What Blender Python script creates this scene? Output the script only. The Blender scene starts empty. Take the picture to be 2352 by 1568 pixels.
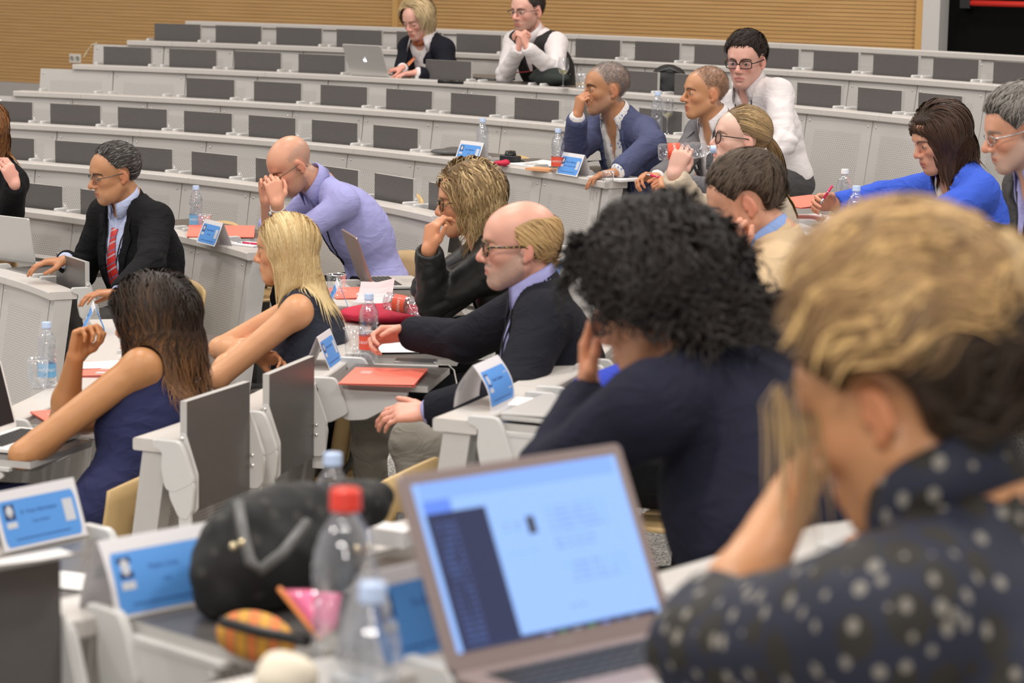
import bpy, bmesh, math, random
import numpy as np
from mathutils import Vector, Matrix

# ------------------------------------------------------------------ camera, world, lights, exposure
scene = bpy.context.scene
COL = scene.collection
F_PX, TAU, ROLL, CAMZ = 5718.8, 0.1527, 0.0192, 2.195
cam_d = bpy.data.cameras.new('camera')
cam = bpy.data.objects.new('camera', cam_d)
COL.objects.link(cam)
cam.matrix_world = Matrix.Translation((0, 0, CAMZ)) @ Matrix.Rotation(math.pi / 2 - TAU, 4, 'X') @ Matrix.Rotation(ROLL, 4, 'Z')
cam_d.sensor_width = 36.0
cam_d.lens = F_PX / 2352 * 36.0
cam_d.clip_start = 0.05
cam_d.clip_end = 200
cam_d.dof.use_dof = True
cam_d.dof.focus_distance = 10.3
cam_d.dof.aperture_fstop = 5.0
scene.camera = cam
vs = scene.view_settings
vs.view_transform = 'Standard'
vs.look = 'None'
vs.gamma = 1.0
vs.use_curve_mapping = False
vs.exposure = 0.22
w = bpy.data.worlds.new('hall_light')
scene.world = w
w.use_nodes = True
w.node_tree.nodes['Background'].inputs[0].default_value = (1.0, 0.955, 0.93, 1)
w.node_tree.nodes['Background'].inputs[1].default_value = 0.50
def lamp(x, y, z, sx, sy, power, col=(1.0, 0.94, 0.87), aim=None):
    l = bpy.data.lights.new('ceiling_lamp_light', 'AREA')
    l.shape = 'RECTANGLE'; l.size = sx; l.size_y = sy; l.energy = power; l.color = col
    o = bpy.data.objects.new('ceiling_lamp_light', l)
    o.location = (x, y, z)
    if aim is not None:
        d = Vector(aim) - Vector((x, y, z))
        o.rotation_euler = d.to_track_quat('-Z', 'Y').to_euler()
    COL.objects.link(o)
for (x, y) in ((-6, 3.5), (-1.5, 3.5), (3, 3.5), (-6, 8.5), (-1.5, 8.5), (3, 8.5), (-6, 13.5), (-1.5, 13.5), (3, 13.5)):
    lamp(x, y, 6.2, 0.7, 0.7, 105)
lamp(-1.0, -2.5, 5.6, 2.0, 0.8, 150, aim=(-1, 7, 1))

# ------------------------------------------------------------------ hall geometry
CX, CY, R0, DZ = -5.636, 8.632, 4.114, 0.1365      # the rows are arcs about one centre
def RR(k): return R0 + 0.9 * k                      # front edge of the desk strip of row k
def DESK(k): return 0.75 + DZ * k
def FL(k): return DZ * k
def P(r, th, z): return Vector((CX + r * math.cos(th), CY + r * math.sin(th), z))
def RC(k, c, dr, dz=0.0):                           # row, arc position (m), offset from front edge, height over desk
    return P(RR(k) + dr, c / RR(k), DESK(k) + dz)
def ray(x, y):
    c, s = math.cos(ROLL), math.sin(ROLL); dx, dy = x - 1176, y - 784
    a = (c * dx + s * dy) / F_PX; b = -(-s * dx + c * dy) / F_PX
    d = Vector((a, math.cos(TAU) + b * math.sin(TAU), -math.sin(TAU) + b * math.cos(TAU)))
    return d / d[1]
def W(x, y, Y):
    d = ray(x, y); return Vector((d[0] * Y, Y, CAMZ + d[2] * Y))
def ONZ(x, y, z):
    d = ray(x, y); t = (z - CAMZ) / d[2]; return Vector((d[0] * t, t, z))

# ------------------------------------------------------------------ materials
MATS = {}
def new_mat(name):
    m = bpy.data.materials.new(name); m.use_nodes = True
    nt = m.node_tree; b = nt.nodes['Principled BSDF']
    return m, nt, b
def mat(name, col, rough=0.5, metal=0.0, spec=0.5, noise=0.0, nscale=20.0, bump=0.0, bscale=200.0, sheen=0.0, emit=None, estr=0.0, trans=0.0, ior=1.45, coat=0.0, sss=0.0):
    if name in MATS: return MATS[name]
    m, nt, b = new_mat(name)
    b.inputs['Base Color'].default_value = (*col, 1)
    b.inputs['Roughness'].default_value = rough
    b.inputs['Metallic'].default_value = metal
    b.inputs['Specular IOR Level'].default_value = spec
    b.inputs['IOR'].default_value = ior
    b.inputs['Transmission Weight'].default_value = trans
    b.inputs['Coat Weight'].default_value = coat
    if sheen: b.inputs['Sheen Weight'].default_value = sheen
    if sss:
        b.inputs['Subsurface Weight'].default_value = sss
        b.inputs['Subsurface Radius'].default_value = (0.012, 0.005, 0.003)
        b.inputs['Subsurface Scale'].default_value = 1.0
    if emit: 
        b.inputs['Emission Color'].default_value = (*emit, 1); b.inputs['Emission Strength'].default_value = estr
    tc = nt.nodes.new('ShaderNodeTexCoord')
    if noise:
        n = nt.nodes.new('ShaderNodeTexNoise'); n.inputs['Scale'].default_value = nscale; n.inputs['Detail'].default_value = 3
        nt.links.new(tc.outputs['Object'], n.inputs['Vector'])
        mx = nt.nodes.new('ShaderNodeMix'); mx.data_type = 'RGBA'
        mx.inputs[6].default_value = tuple(max(0, c * (1 - noise)) for c in col) + (1,)
        mx.inputs[7].default_value = tuple(min(1, c * (1 + noise)) for c in col) + (1,)
        nt.links.new(n.outputs['Fac'], mx.inputs[0]); nt.links.new(mx.outputs[2], b.inputs['Base Color'])
    if bump:
        n2 = nt.nodes.new('ShaderNodeTexNoise'); n2.inputs['Scale'].default_value = bscale; n2.inputs['Detail'].default_value = 2
        nt.links.new(tc.outputs['Object'], n2.inputs['Vector'])
        bp = nt.nodes.new('ShaderNodeBump'); bp.inputs['Strength'].default_value = bump; bp.inputs['Distance'].default_value = 0.003
        nt.links.new(n2.outputs['Fac'], bp.inputs['Height']); nt.links.new(bp.outputs['Normal'], b.inputs['Normal'])
    MATS[name] = m
    return m
def vcol_mat(name, rough=0.5, spec=0.5, sss=0.0, bump=0.0, bscale=300.0, aniso=0.0, sheen=0.0):
    if name in MATS: return MATS[name]
    m, nt, b = new_mat(name)
    a = nt.nodes.new('ShaderNodeVertexColor'); a.layer_name = 'Col'
    nt.links.new(a.outputs['Color'], b.inputs['Base Color'])
    b.inputs['Roughness'].default_value = rough; b.inputs['Specular IOR Level'].default_value = spec
    if sss:
        b.inputs['Subsurface Weight'].default_value = sss
        b.inputs['Subsurface Radius'].default_value = (0.012, 0.005, 0.003); b.inputs['Subsurface Scale'].default_value = 1.0
    if sheen: b.inputs['Sheen Weight'].default_value = sheen
    if bump:
        tc = nt.nodes.new('ShaderNodeTexCoord')
        n2 = nt.nodes.new('ShaderNodeTexNoise'); n2.inputs['Scale'].default_value = bscale; n2.inputs['Detail'].default_value = 3
        nt.links.new(tc.outputs['Object'], n2.inputs['Vector'])
        bp = nt.nodes.new('ShaderNodeBump'); bp.inputs['Strength'].default_value = bump; bp.inputs['Distance'].default_value = 0.002
        nt.links.new(n2.outputs['Fac'], bp.inputs['Height']); nt.links.new(bp.outputs['Normal'], b.inputs['Normal'])
    MATS[name] = m
    return m

def N(nt, t, **k):
    n = nt.nodes.new(t)
    for a, v in k.items(): setattr(n, a, v)
    return n
def math_n(nt, op, a, b=None, c=None):
    n = nt.nodes.new('ShaderNodeMath'); n.operation = op
    for i, v in enumerate((a, b, c)):
        if v is None: continue
        if isinstance(v, (int, float)): n.inputs[i].default_value = v
        else: nt.links.new(v, n.inputs[i])
    return n.outputs[0]

# ------------------------------------------------------------------ mesh helpers
class MB:
    """collects vertices and faces (with material slots) for one mesh"""
    def __init__(s): s.v = []; s.f = []; s.m = []; s.sm = []
    def add(s, vs_, fs_, mi=0, smooth=False):
        o = len(s.v); s.v += [tuple(v) for v in vs_]
        for f in fs_: s.f.append(tuple(i + o for i in f)); s.m.append(mi); s.sm.append(smooth)
        return s
    def box(s, cx, cy, cz, sx, sy, sz, mi=0, M=None, side=None):
        vs_ = [Vector((cx + a * sx / 2, cy + b * sy / 2, cz + c * sz / 2)) for a in (-1, 1) for b in (-1, 1) for c in (-1, 1)]
        if M is not None: vs_ = [M @ v for v in vs_]
        fs_ = [(0, 1, 3, 2), (4, 6, 7, 5), (0, 4, 5, 1), (2, 3, 7, 6), (0, 2, 6, 4), (1, 5, 7, 3)]
        o = len(s.v); s.v += [tuple(v) for v in vs_]
        for i, f in enumerate(fs_):
            s.f.append(tuple(q + o for q in f)); s.m.append(side[i] if side else mi); s.sm.append(False)
        return s
    def prism(s, pts, axis0, axis1, axis2, org, t0, t1, mi=0, bev=0.0):
        """polygon pts (a,b) in axis0/axis1 extruded from t0 to t1 along axis2"""
        org, a0, a1, a2 = Vector(org), Vector(axis0), Vector(axis1), Vector(axis2)
        n = len(pts)
        if bev > 0:
            cx = sum(p[0] for p in pts) / n; cy = sum(p[1] for p in pts) / n
            def sh(p):
                d = Vector((p[0] - cx, p[1] - cy)); L = d.length
                return (cx + d[0] * (L - bev) / L, cy + d[1] * (L - bev) / L)
            q = [sh(p) for p in pts]
            rings = [(q, t0), (pts, t0 + bev), (pts, t1 - bev), (q, t1)]
        else: rings = [(pts, t0), (pts, t1)]
        vs_ = []
        for r, t in rings: vs_ += [org + a0 * p[0] + a1 * p[1] + a2 * t for p in r]
        fs_ = []
        for j in range(len(rings) - 1):
            for i in range(n):
                fs_.append((j * n + i, j * n + (i + 1) % n, (j + 1) * n + (i + 1) % n, (j + 1) * n + i))
        fs_.append(tuple(range(n - 1, -1, -1))); fs_.append(tuple((len(rings) - 1) * n + i for i in range(n)))
        return s.add(vs_, fs_, mi)
    def tube(s, pts, rad, n=8, mi=0, cap=True, smooth=True):
        pts = [Vector(p) for p in pts]
        if isinstance(rad, (int, float)): rad = [rad] * len(pts)
        vs_ = []; fs_ = []
        up = Vector((0, 0, 1)); prev = None
        for i, p in enumerate(pts):
            t = (pts[min(i + 1, len(pts) - 1)] - pts[max(i - 1, 0)])
            if t.length < 1e-9: t = Vector((0, 0, 1))
            t.normalize()
            if prev is None:
                a = t.cross(up)
                if a.length < 0.1: a = t.cross(Vector((1, 0, 0)))
            else: a = prev - t * prev.dot(t)
            a.normalize(); prev = a; b = t.cross(a)
            for j in range(n):
                q = 2 * math.pi * j / n
                vs_.append(p + (a * math.cos(q) + b * math.sin(q)) * rad[i])
        for i in range(len(pts) - 1):
            for j in range(n):
                fs_.append((i * n + j, i * n + (j + 1) % n, (i + 1) * n + (j + 1) % n, (i + 1) * n + j))
        if cap:
            fs_.append(tuple(range(n - 1, -1, -1))); fs_.append(tuple((len(pts) - 1) * n + i for i in range(n)))
        return s.add(vs_, fs_, mi, smooth)
    def lathe(s, prof, n=24, mi=0, M=None, mis=None, a0=0.0, a1=2 * math.pi, smooth=True):
        full = abs(a1 - a0 - 2 * math.pi) < 1e-6
        m = n if full else n + 1
        vs_ = []
        for r, z in prof:
            for j in range(m):
                q = a0 + (a1 - a0) * j / n
                v = Vector((r * math.cos(q), r * math.sin(q), z)); vs_.append(M @ v if M is not None else v)
        o = len(s.v); s.v += [tuple(v) for v in vs_]
        for i in range(len(prof) - 1):
            for j in range(n):
                j2 = (j + 1) % m
                s.f.append((o + i * m + j, o + i * m + j2, o + (i + 1) * m + j2, o + (i + 1) * m + j))
                s.m.append(mis[i] if mis else mi); s.sm.append(smooth)
        return s
    def sphere(s, c, r, n=10, mi=0, M=None):
        pr = [(max(1e-5, r * math.sin(math.pi * i / n)), -r * math.cos(math.pi * i / n)) for i in range(n + 1)]
        T = Matrix.Translation(Vector(c)); 
        if M is not None: T = T @ M
        return s.lathe(pr, n * 2, mi, T)
    def mesh(s, name, mats):
        me = bpy.data.meshes.new(name)
        me.from_pydata(s.v, [], s.f)
        for m in mats: me.materials.append(m)
        if len(mats) > 1: me.polygons.foreach_set('material_index', s.m)
        me.polygons.foreach_set('use_smooth', s.sm)
        me.update()
        return me
    def build(s, name, mats, parent=None, M=None, recalc=True):
        if not isinstance(mats, (list, tuple)): mats = [mats]
        me = s.mesh(name, mats)
        if recalc:
            bm = bmesh.new(); bm.from_mesh(me); bmesh.ops.recalc_face_normals(bm, faces=bm.faces); bm.to_mesh(me); bm.free()
        return link(name, me, parent, M)
def link(name, me, parent=None, M=None):
    o = bpy.data.objects.new(name, me); COL.objects.link(o)
    if parent is not None: o.parent = parent
    if M is not None: o.matrix_local = M
    return o
def tag(o, label=None, cat=None, group=None, kind=None):
    if label: o['label'] = label
    if cat: o['category'] = cat
    if group: o['group'] = group
    if kind: o['kind'] = kind
    return o
def thing(name, label, cat, M=None, group=None):
    o = bpy.data.objects.new(name, None); COL.objects.link(o); o.empty_display_size = 0.1
    if M is not None: o.matrix_world = M
    return tag(o, label, cat, group)
def frame(org, x, z=None):
    """matrix with local x along x, local z near z"""
    x = Vector(x).normalized(); z = Vector(z if z is not None else (0, 0, 1))
    z = (z - x * z.dot(x)).normalized(); y = z.cross(x)
    m = Matrix((x, y, z)).transposed().to_4x4(); m.translation = Vector(org)
    return m
def polar_frame(k, c, dr=0.0, dz=0.0, rot=0.0):
    """at a seat: local x points outwards (to the sitter), y along the row, z up"""
    th = c / RR(k)
    return Matrix.Translation(RC(k, c, dr, dz)) @ Matrix.Rotation(th + rot, 4, 'Z')
def shift(o, M): o.matrix_world = M
# ------------------------------------------------------------------ materials of the hall
M_DESK = mat('grey_desk_laminate', (0.60, 0.565, 0.53), 0.38, noise=0.05, nscale=40)
M_METAL = mat('grey_painted_metal', (0.53, 0.515, 0.495), 0.42, noise=0.03, nscale=30)
M_BRKT = mat('light_grey_bracket_paint', (0.62, 0.615, 0.60), 0.30)
M_RIM = mat('pale_tablet_edge', (0.50, 0.485, 0.465), 0.4)
M_STEEL = mat('steel_screw', (0.75, 0.74, 0.72), 0.2, metal=1.0)
M_PLY = mat('pale_plywood', (0.62, 0.43, 0.20), 0.38, noise=0.12, nscale=9)
M_BLACK = mat('black_plastic', (0.012, 0.012, 0.013), 0.4)
M_DGREY = mat('dark_grey_metal', (0.09, 0.09, 0.09), 0.5)
def tablet_mat():
    m, nt, b = new_mat('dark_grey_tablet_face')
    tc = N(nt, 'ShaderNodeTexCoord'); mp = N(nt, 'ShaderNodeMapping'); mp.inputs['Scale'].default_value = (60, 3, 60)
    n = N(nt, 'ShaderNodeTexNoise'); n.inputs['Scale'].default_value = 8
    nt.links.new(tc.outputs['Object'], mp.inputs[0]); nt.links.new(mp.outputs[0], n.inputs['Vector'])
    cr = N(nt, 'ShaderNodeValToRGB'); cr.color_ramp.elements[0].color = (0.085, 0.077, 0.074, 1); cr.color_ramp.elements[1].color = (0.125, 0.114, 0.11, 1)
    nt.links.new(n.outputs['Fac'], cr.inputs[0]); nt.links.new(cr.outputs[0], b.inputs['Base Color'])
    b.inputs['Roughness'].default_value = 0.33
    return m
M_TAB = tablet_mat()
def perf_mat():
    """grey painted sheet with a staggered field of small dark punched holes (object space of each panel)"""
    m, nt, b = new_mat('perforated_grey_panel')
    tc = N(nt, 'ShaderNodeTexCoord'); sp = N(nt, 'ShaderNodeSeparateXYZ'); nt.links.new(tc.outputs['Object'], sp.inputs[0])
    y, z = sp.outputs['Y'], sp.outputs['Z']
    s = 0.0165
    def grid(oy, oz):
        a = math_n(nt, 'SUBTRACT', math_n(nt, 'FRACT', math_n(nt, 'ADD', math_n(nt, 'DIVIDE', y, s * 1.0), 100 + oy)), 0.5)
        c = math_n(nt, 'SUBTRACT', math_n(nt, 'FRACT', math_n(nt, 'ADD', math_n(nt, 'DIVIDE', z, s * 1.3), 100 + oz)), 0.5)
        d = math_n(nt, 'SQRT', math_n(nt, 'ADD', math_n(nt, 'MULTIPLY', a, a), math_n(nt, 'MULTIPLY', math_n(nt, 'MULTIPLY', c, c), 1.69)))
        return math_n(nt, 'LESS_THAN', d, 0.155)
    g = math_n(nt, 'MAXIMUM', grid(0, 0), grid(0.5, 0.5))
    my = math_n(nt, 'LESS_THAN', math_n(nt, 'ABSOLUTE', y), 0.195)
    mz = math_n(nt, 'MULTIPLY', math_n(nt, 'LESS_THAN', z, -0.075), math_n(nt, 'GREATER_THAN', z, -0.50))
    g = math_n(nt, 'MULTIPLY', g, math_n(nt, 'MULTIPLY', my, mz))
    mx = N(nt, 'ShaderNodeMix', data_type='RGBA'); mx.inputs[6].default_value = (0.535, 0.515, 0.49, 1); mx.inputs[7].default_value = (0.15, 0.14, 0.13, 1)
    nt.links.new(g, mx.inputs[0]); nt.links.new(mx.outputs[2], b.inputs['Base Color'])
    b.inputs['Roughness'].default_value = 0.42
    return m
M_PERF = perf_mat()

# ------------------------------------------------------------------ floor: stepped tiers
def carpet_mat():
    m, nt, b = new_mat('speckled_grey_carpet')
    tc = N(nt, 'ShaderNodeTexCoord')
    n = N(nt, 'ShaderNodeTexNoise'); n.inputs['Scale'].default_value = 130; n.inputs['Detail'].default_value = 4
    nt.links.new(tc.outputs['Object'], n.inputs['Vector'])
    cr = N(nt, 'ShaderNodeValToRGB'); e = cr.color_ramp.elements
    e[0].position = 0.40; e[0].color = (0.16, 0.155, 0.15, 1); e[1].position = 0.58; e[1].color = (0.62, 0.60, 0.57, 1)
    nt.links.new(n.outputs['Fac'], cr.inputs[0]); nt.links.new(cr.outputs[0], b.inputs['Base Color'])
    b.inputs['Roughness'].default_value = 0.9
    return m
M_CARPET = carpet_mat()
def build_floor():
    mb = MB(); n = 60; a0, a1 = -1.75, 2.3
    prof = [(0.02, 0.0), (RR(0) - 0.2, 0.0)]
    for k in range(1, 8):
        prof += [(RR(k) - 0.2, FL(k - 1)), (RR(k) - 0.2, FL(k))]
    prof += [(18.0, FL(7))]
    M = Matrix.Translation((CX, CY, 0))
    mb.lathe(prof, n, 0, M, a0=a0, a1=a1, smooth=False)
    o = mb.build('floor', [M_CARPET], recalc=False); tag(o, kind='structure')
build_floor()

# ------------------------------------------------------------------ back wall
WA = W(0, 187, 21.0); WB = W(2130, 100, 17.0)
wdir = Vector((WB[0] - WA[0], WB[1] - WA[1], 0)); WLEN = wdir.length; wdir.normalize()
wnor = Vector((wdir[1], -wdir[0], 0))       # towards the seats
def wall_u(px, py=100):
    d = ray(px, py); # intersect the vertical wall plane
    o = Vector((WA[0], WA[1], 0)); t = (o.dot(wnor)) / (Vector((d[0], 1, 0)).dot(wnor))
    p = Vector((d[0] * t, t, CAMZ + d[2] * t)); return (p - o).dot(wdir), p[2]
def slat_mat(name, c1, c2):
    m, nt, b = new_mat(name)
    tc = N(nt, 'ShaderNodeTexCoord'); mp = N(nt, 'ShaderNodeMapping'); mp.inputs['Scale'].default_value = (0.35, 0.35, 14)
    n = N(nt, 'ShaderNodeTexNoise'); n.inputs['Scale'].default_value = 7; n.inputs['Detail'].default_value = 4
    nt.links.new(tc.outputs['Object'], mp.inputs[0]); nt.links.new(mp.outputs[0], n.inputs['Vector'])
    cr = N(nt, 'ShaderNodeValToRGB'); cr.color_ramp.elements[0].position = 0.3; cr.color_ramp.elements[1].position = 0.7
    cr.color_ramp.elements[0].color = (*c1, 1); cr.color_ramp.elements[1].color = (*c2, 1)
    nt.links.new(n.outputs['Fac'], cr.inputs[0]); nt.links.new(cr.outputs[0], b.inputs['Base Color'])
    b.inputs['Roughness'].default_value = 0.45
    return m
M_SLAT = slat_mat('honey_oak_slat', (0.47, 0.265, 0.095), (0.58, 0.345, 0.135))
M_GROOVE = mat('dark_slat_groove', (0.20, 0.105, 0.04), 0.7)
M_OAK = mat('oak_trim', (0.56, 0.33, 0.115), 0.4, noise=0.08)
M_WHITEWALL = mat('white_wall_paint', (0.56, 0.54, 0.52), 0.7)
M_PLINTH = mat('grey_plinth', (0.42, 0.40, 0.375), 0.6)
def build_wall():
    Mw = frame(Vector((WA[0], WA[1], 0)), wdir)     # local x along wall, y away from the seats
    uT = wall_u(2108)[0]; u2 = wall_u(2124)[0]; u3 = wall_u(2163)[0]; uM = wall_u(908)[0]; zb = wall_u(0, 187)[1]
    top = 6.5
    mb = MB(); mb.box((uT - 9) / 2, 0.11, top / 2, uT + 9, 0.10, top)
    wl = tag(mb.build('wall_back', [M_GROOVE], M=Mw), kind='structure')
    # slats: far too thin to pick apart singly, one joined part each side of the joint strip
    for (ua, ub, gap, z0) in ((-8, uM - 0.02, 0.0028, zb), (uM + 0.02, uT, 0.0034, 0.3)):
        mb = MB(); z = z0; s = 0.0275
        while z < 4.2:
            mb.box((ua + ub) / 2, 0.03, z + s / 2, ub - ua, 0.06, s - gap); z += s
        mb.box((ua + ub) / 2, 0.03, (z + top) / 2, ub - ua, 0.06, top - z)
        o = mb.build('wood_slat', [M_SLAT], wl); tag(o, kind='stuff')
    mb = MB(); mb.box(uM, 0.025, top / 2, 0.05, 0.075, top); mb.build('joint_strip', [M_OAK], wl)
    mb = MB(); mb.box((uT + u2) / 2, 0.01, top / 2, u2 - uT, 0.14, top); tag(mb.build('trim_1', [M_OAK], M=Mw), kind='structure')
    mb = MB(); mb.box((uT - 9) / 2, 0.03, zb / 2, uT + 9, 0.09, zb); tag(mb.build('baseboard_back', [M_PLINTH], M=Mw), kind='structure')
    mb = MB(); mb.box((u2 + u3) / 2, 0.06, top / 2, u3 - u2, 0.25, top); tag(mb.build('wall_right', [M_WHITEWALL], M=Mw), kind='structure')
    # black double door with red panic bar
    mb = MB(); mb.box((u3 + u3 + 3.2) / 2, 0.14, 1.9, 3.2, 0.06, 3.8)
    d = tag(mb.build('door_1', [mat('black_door', (0.003, 0.003, 0.003), 0.8, spec=0.1)], M=Mw), kind='structure')
    ub, zbar = wall_u(2226, 7)
    mb = MB(); mb.tube([(ub, 0.02, zbar), (ub + 1.4, 0.02, zbar)], 0.02, 12); mb.build('panic_bar', [mat('red_bar_paint', (0.62, 0.03, 0.02), 0.35)], d)
    mb = MB(); mb.box(ub - 0.03, 0.06, zbar, 0.07, 0.12, 0.07); mb.box(ub + 1.43, 0.06, zbar, 0.07, 0.12, 0.07); mb.build('bar_housing', [M_BLACK], d)
    mb = MB(); mb.box(u3 + 5.2, 0.11, top / 2, 4.0, 0.1, top); tag(mb.build('wall_right.001', [M_WHITEWALL], M=Mw), kind='structure')
    # socket plate left of the fifth row
    u, z = wall_u(174, 134)
    t = thing('wall_socket', 'white double wall socket on the wooden slat wall beside the row end', 'wall socket', Mw @ Matrix.Translation((u, -0.005, z)))
    w_ = 33 / F_PX * 20.3
    mb = MB(); mb.box(0, 0, 0, w_, 0.012, w_ * 0.62); mb.build('cover_plate', [mat('white_plastic', (0.72, 0.69, 0.63), 0.35)], t)
    for dx in (-0.25, 0.25):
        mb = MB(); mb.lathe([(0.001, 0), (0.017, 0.0), (0.019, 0.004), (0.0195, 0.008)], 20, 0, Matrix.Translation((dx * w_, -0.006, 0)) @ Matrix.Rotation(math.pi / 2, 4, 'X'))
        mb.build('socket', [mat('white_plastic_shade', (0.5, 0.48, 0.44), 0.4)], t)
build_wall()

# ------------------------------------------------------------------ benches
PW = 0.55                                            # width of one front panel
def rounded(pts, r=0.012, n=3):
    out = []; m = len(pts)
    for i in range(m):
        p = Vector(pts[i]); a = (Vector(pts[i - 1]) - p); b = (Vector(pts[(i + 1) % m]) - p)
        ra = min(r, a.length * 0.45, b.length * 0.45)
        p0 = p + a.normalized() * ra; p1 = p + b.normalized() * ra
        for j in range(n + 1):
            t = j / n; q = p0 * (1 - t) ** 2 + p * 2 * t * (1 - t) + p1 * t * t; out.append((q[0], q[1]))
    return out
def meshes():
    D = {}
    for nm, h in (('full', 0.70),):
        mb = MB(); mb.box(0, 0, -h / 2, 0.012, PW - 0.006, h); D['panel'] = mb.mesh('front_panel', [M_PERF])
    mb = MB(); mb.box(0, 0, -0.16, 0.012, PW - 0.006, 0.32); D['panel_low'] = mb.mesh('front_panel_low', [M_PERF])
    mb = MB(); mb.lathe([(0.0065, 0), (0.006, 0.003), (0.003, 0.0052), (0.0001, 0.006)], 10, 0, Matrix.Rotation(-math.pi / 2, 4, 'Y')); D['screw'] = mb.mesh('screw', [M_STEEL])
    w_, h_, t_ = 0.362, 0.31, 0.02
    # folded tablet: local x = thickness, y = along the row, origin at the hinge line height (desk level)
    mb = MB(); b = 0.002
    mb.box(0, 0, 0.12 - h_ / 2, t_, w_, h_, side=[0, 0, 1, 1, 1, 1]); D['tab_f'] = mb.mesh('writing_tablet', [M_TAB, M_RIM])
    mb = MB(); mb.box(h_ / 2, 0, -t_ / 2, h_, w_, t_, side=[1, 1, 1, 1, 1, 0]); D['tab_u'] = mb.mesh('writing_tablet_open', [M_TAB, M_RIM])
    X, Y, Z = (1, 0, 0), (0, 1, 0), (0, 0, 1)
    fixed = rounded([(-0.03, 0.016), (0.052, 0.016), (0.068, -0.01), (0.098, -0.095), (0.035, -0.128), (0.008, -0.118), (-0.004, -0.06), (0.0, -0.012), (-0.03, -0.004)], 0.014)
    mb = MB(); mb.prism(fixed, X, Z, Y, (0, 0, 0), -0.009, 0.009, bev=0.003); D['fix'] = mb.mesh('bracket', [M_BRKT])
    sw = rounded([(0.028, -0.09), (0.09, -0.07), (0.108, -0.10), (0.10, -0.175), (0.085, -0.20), (0.06, -0.195), (0.03, -0.14)], 0.014)
    mb = MB(); mb.prism(sw, X, Z, Y, (0, 0, 0), -0.008, 0.008, bev=0.003)
    mb.box(0.078, 0, -0.19, 0.035, 0.012, 0.07)
    D['swing_f'] = mb.mesh('hinge_arm', [M_BRKT])
    su = rounded([(0.05, -0.02), (0.13, -0.022), (0.255, -0.034), (0.262, -0.05), (0.15, -0.115), (0.085, -0.12), (0.05, -0.09)], 0.016)
    mb = MB(); mb.prism(su, X, Z, Y, (0, 0, 0), -0.008, 0.008, bev=0.003)
    mb.box(0.18, 0, -0.027, 0.2, 0.02, 0.01)
    D['swing_u'] = mb.mesh('hinge_arm_open', [M_BRKT])
    mp_ = rounded([(-0.004, 0.035), (0.012, 0.035), (0.05, -0.075), (0.05, -0.17), (0.035, -0.185), (-0.004, -0.185)], 0.006)
    mb = MB(); mb.prism(mp_, X, Z, Y, (0, 0, 0), -0.003, 0.003)
    for (a, c) in ((0.004, 0.02), (0.02, -0.09), (0.02, -0.12), (0.004, -0.16)):
        for sgn in (1, -1): mb.lathe([(0.006, 0), (0.004, 0.004), (0.0001, 0.005)], 8, 1, Matrix.Translation((a, 0.003 * sgn, c)) @ Matrix.Rotation(-sgn * math.pi / 2, 4, 'X'))
    D['mount'] = mb.mesh('mounting_plate', [M_BRKT, M_STEEL])
    return D
DM = meshes()
def strip(mb, k, c0, c1, r0, r1, z0, z1, mi=0):
    n = max(2, int(abs(c1 - c0) / 0.11)); vs_ = []; b = 0.004
    prof = [(r0 + b, z0), (r0, z0 + b), (r0, z1 - b), (r0 + b, z1), (r1 - b, z1), (r1, z1 - b), (r1, z0 + b), (r1 - b, z0)]
    m = len(prof)
    for i in range(n + 1):
        th = (c0 + (c1 - c0) * i / n) / RR(k)
        vs_ += [P(RR(k) + r, th, z) for r, z in prof]
    fs_ = [(i * m + j, i * m + (j + 1) % m, (i + 1) * m + (j + 1) % m, (i + 1) * m + j) for i in range(n) for j in range(m)]
    fs_ += [tuple(range(m)), tuple(n * m + j for j in range(m - 1, -1, -1))]
    mb.add(vs_, fs_, mi)
TILT = 0.14
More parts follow.
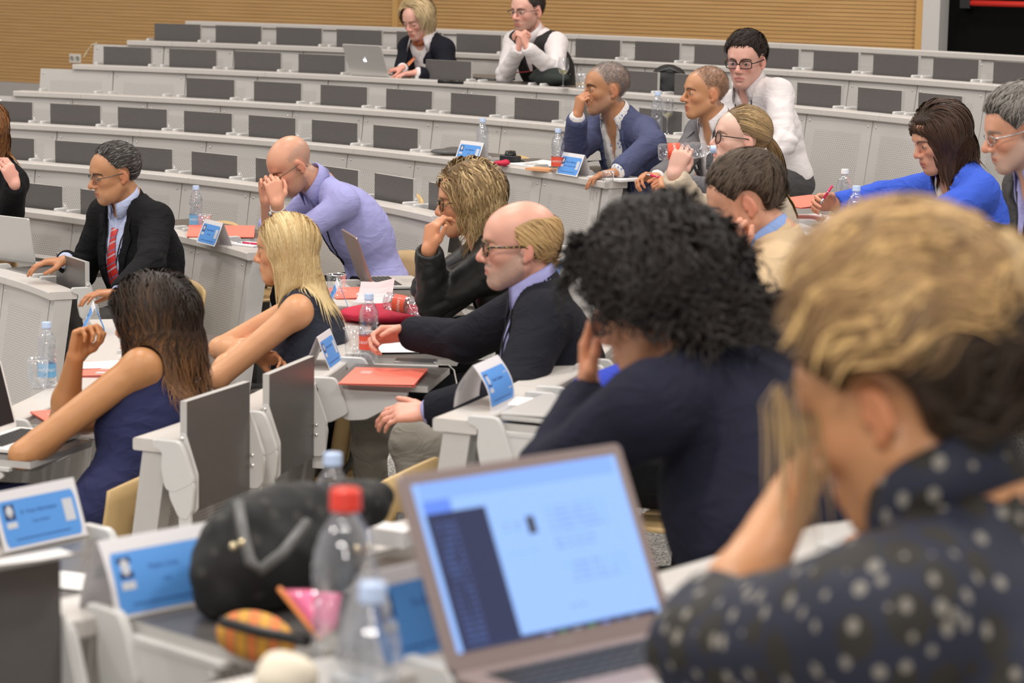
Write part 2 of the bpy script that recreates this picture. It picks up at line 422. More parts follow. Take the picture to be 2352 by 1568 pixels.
def bench(k, c0, c1, seats, label, phase=0.0, name='lecture_bench', legs=(1, 1), nopanel=False):
    """one curved desk row from arc position c0 (right end) to c1 (left end); seats = [(arc position, state)]"""
    mid = (c0 + c1) / 2
    T = thing(name, label, 'bench', Matrix.Translation(RC(k, mid, 0.06, -0.75)))
    Ti = T.matrix_world.inverted()
    # desk strip in segments of three panels
    c = c0; seg = 3 * PW; cuts = [c0]; x = c0 + phase + PW
    while x < c1 - 0.1: cuts.append(x); x += seg
    cuts.append(c1)
    for a, b in zip(cuts[:-1], cuts[1:]):
        mb = MB(); strip(mb, k, a + 0.0008, b - 0.0008, 0.0, 0.125, DESK(k) - 0.034, DESK(k)); mb.build('desk_top', [M_DESK], T, Ti)
    for i, cc in enumerate((c0 + 0.035, c1 - 0.035)):
        if not legs[i]: continue
        mb = MB(); z0, z1 = FL(k) - DESK(k), -0.034
        pts = [(0.028, z1), (0.105, z1), (0.105 + z0 * TILT, z0), (0.028 + z0 * TILT, z0)]
        mb.prism(pts, (1, 0, 0), (0, 0, 1), (0, 1, 0), (0, 0, 0), -0.03, 0.03, bev=0.004)
        mb.build('end_leg', [M_METAL], T, Ti @ polar_frame(k, cc))
    if not nopanel:
        x = c0 + 0.075 + PW / 2 + phase * 0
        while x - PW / 2 < c1 - 0.2:
            M = Ti @ polar_frame(k, x, 0.026, -0.036) @ Matrix.Rotation(math.atan(TILT), 4, 'Y')
            p = link('front_panel', DM['panel'], T, M)
            for s in (-1, 1):
                link('screw', DM['screw'], p, Matrix.Translation((-0.006, s * (PW / 2 - 0.032), -0.032)))
            x += PW
    for (c, st) in seats:
        M = Ti @ polar_frame(k, c, 0.175, 0)
        if st == 'F':
            tb = link('writing_tablet', DM['tab_f'], T, M)
        elif st == 'U':
            tb = link('writing_tablet', DM['tab_u'], T, Ti @ polar_frame(k, c, 0.155, -0.002))
        for s in (-1, 1):
            link('bracket', DM['fix'], T, Ti @ polar_frame(k, c, 0.125, 0) @ Matrix.Translation((0, s * 0.202, 0)))
            if st == 'F':
                link('hinge_arm', DM['swing_f'], T, Ti @ polar_frame(k, c, 0.115, 0) @ Matrix.Translation((0, s * 0.202, 0)))
                if k < 4: link('mounting_plate', DM['mount'], T, Ti @ polar_frame(k, c, 0.172, 0) @ Matrix.Translation((0, s * 0.186, 0)))
            elif st == 'U':
                link('hinge_arm', DM['swing_u'], T, Ti @ polar_frame(k, c, 0.125, 0) @ Matrix.Translation((0, s * 0.188, 0)))
    return T
# ------------------------------------------------------------------ implicit surfaces for people, hair and clothes
f32 = np.float32
def V(*a): return np.array(a, dtype=np.float64)
def nrm(v): v = np.asarray(v, float); return v / (np.linalg.norm(v) + 1e-12)
def smin(a, b, k):
    h = np.maximum(k - np.abs(a - b), 0.0) / k
    return np.minimum(a, b) - h * h * k * 0.25
def smax(a, b, k): return -smin(-a, -b, k)
class Cap:            # tapered capsule
    def __init__(s, a, b, ra, rb=None, k=0.02, op='u'):
        s.a, s.b = np.asarray(a, float), np.asarray(b, float); s.ra, s.rb = ra, (ra if rb is None else rb); s.k, s.op = k, op
    def d(s, p):
        ba = s.b - s.a; L2 = ba @ ba + 1e-12
        pa = p - s.a.astype(f32); h = np.clip((pa @ ba.astype(f32)) / L2, 0, 1)
        q = pa - h[:, None] * ba.astype(f32)
        return np.sqrt(np.einsum('ij,ij->i', q, q)) - (s.ra + (s.rb - s.ra) * h)
    def bb(s): 
        r = max(s.ra, s.rb); return np.minimum(s.a, s.b) - r, np.maximum(s.a, s.b) + r
class Ell:            # oriented ellipsoid
    def __init__(s, c, r, M=None, k=0.02, op='u'):
        s.c = np.asarray(c, float); s.r = np.asarray(r, float); s.M = np.eye(3) if M is None else np.asarray(M, float); s.k, s.op = k, op
    def d(s, p):
        q = (p - s.c.astype(f32)) @ s.M.astype(f32)     # columns of M are the axes
        k0 = np.sqrt(((q / s.r.astype(f32)) ** 2).sum(1)); k1 = np.sqrt(((q / (s.r ** 2).astype(f32)) ** 2).sum(1)) + 1e-9
        return k0 * (k0 - 1.0) / k1
    def bb(s):
        m = max(s.r); return s.c - m, s.c + m
def eval_prims(prims, p, base=None):
    d = np.full(len(p), 9.0, f32) if base is None else base
    for q in prims:
        e = q.d(p)
        if q.op == 'u': d = smin(d, e, q.k)
        elif q.op == 's': d = smax(d, -e, q.k)
        else: d = smax(d, e, q.k)
    return d.astype(f32)
def surface_net(fn, axes, slack=0.0):
    """fn(points)->distance; axes = three increasing coordinate arrays; sparse evaluation in blocks of 4 cells"""
    B = 4
    ax = []
    for a in axes:
        n = (len(a) - 1) // B * B
        if n < len(a) - 1:
            st = a[-1] - a[-2]; a = np.concatenate([a, a[-1] + st * np.arange(1, B + 1)]); n = (len(a) - 1) // B * B
        ax.append(a[:n + 1].astype(f32))
    nb = [(len(a) - 1) // B for a in ax]
    cen = [(a[0:-1:B][:nb[i]] + a[B::B][:nb[i]]) / 2 for i, a in enumerate(ax)]
    hal = [(a[B::B][:nb[i]] - a[0:-1:B][:nb[i]]) / 2 for i, a in enumerate(ax)]
    G = np.stack(np.meshgrid(*cen, indexing='ij'), -1).reshape(-1, 3)
    H = np.stack(np.meshgrid(*hal, indexing='ij'), -1).reshape(-1, 3)
    I = np.stack(np.meshgrid(*[np.arange(n) for n in nb], indexing='ij'), -1).reshape(-1, 3)
    d = fn(G)
    act = np.abs(d) < np.sqrt((H ** 2).sum(1)) * 1.15 + 0.006 + slack
    I = I[act]
    o = np.arange(B + 1)
    O = np.stack(np.meshgrid(o, o, o, indexing='ij'), -1).reshape(-1, 3)
    C = (I[:, None, :] * B + O[None]).reshape(-1, 3)
    Pt = np.stack([ax[i][C[:, i]] for i in range(3)], -1)
    val = np.empty(len(Pt), f32)
    for s0 in range(0, len(Pt), 400000): val[s0:s0 + 400000] = fn(Pt[s0:s0 + 400000])
    n = len(I)
    val = val.reshape(n, B + 1, B + 1, B + 1); X = Pt.reshape(n, B + 1, B + 1, B + 1, 3)
    sg = val < 0
    cor = [(a, b, c) for a in (0, 1) for b in (0, 1) for c in (0, 1)]
    S = [sg[:, a:B + a, b:B + b, c:B + c] for a, b, c in cor]
    cnt = sum(s.astype(np.int8) for s in S)
    cell = (cnt > 0) & (cnt < 8)
    bi, ca, cb, cc = np.nonzero(cell)
    if len(bi) == 0: return np.zeros((0, 3)), np.zeros((0, 4), int)
    vv = [val[bi, ca + a, cb + b, cc + c] for a, b, c in cor]; xx = [X[bi, ca + a, cb + b, cc + c] for a, b, c in cor]
    acc = np.zeros((len(bi), 3), f32); num = np.zeros(len(bi), f32)
    for i in range(8):
        for j in range(i + 1, 8):
            if sum(abs(cor[i][t] - cor[j][t]) for t in range(3)) != 1: continue
            cr = (vv[i] < 0) != (vv[j] < 0)
            t = np.where(cr, vv[i] / np.where(np.abs(vv[i] - vv[j]) < 1e-9, 1, vv[i] - vv[j]), 0)
            acc += np.where(cr[:, None], xx[i] + t[:, None] * (xx[j] - xx[i]), 0); num += cr
    vert = acc / num[:, None]
    gi = I[bi] * B + np.stack([ca, cb, cc], -1)
    N1, N2 = nb[1] * B + 2, nb[2] * B + 2
    key = ((gi[:, 0].astype(np.int64) * N1) + gi[:, 1]) * N2 + gi[:, 2]
    order = np.argsort(key); skey = key[order]
    def find(g):
        k = ((g[:, 0].astype(np.int64) * N1) + g[:, 1]) * N2 + g[:, 2]
        q = np.searchsorted(skey, k); q = np.clip(q, 0, len(skey) - 1)
        return np.where(skey[q] == k, order[q], -1)
    faces = []
    for axn in range(3):
        j = {0: 4, 1: 2, 2: 1}[axn]          # corner index offset along the axis
        m = (vv[0] < 0) != (vv[j] < 0)
        g = gi[m]; inside0 = vv[0][m] < 0
        u, w_ = [(1, 2), (2, 0), (0, 1)][axn]
        e = np.zeros((3, 3), int); e[0, 0] = e[1, 1] = e[2, 2] = 1
        a = find(g); b = find(g - e[u]); c = find(g - e[u] - e[w_]); d_ = find(g - e[w_])
        ok = (a >= 0) & (b >= 0) & (c >= 0) & (d_ >= 0)
        q = np.stack([a, b, c, d_], -1)
        q = np.where(inside0[:, None], q, q[:, ::-1])[ok]
        faces.append(q)
    return vert, np.concatenate(faces)
def axis(lo, hi, h, fine=()):
    """grid lines: step h, finer inside the intervals (a, b, hf)"""
    out = [lo]; x = lo
    while x < hi:
        st = h
        for a, b, hf in fine:
            if a - h * 0.5 <= x < b: st = min(st, hf)
        x += st; out.append(x)
    return np.array(out)
def np_mesh(name, verts, faces, mats, col=None, smooth=True):
    me = bpy.data.meshes.new(name)
    nv, nf = len(verts), len(faces)
    tri = faces[:, 2] == faces[:, 3]
    tot = np.where(tri, 3, 4).astype(np.int32); start = np.concatenate([[0], np.cumsum(tot)[:-1]]).astype(np.int32)
    keep = np.ones((nf, 4), bool); keep[tri, 3] = False
    me.vertices.add(nv); me.vertices.foreach_set('co', np.asarray(verts, f32).ravel())
    li = faces[keep].astype(np.int32)
    me.loops.add(len(li)); me.loops.foreach_set('vertex_index', li)
    me.polygons.add(nf); me.polygons.foreach_set('loop_start', start)
    me.polygons.foreach_set('use_smooth', np.full(nf, smooth))
    for m in mats: me.materials.append(m)
    if col is not None:
        ca = me.color_attributes.new('Col', 'FLOAT_COLOR', 'POINT')
        c4 = np.ones((nv, 4), f32); c4[:, :3] = col; ca.data.foreach_set('color', c4.ravel())
    me.update(calc_edges=True)
    return me
def vnoise(p, f, seed=0.0):
    """cheap smooth pseudo noise in -1..1"""
    x, y, z = p[:, 0] * f + seed, p[:, 1] * f + seed * 1.7, p[:, 2] * f - seed * 0.6
    a = np.sin(x + 1.9 * np.sin(y * 0.8 + 0.7 * z)) ; b = np.sin(1.13 * y + 1.7 * np.sin(z * 0.9 + 0.6 * x)); c = np.sin(1.07 * z + 1.8 * np.sin(x * 0.85 + 0.5 * y))
    return (a + b + c) / 3.0

# ------------------------------------------------------------------ head
def rot_axes(yaw, pitch, roll=0.0):
    """columns: forward, left, up. yaw in degrees from +x, pitch down positive, roll towards left positive"""
    y, p, r = math.radians(yaw), math.radians(pitch), math.radians(roll)
    f = V(math.cos(y) * math.cos(p), math.sin(y) * math.cos(p), -math.sin(p))
    l = V(-math.sin(y), math.cos(y), 0.0)
    u = np.cross(f, l)
    l2 = l * math.cos(r) - u * math.sin(r); u2 = u * math.cos(r) + l * math.sin(r)
    return np.stack([f, l2, u2], 1)
def head_prims(o):
    """head in its own frame (x forward, y left, z up, origin between eyes and ears); o = options"""
    g = o.get
    fw = g('face_w', 1.0); jaw = g('jaw', 1.0); nose = g('nose', 1.0); chin = g('chin', 1.0); op = g('eye_open', 0.7)
    pr = [Ell((-0.016, 0, 0.034), (0.094, 0.076 * g('skull_w', 1.0), 0.083), k=0.02),
          Ell((0.022, 0, -0.030), (0.062, 0.058 * fw, 0.078), k=0.035),
          Ell((0.030, 0, 0.040), (0.058, 0.060, 0.050), k=0.03),
          Cap((0.078, -0.026, 0.022), (0.078, 0.026, 0.022), 0.013, k=0.018),
          Ell((0.050, 0.036 * fw, -0.022), (0.030, 0.023, 0.022), k=0.02), Ell((0.050, -0.036 * fw, -0.022), (0.030, 0.023, 0.022), k=0.02),
          Cap((-0.004, 0.050 * fw * jaw, -0.052), (0.060, 0.016 * jaw, -0.096), 0.021, 0.018, k=0.028),
          Cap((-0.004, -0.050 * fw * jaw, -0.052), (0.060, -0.016 * jaw, -0.096), 0.021, 0.018, k=0.028),
          Ell((0.068, 0, -0.096), (0.021 * chin, 0.024 * jaw, 0.018), k=0.022),
          Ell((0.074, 0, -0.062), (0.022, 0.028, 0.026), k=0.02)]
    for s in (-1, 1):       # sockets, lids
        pr.append(Ell((0.092, s * 0.031, 0.002), (0.019, 0.019, 0.0125), k=0.016, op='s'))
        pr.append(Ell((0.0715, s * 0.031, -0.001), (0.0145, 0.0165, 0.0140), k=0.006))
        if op > 0.25: pr.append(Ell((0.0865, s * 0.031, -0.0015), (0.009, 0.0125, 0.0052 * op + 0.0008), k=0.002, op='s'))
    nz = nose
    pr += [Cap((0.084, 0, 0.012), (0.103 * (0.5 + 0.5 * nz), 0, -0.022), 0.0075, 0.0095, k=0.011),
           Ell((0.104 * (0.5 + 0.5 * nz), 0, -0.030), (0.0125 * nz, 0.0115 * nz, 0.0105 * nz), k=0.009),
           Ell((0.094, 0.0125 * nz, -0.034), (0.0115, 0.0075, 0.0085), k=0.006), Ell((0.094, -0.0125 * nz, -0.034), (0.0115, 0.0075, 0.0085), k=0.006)]
    ml = g('lips', 1.0)
    pr += [Cap((0.088, -0.012, -0.0595), (0.088, 0.012, -0.0595), 0.0062 * ml, k=0.007), Cap((0.080, -0.022, -0.063), (0.080, 0.022, -0.063), 0.005, k=0.008),
           Cap((0.0865, -0.011, -0.0705), (0.0865, 0.011, -0.0705), 0.0068 * ml, k=0.007),
           Cap((0.098, -0.021, -0.0652), (0.098, 0.021, -0.0652), 0.0040 + 0.004 * g('mouth_open', 0.0), k=0.004, op='s'),
           Cap((0.093, -0.008, -0.083), (0.093, 0.008, -0.083), 0.004, k=0.008, op='s')]
    for s in (() if g('no_ears') else (-1, 1)):       # ears: shell, hollow, lobe
        Mx = rot_axes(0, 12, 0)
        a = math.radians(18) * s
        R = np.array([[math.cos(a), math.sin(a), 0], [-math.sin(a), math.cos(a), 0], [0, 0, 1]]) @ Mx
        pr += [Ell((-0.014, s * 0.079, -0.008), (0.0175, 0.008, 0.030), R, k=0.006),
               Ell((-0.008, s * 0.0895, -0.004), (0.0105, 0.0065, 0.021), R, k=0.004, op='s'),
               Cap((0.002, s * 0.077, -0.016), (0.000, s * 0.078, -0.004), 0.0045, k=0.004),
               Ell((-0.006, s * 0.0775, -0.034), (0.009, 0.0065, 0.010), k=0.006)]
    sag = g('jowl', 0.0)
    if sag: pr += [Ell((0.045, s * 0.040, -0.075), (0.03, 0.02 * sag + 0.008, 0.025), k=0.03) for s in (-1, 1)]
    return pr
def head_color(q, o, rng):
    """vertex colours in the head frame: skin, lips, cheeks, brows, stubble, beard, cropped hair"""
    skin = np.array(o.get('skin', (0.62, 0.34, 0.225))); n = len(q)
    x, y, z = q[:, 0], q[:, 1], q[:, 2]; ay = np.abs(y)
    c = np.tile(skin, (n, 1)) * (1 + 0.05 * vnoise(q, 90)[:, None])
    def mix(mask, colr):
        nonlocal c; mask = np.clip(mask, 0, 1)[:, None]; c = c * (1 - mask) + np.array(colr) * mask
    red = skin * np.array([1.04, 0.72, 0.70])
    mix(0.55 * np.exp(-(((ay - 0.040) / 0.020) ** 2 + ((z + 0.028) / 0.020) ** 2)) * (x > 0.02), red)
    mix(0.65 * np.exp(-((y / 0.014) ** 2 + ((z + 0.028) / 0.014) ** 2)) * (x > 0.085), red)
    mix(0.6 * (ay > 0.074) * (z < 0.02) * (z > -0.045) * (x > -0.04) * (x < 0.02), red)
    mix(0.35 * np.exp(-(((ay - 0.030) / 0.020) ** 2 + ((z + 0.004) / 0.013) ** 2)) * (x > 0.05), skin * np.array([0.72, 0.60, 0.58]))
    lip = np.array(o.get('lip', tuple(skin * np.array([0.86, 0.50, 0.50]))))
    mix(0.85 * (x > 0.074) * (ay < 0.024) * np.exp(-(((z + 0.0655) / 0.0085) ** 4)), lip)
    mix(0.9 * (x > 0.083) * (ay < 0.022) * np.exp(-(((z + 0.0652) / 0.0018) ** 2)), lip * 0.35)
    br = o.get('brow', None)
    if br is not None:
        zb = 0.0225 - 0.010 * ((ay - 0.030) / 0.022) ** 2
        mix(0.9 * (x > 0.05) * (ay > 0.009) * (ay < 0.053) * np.exp(-(((z - zb) / (0.0042 * o.get('brow_w', 1.0))) ** 4)), br)
    mix(0.7 * (x > 0.06) * (ay > 0.016) * (ay < 0.046) * np.exp(-(((z + 0.0015 + 0.004 * (1 - o.get('eye_open', 0.7))) / 0.0022) ** 2)), (0.05, 0.025, 0.02))
    bd = o.get('beard', None)
    if bd is not None:
        col, amt, kind = bd
        m = (z < -0.036 - 0.0 * ay) * (x > -0.012)
        edge = 1 / (1 + np.exp((z + 0.044 + 0.35 * np.maximum(0, 0.05 - x) * -1.0) / 0.006))
        cheeks = 1 / (1 + np.exp((z + 0.040 - np.clip((0.045 - x) * 0.9, -0.02, 0.05)) / 0.006)) * (x > -0.004) * (x < 0.2)
        mouth = np.exp(-((y / 0.024) ** 4 + ((z + 0.0655) / 0.0085) ** 4))
        if kind == 'goatee': cheeks = cheeks * np.clip((0.036 - ay) / 0.008, 0, 1)
        if kind == 'gray_sides':
            cheeks = cheeks
        mix(amt * cheeks * (1 - 0.9 * mouth) * (0.8 + 0.3 * vnoise(q, 420)), col)
        mix(amt * 0.8 * (x > 0.07) * (ay < 0.03) * np.exp(-(((z + 0.049) / 0.006) ** 4)), col)
    cr = o.get('crop', None)       # stubble-short hair on the scalp: colour, amount, hairline function
    if cr is not None:
        col, amt, fn = cr
        mk = fn(q); m = np.clip(mk / 0.014 + 0.3, 0, 1)
        mix(amt * m * (np.abs(y) < 0.088) * (0.85 + 0.25 * vnoise(q, 500)), col)
    return np.clip(c, 0, 1)

# ------------------------------------------------------------------ hand
def hand_prims(w_, d, n, thumb_side, curl=0.4, size=1.0, spread=0.12, curls=None, thumb=0.4):
    """w_ wrist point, d direction of the palm, n palm normal (where the palm looks), thumb_side +1/-1"""
    d = nrm(d); n = nrm(np.asarray(n, float) - d * np.dot(n, d)); t = np.cross(d, n) * thumb_side
    S = size; pr = []
    k = 0.007 * S
    base = [(0.030, 0.090), (0.010, 0.094), (-0.011, 0.090), (-0.030, 0.082)]
    lens = [(0.043, 0.026, 0.021), (0.048, 0.029, 0.022), (0.044, 0.027, 0.021), (0.034, 0.020, 0.019)]
    rad = [0.0092, 0.0095, 0.0090, 0.0080]
    for i in range(4):
        a = w_ + t * base[i][0] * 0.55 * S + d * 0.012 * S; b = w_ + t * base[i][0] * S + d * base[i][1] * S
        pr.append(Cap(a, b, 0.0135 * S, 0.0115 * S, k=0.014 * S))
        c = curls[i] if curls else curl
        ang = [c * 1.15, c * 1.5, c * 0.9]
        dd = nrm(d + t * spread * (1.5 - i) * 0.35); p = b; nn = n; A = 0.0
        for j in range(3):
            A += ang[j]
            v = dd * math.cos(A) + nn * math.sin(A)
            e = p + v * lens[i][j] * S
            pr.append(Cap(p, e, rad[i] * S * (1.0 - 0.09 * j), rad[i] * S * (0.92 - 0.10 * j), k=0.004 * S)); p = e
    pr.append(Ell(w_ + d * 0.05 * S + n * 0.002, (0.040 * S, 0.034 * S, 0.0125 * S), np.stack([d, t, n], 1), k=0.012 * S))
    a = w_ + t * 0.018 * S + d * 0.018 * S + n * 0.004 * S
    v1 = nrm(t * 0.72 + d * 0.62 + n * (0.25 + 0.5 * thumb)); b = a + v1 * 0.042 * S
    v2 = nrm(t * (0.35 - 0.5 * thumb) + d * 0.9 + n * (0.2 + 0.6 * thumb)); c_ = b + v2 * 0.034 * S
    v3 = nrm(t * (0.1 - 0.7 * thumb) + d * 0.9 + n * (0.15 + 0.5 * thumb)); e = c_ + v3 * 0.027 * S
    pr += [Cap(a, b, 0.0165 * S, 0.0125 * S, k=0.016 * S), Cap(b, c_, 0.0118 * S, 0.0105 * S, k=0.006 * S), Cap(c_, e, 0.0105 * S, 0.0085 * S, k=0.004 * S)]
    return pr
SKIN = vcol_mat('skin', 0.40, 0.45, sss=0.12, bump=0.12, bscale=900)
HAIRM = vcol_mat('hair', 0.5, 0.25)
EYEM = vcol_mat('eye', 0.08, 0.6)
class Fn:
    def __init__(s, fn, k=0.004, op='u', b=None): s.fn, s.k, s.op, s.b = fn, k, op, b
    def d(s, p): return s.fn(p).astype(f32)
    def bb(s): return s.b
def bbox(prims, pad=0.03):
    bs = [q.bb() for q in prims if q.op == 'u' and q.bb() is not None]
    return np.min([b[0] for b in bs], 0) - pad, np.max([b[1] for b in bs], 0) + pad
def ik(S, Wp, L1, L2, hint):
    S, Wp = np.asarray(S, float), np.asarray(Wp, float); v = Wp - S; D = np.linalg.norm(v)
    if D > (L1 + L2) * 0.995: L1 = L2 = D / 1.99
    a = (L1 ** 2 - L2 ** 2 + D ** 2) / (2 * D); h = math.sqrt(max(L1 ** 2 - a * a, 0)); e = v / D
    hint = nrm(np.asarray(hint, float) - e * np.dot(hint, e))
    return S + e * a + hint * h
def A3(v): return np.array([v[0], v[1], v[2]], float)

def tube_strands(pts, rad, sides=3, out=None):
    """pts [n,m,3], rad [n,m] -> verts, quads"""
    n, m, _ = pts.shape
    if sides == 2:
        t = np.gradient(pts, axis=1); w_ = np.cross(t, out); w_ /= np.linalg.norm(w_, axis=2, keepdims=True) + 1e-9
        v = np.stack([pts - w_ * rad[..., None], pts + w_ * rad[..., None]], 2).reshape(-1, 3)
        i0 = (np.arange(n)[:, None] * m + np.arange(m - 1)[None, :]) * 2
        return v, np.stack([i0, i0 + 1, i0 + 3, i0 + 2], -1).reshape(-1, 4)
    t = np.gradient(pts, axis=1); t /= np.linalg.norm(t, axis=2, keepdims=True) + 1e-9
    a = np.cross(t, np.array([0.31, 0.52, 0.79])); a /= np.linalg.norm(a, axis=2, keepdims=True) + 1e-9
    b = np.cross(t, a)
    rings = []
    for j in range(sides):
        q = 2 * math.pi * j / sides
        rings.append(pts + (a * math.cos(q) + b * math.sin(q)) * rad[..., None])
    v = np.stack(rings, 2).reshape(-1, 3)
    idx = (np.arange(n)[:, None, None] * m + np.arange(m)[None, :, None]) * sides + np.arange(sides)[None, None, :]
    i0 = idx[:, :-1]; i1 = idx[:, 1:]
    f = np.stack([i0, np.roll(i0, -1, 2), np.roll(i1, -1, 2), i1], -1).reshape(-1, 4)
    return v, f

FOLD1 = (np.array([[1, 0, 0], [0, 1, 0], [0, 0, 1.0]]) @ np.array([[0.8, 0.5, 0], [-0.3, 0.5, 0.9], [0.6, -0.6, 1.9]])).astype(f32)
FOLD2 = np.array([[0.9, -0.4, 0.1], [0.5, 0.6, -0.7], [-0.2, 0.5, 2.3]], f32)
def cluster(v, f, c, mask, cell):
    """merge the vertices under mask on a coarse grid; keeps the surface closed"""
    ids = np.arange(len(v)); m = np.nonzero(mask)[0]
    if len(m) == 0: return v, f, c
    q = np.floor(v[m] / cell).astype(np.int64); key = (q[:, 0] * 4001 + q[:, 1]) * 4001 + q[:, 2]
    _, inv = np.unique(key, return_inverse=True); inv = inv.ravel(); nc = inv.max() + 1
    ids[m] = len(v) + inv
    cnt = np.bincount(inv, minlength=nc)[:, None]
    cv = np.stack([np.bincount(inv, v[m, i], nc) for i in range(3)], 1) / cnt; cc = np.stack([np.bincount(inv, c[m, i], nc) for i in range(3)], 1) / cnt
    V2 = np.concatenate([v, cv]); C2 = np.concatenate([c, cc]); F = ids[f]
    a, b, c_, d = F.T
    bad = (a == c_) | (b == d); F = F[~bad]; a, b, c_, d = F.T
    e = (a == b).astype(int) + (b == c_) + (c_ == d) + (d == a)
    F = F[e < 2]; a, b, c_, d = F.T
    # triangles keep a doubled last index
    T1 = a == b; F[T1] = F[T1][:, [1, 2, 3, 3]]; a, b, c_, d = F.T
    T2 = (b == c_) & (c_ != d); F[T2] = F[T2][:, [0, 1, 3, 3]]; a, b, c_, d = F.T
    T4 = (d == a); F[T4] = F[T4][:, [0, 1, 2, 2]]
    F = np.unique(F, axis=0) if False else F
    u, inv2 = np.unique(F, return_inverse=True)
    return V2[u], inv2.reshape(F.shape), C2[u]
def make_hair(o, h, root, Hc, A, body_fn, org):
    """cap + locks. o['hair'] = dict(style params)"""
    rng = np.random.RandomState(h.get('seed', 3))
    col = np.array(h['col']); tip = np.array(h.get('tip', col)); n = h.get('n', 900); L = h.get('len', 0.05)
    region = h['region']          # function(unit direction array in head frame)-> bool, where hair grows
    C = np.array(h.get('C', (-0.016, 0, 0.034))); Rr = np.array(h.get('R', (0.095, 0.078 * o.get('skull_w', 1.0), 0.084)))
    # strand roots
    u = rng.normal(size=(n * 14, 3)); u /= np.linalg.norm(u, axis=1, keepdims=True)
    root_p = C + u * Rr
    keep = region(root_p) ; u = u[keep][:n]; root_p = root_p[keep][:n]; n = len(u)
    nor = u / Rr; nor /= np.linalg.norm(nor, axis=1, keepdims=True)
    m = h.get('seg', 9)
    Lr = L * (1 + h.get('lvar', 0.25) * rng.uniform(-1, 1, n))
    if 'lenfn' in h: Lr = Lr * h['lenfn'](root_p)
    step = (Lr / (m - 1))[:, None]
    lift = h.get('lift', 0.012); comb = h['comb'](root_p, nor)          # initial direction in the head frame
    P0 = root_p + nor * 0.002
    up_w = A.T @ np.array([0, 0, 1.0])                       # world up in the head frame
    g = h.get('grav', 0.0); wav = h.get('wave', 0.0); wf = h.get('wfreq', 70.0)
    ph = rng.uniform(0, 6.28, n); rv = rng.normal(size=(n, 3)); 
    clump = rng.normal(size=(max(6, n // h.get('clumpn', 14)), 3))
    ci = np.argmax(u @ (clump / np.linalg.norm(clump, axis=1, keepdims=True)).T, axis=1)
    cph = rng.uniform(0, 6.28, len(clump))[ci]; ph = cph + rng.normal(size=n) * 0.5; crv = rng.normal(size=(len(clump), 3))[ci]
    pts = np.zeros((n, m, 3)); pts[:, 0] = P0
    d = nor * h.get('rise', 0.5) + comb; d /= np.linalg.norm(d, axis=1, keepdims=True)
    hair_off = h.get('off', 0.010)
    offs = hair_off * (0.72 + 0.38 * rng.uniform(0, 1, n))
    for j in range(1, m):
        t = j / (m - 1)
        tgt = comb * (1 - min(1, g * t * 1.6)) - up_w * (g * (0.25 + 1.3 * t))
        gz = h.get('hugz', -0.06)
        if g > 0.5: low = np.clip((gz + 0.05 - pts[:, j - 1][:, 2:3]) / 0.05, 0, 1); tgt = tgt * (1 - low) - up_w * low
        d = d * 0.55 + 0.45 * tgt + 0.05 * rv * h.get('mess', 0.3) + 0.10 * crv * h.get('cmess', 0.4)
        if wav:
            s = np.cos(ph + j * step[:, 0] * wf)
            side = np.cross(d, nor); d = d + (side * s[:, None] + nor * np.sin(ph + j * step[:, 0] * wf)[:, None]) * wav
        d /= np.linalg.norm(d, axis=1, keepdims=True) + 1e-9
        p = pts[:, j - 1] + d * step
        hug = h.get('hug', 0.0)
        if hug:
            sh = Rr + offs[:, None]; q0 = (pts[:, j - 1] - C) / sh; r0 = np.linalg.norm(q0, axis=1, keepdims=True); nn = q0 / sh; nn /= np.linalg.norm(nn, axis=1, keepdims=True) + 1e-9
            on = np.clip((pts[:, j - 1][:, 2:3] - h.get('hugz', -0.06)) / 0.04, 0, 1)
            d = d - nn * (np.clip((d * nn).sum(1, keepdims=True), 0, 1) * 0.8 + np.clip((r0 - 1.0) * 5, 0, 1) * 0.8) * hug * on
            d /= np.linalg.norm(d, axis=1, keepdims=True) + 1e-9; p = pts[:, j - 1] + d * step
        # keep outside of the skull shell and the neck / clothes
        q = (p - C) / (Rr + offs[:, None] * h.get('shell', 1.0)); r = np.linalg.norm(q, axis=1, keepdims=True)
        ins = (r < 1) & (p[:, 2:3] > -0.035)
        p = np.where(ins, C + (p - C) / r, p)
        for ex_ in h.get('extra', []):
            rr_ = ex_.r + offs[:, None] * 0.45; q2 = (p - ex_.c) / rr_; r2 = np.linalg.norm(q2, axis=1, keepdims=True)
            p = np.where((r2 < 1) & (p[:, 0:1] < ex_.c[0] + 0.05), ex_.c + (p - ex_.c) / np.maximum(r2, 0.3), p)
        if h.get('collide', False) and j > 1:
            wp = (Hc + p @ A.T).astype(f32); e = 0.006
            dd = body_fn(wp); hit = dd < 0.008
            if hit.any():
                gr = np.stack([body_fn(wp + np.eye(3, dtype=f32)[i] * e) - dd for i in range(3)], -1)
                gr /= np.linalg.norm(gr, axis=1, keepdims=True) + 1e-9
                p = np.where(hit[:, None], p + (gr @ A) * np.clip(0.009 - dd, 0, 0.03)[:, None], p)
        if 'xmax' in h:
            lim = h['xmax'] + np.clip(p[:, 2:3] - 0.03, 0, 0.2) * 1.2
            p[:, 0:1] = np.where((p[:, 0:1] > lim) & (j > 1), p[:, 0:1] * 0.6 + lim * 0.4, p[:, 0:1])
        pts[:, j] = p
    s = np.linspace(0, 1, m)
    rad = h.get('rad', 0.0028) * (1 - 0.93 * s ** 3)[None, :] * (0.7 + 0.6 * rng.uniform(0, 1, n))[:, None] * np.where(s < 0.15, 0.6, 1.0)[None, :]
    wpts = Hc + pts @ A.T
    outw = pts - C; outw[..., 2] *= 0.35; outw = outw + 0.012 * rv[:, None, :]
    v, f = tube_strands(wpts, rad, h.get('sides', 2), outw @ A.T)
    cv = h.get('cvar', 0.25)
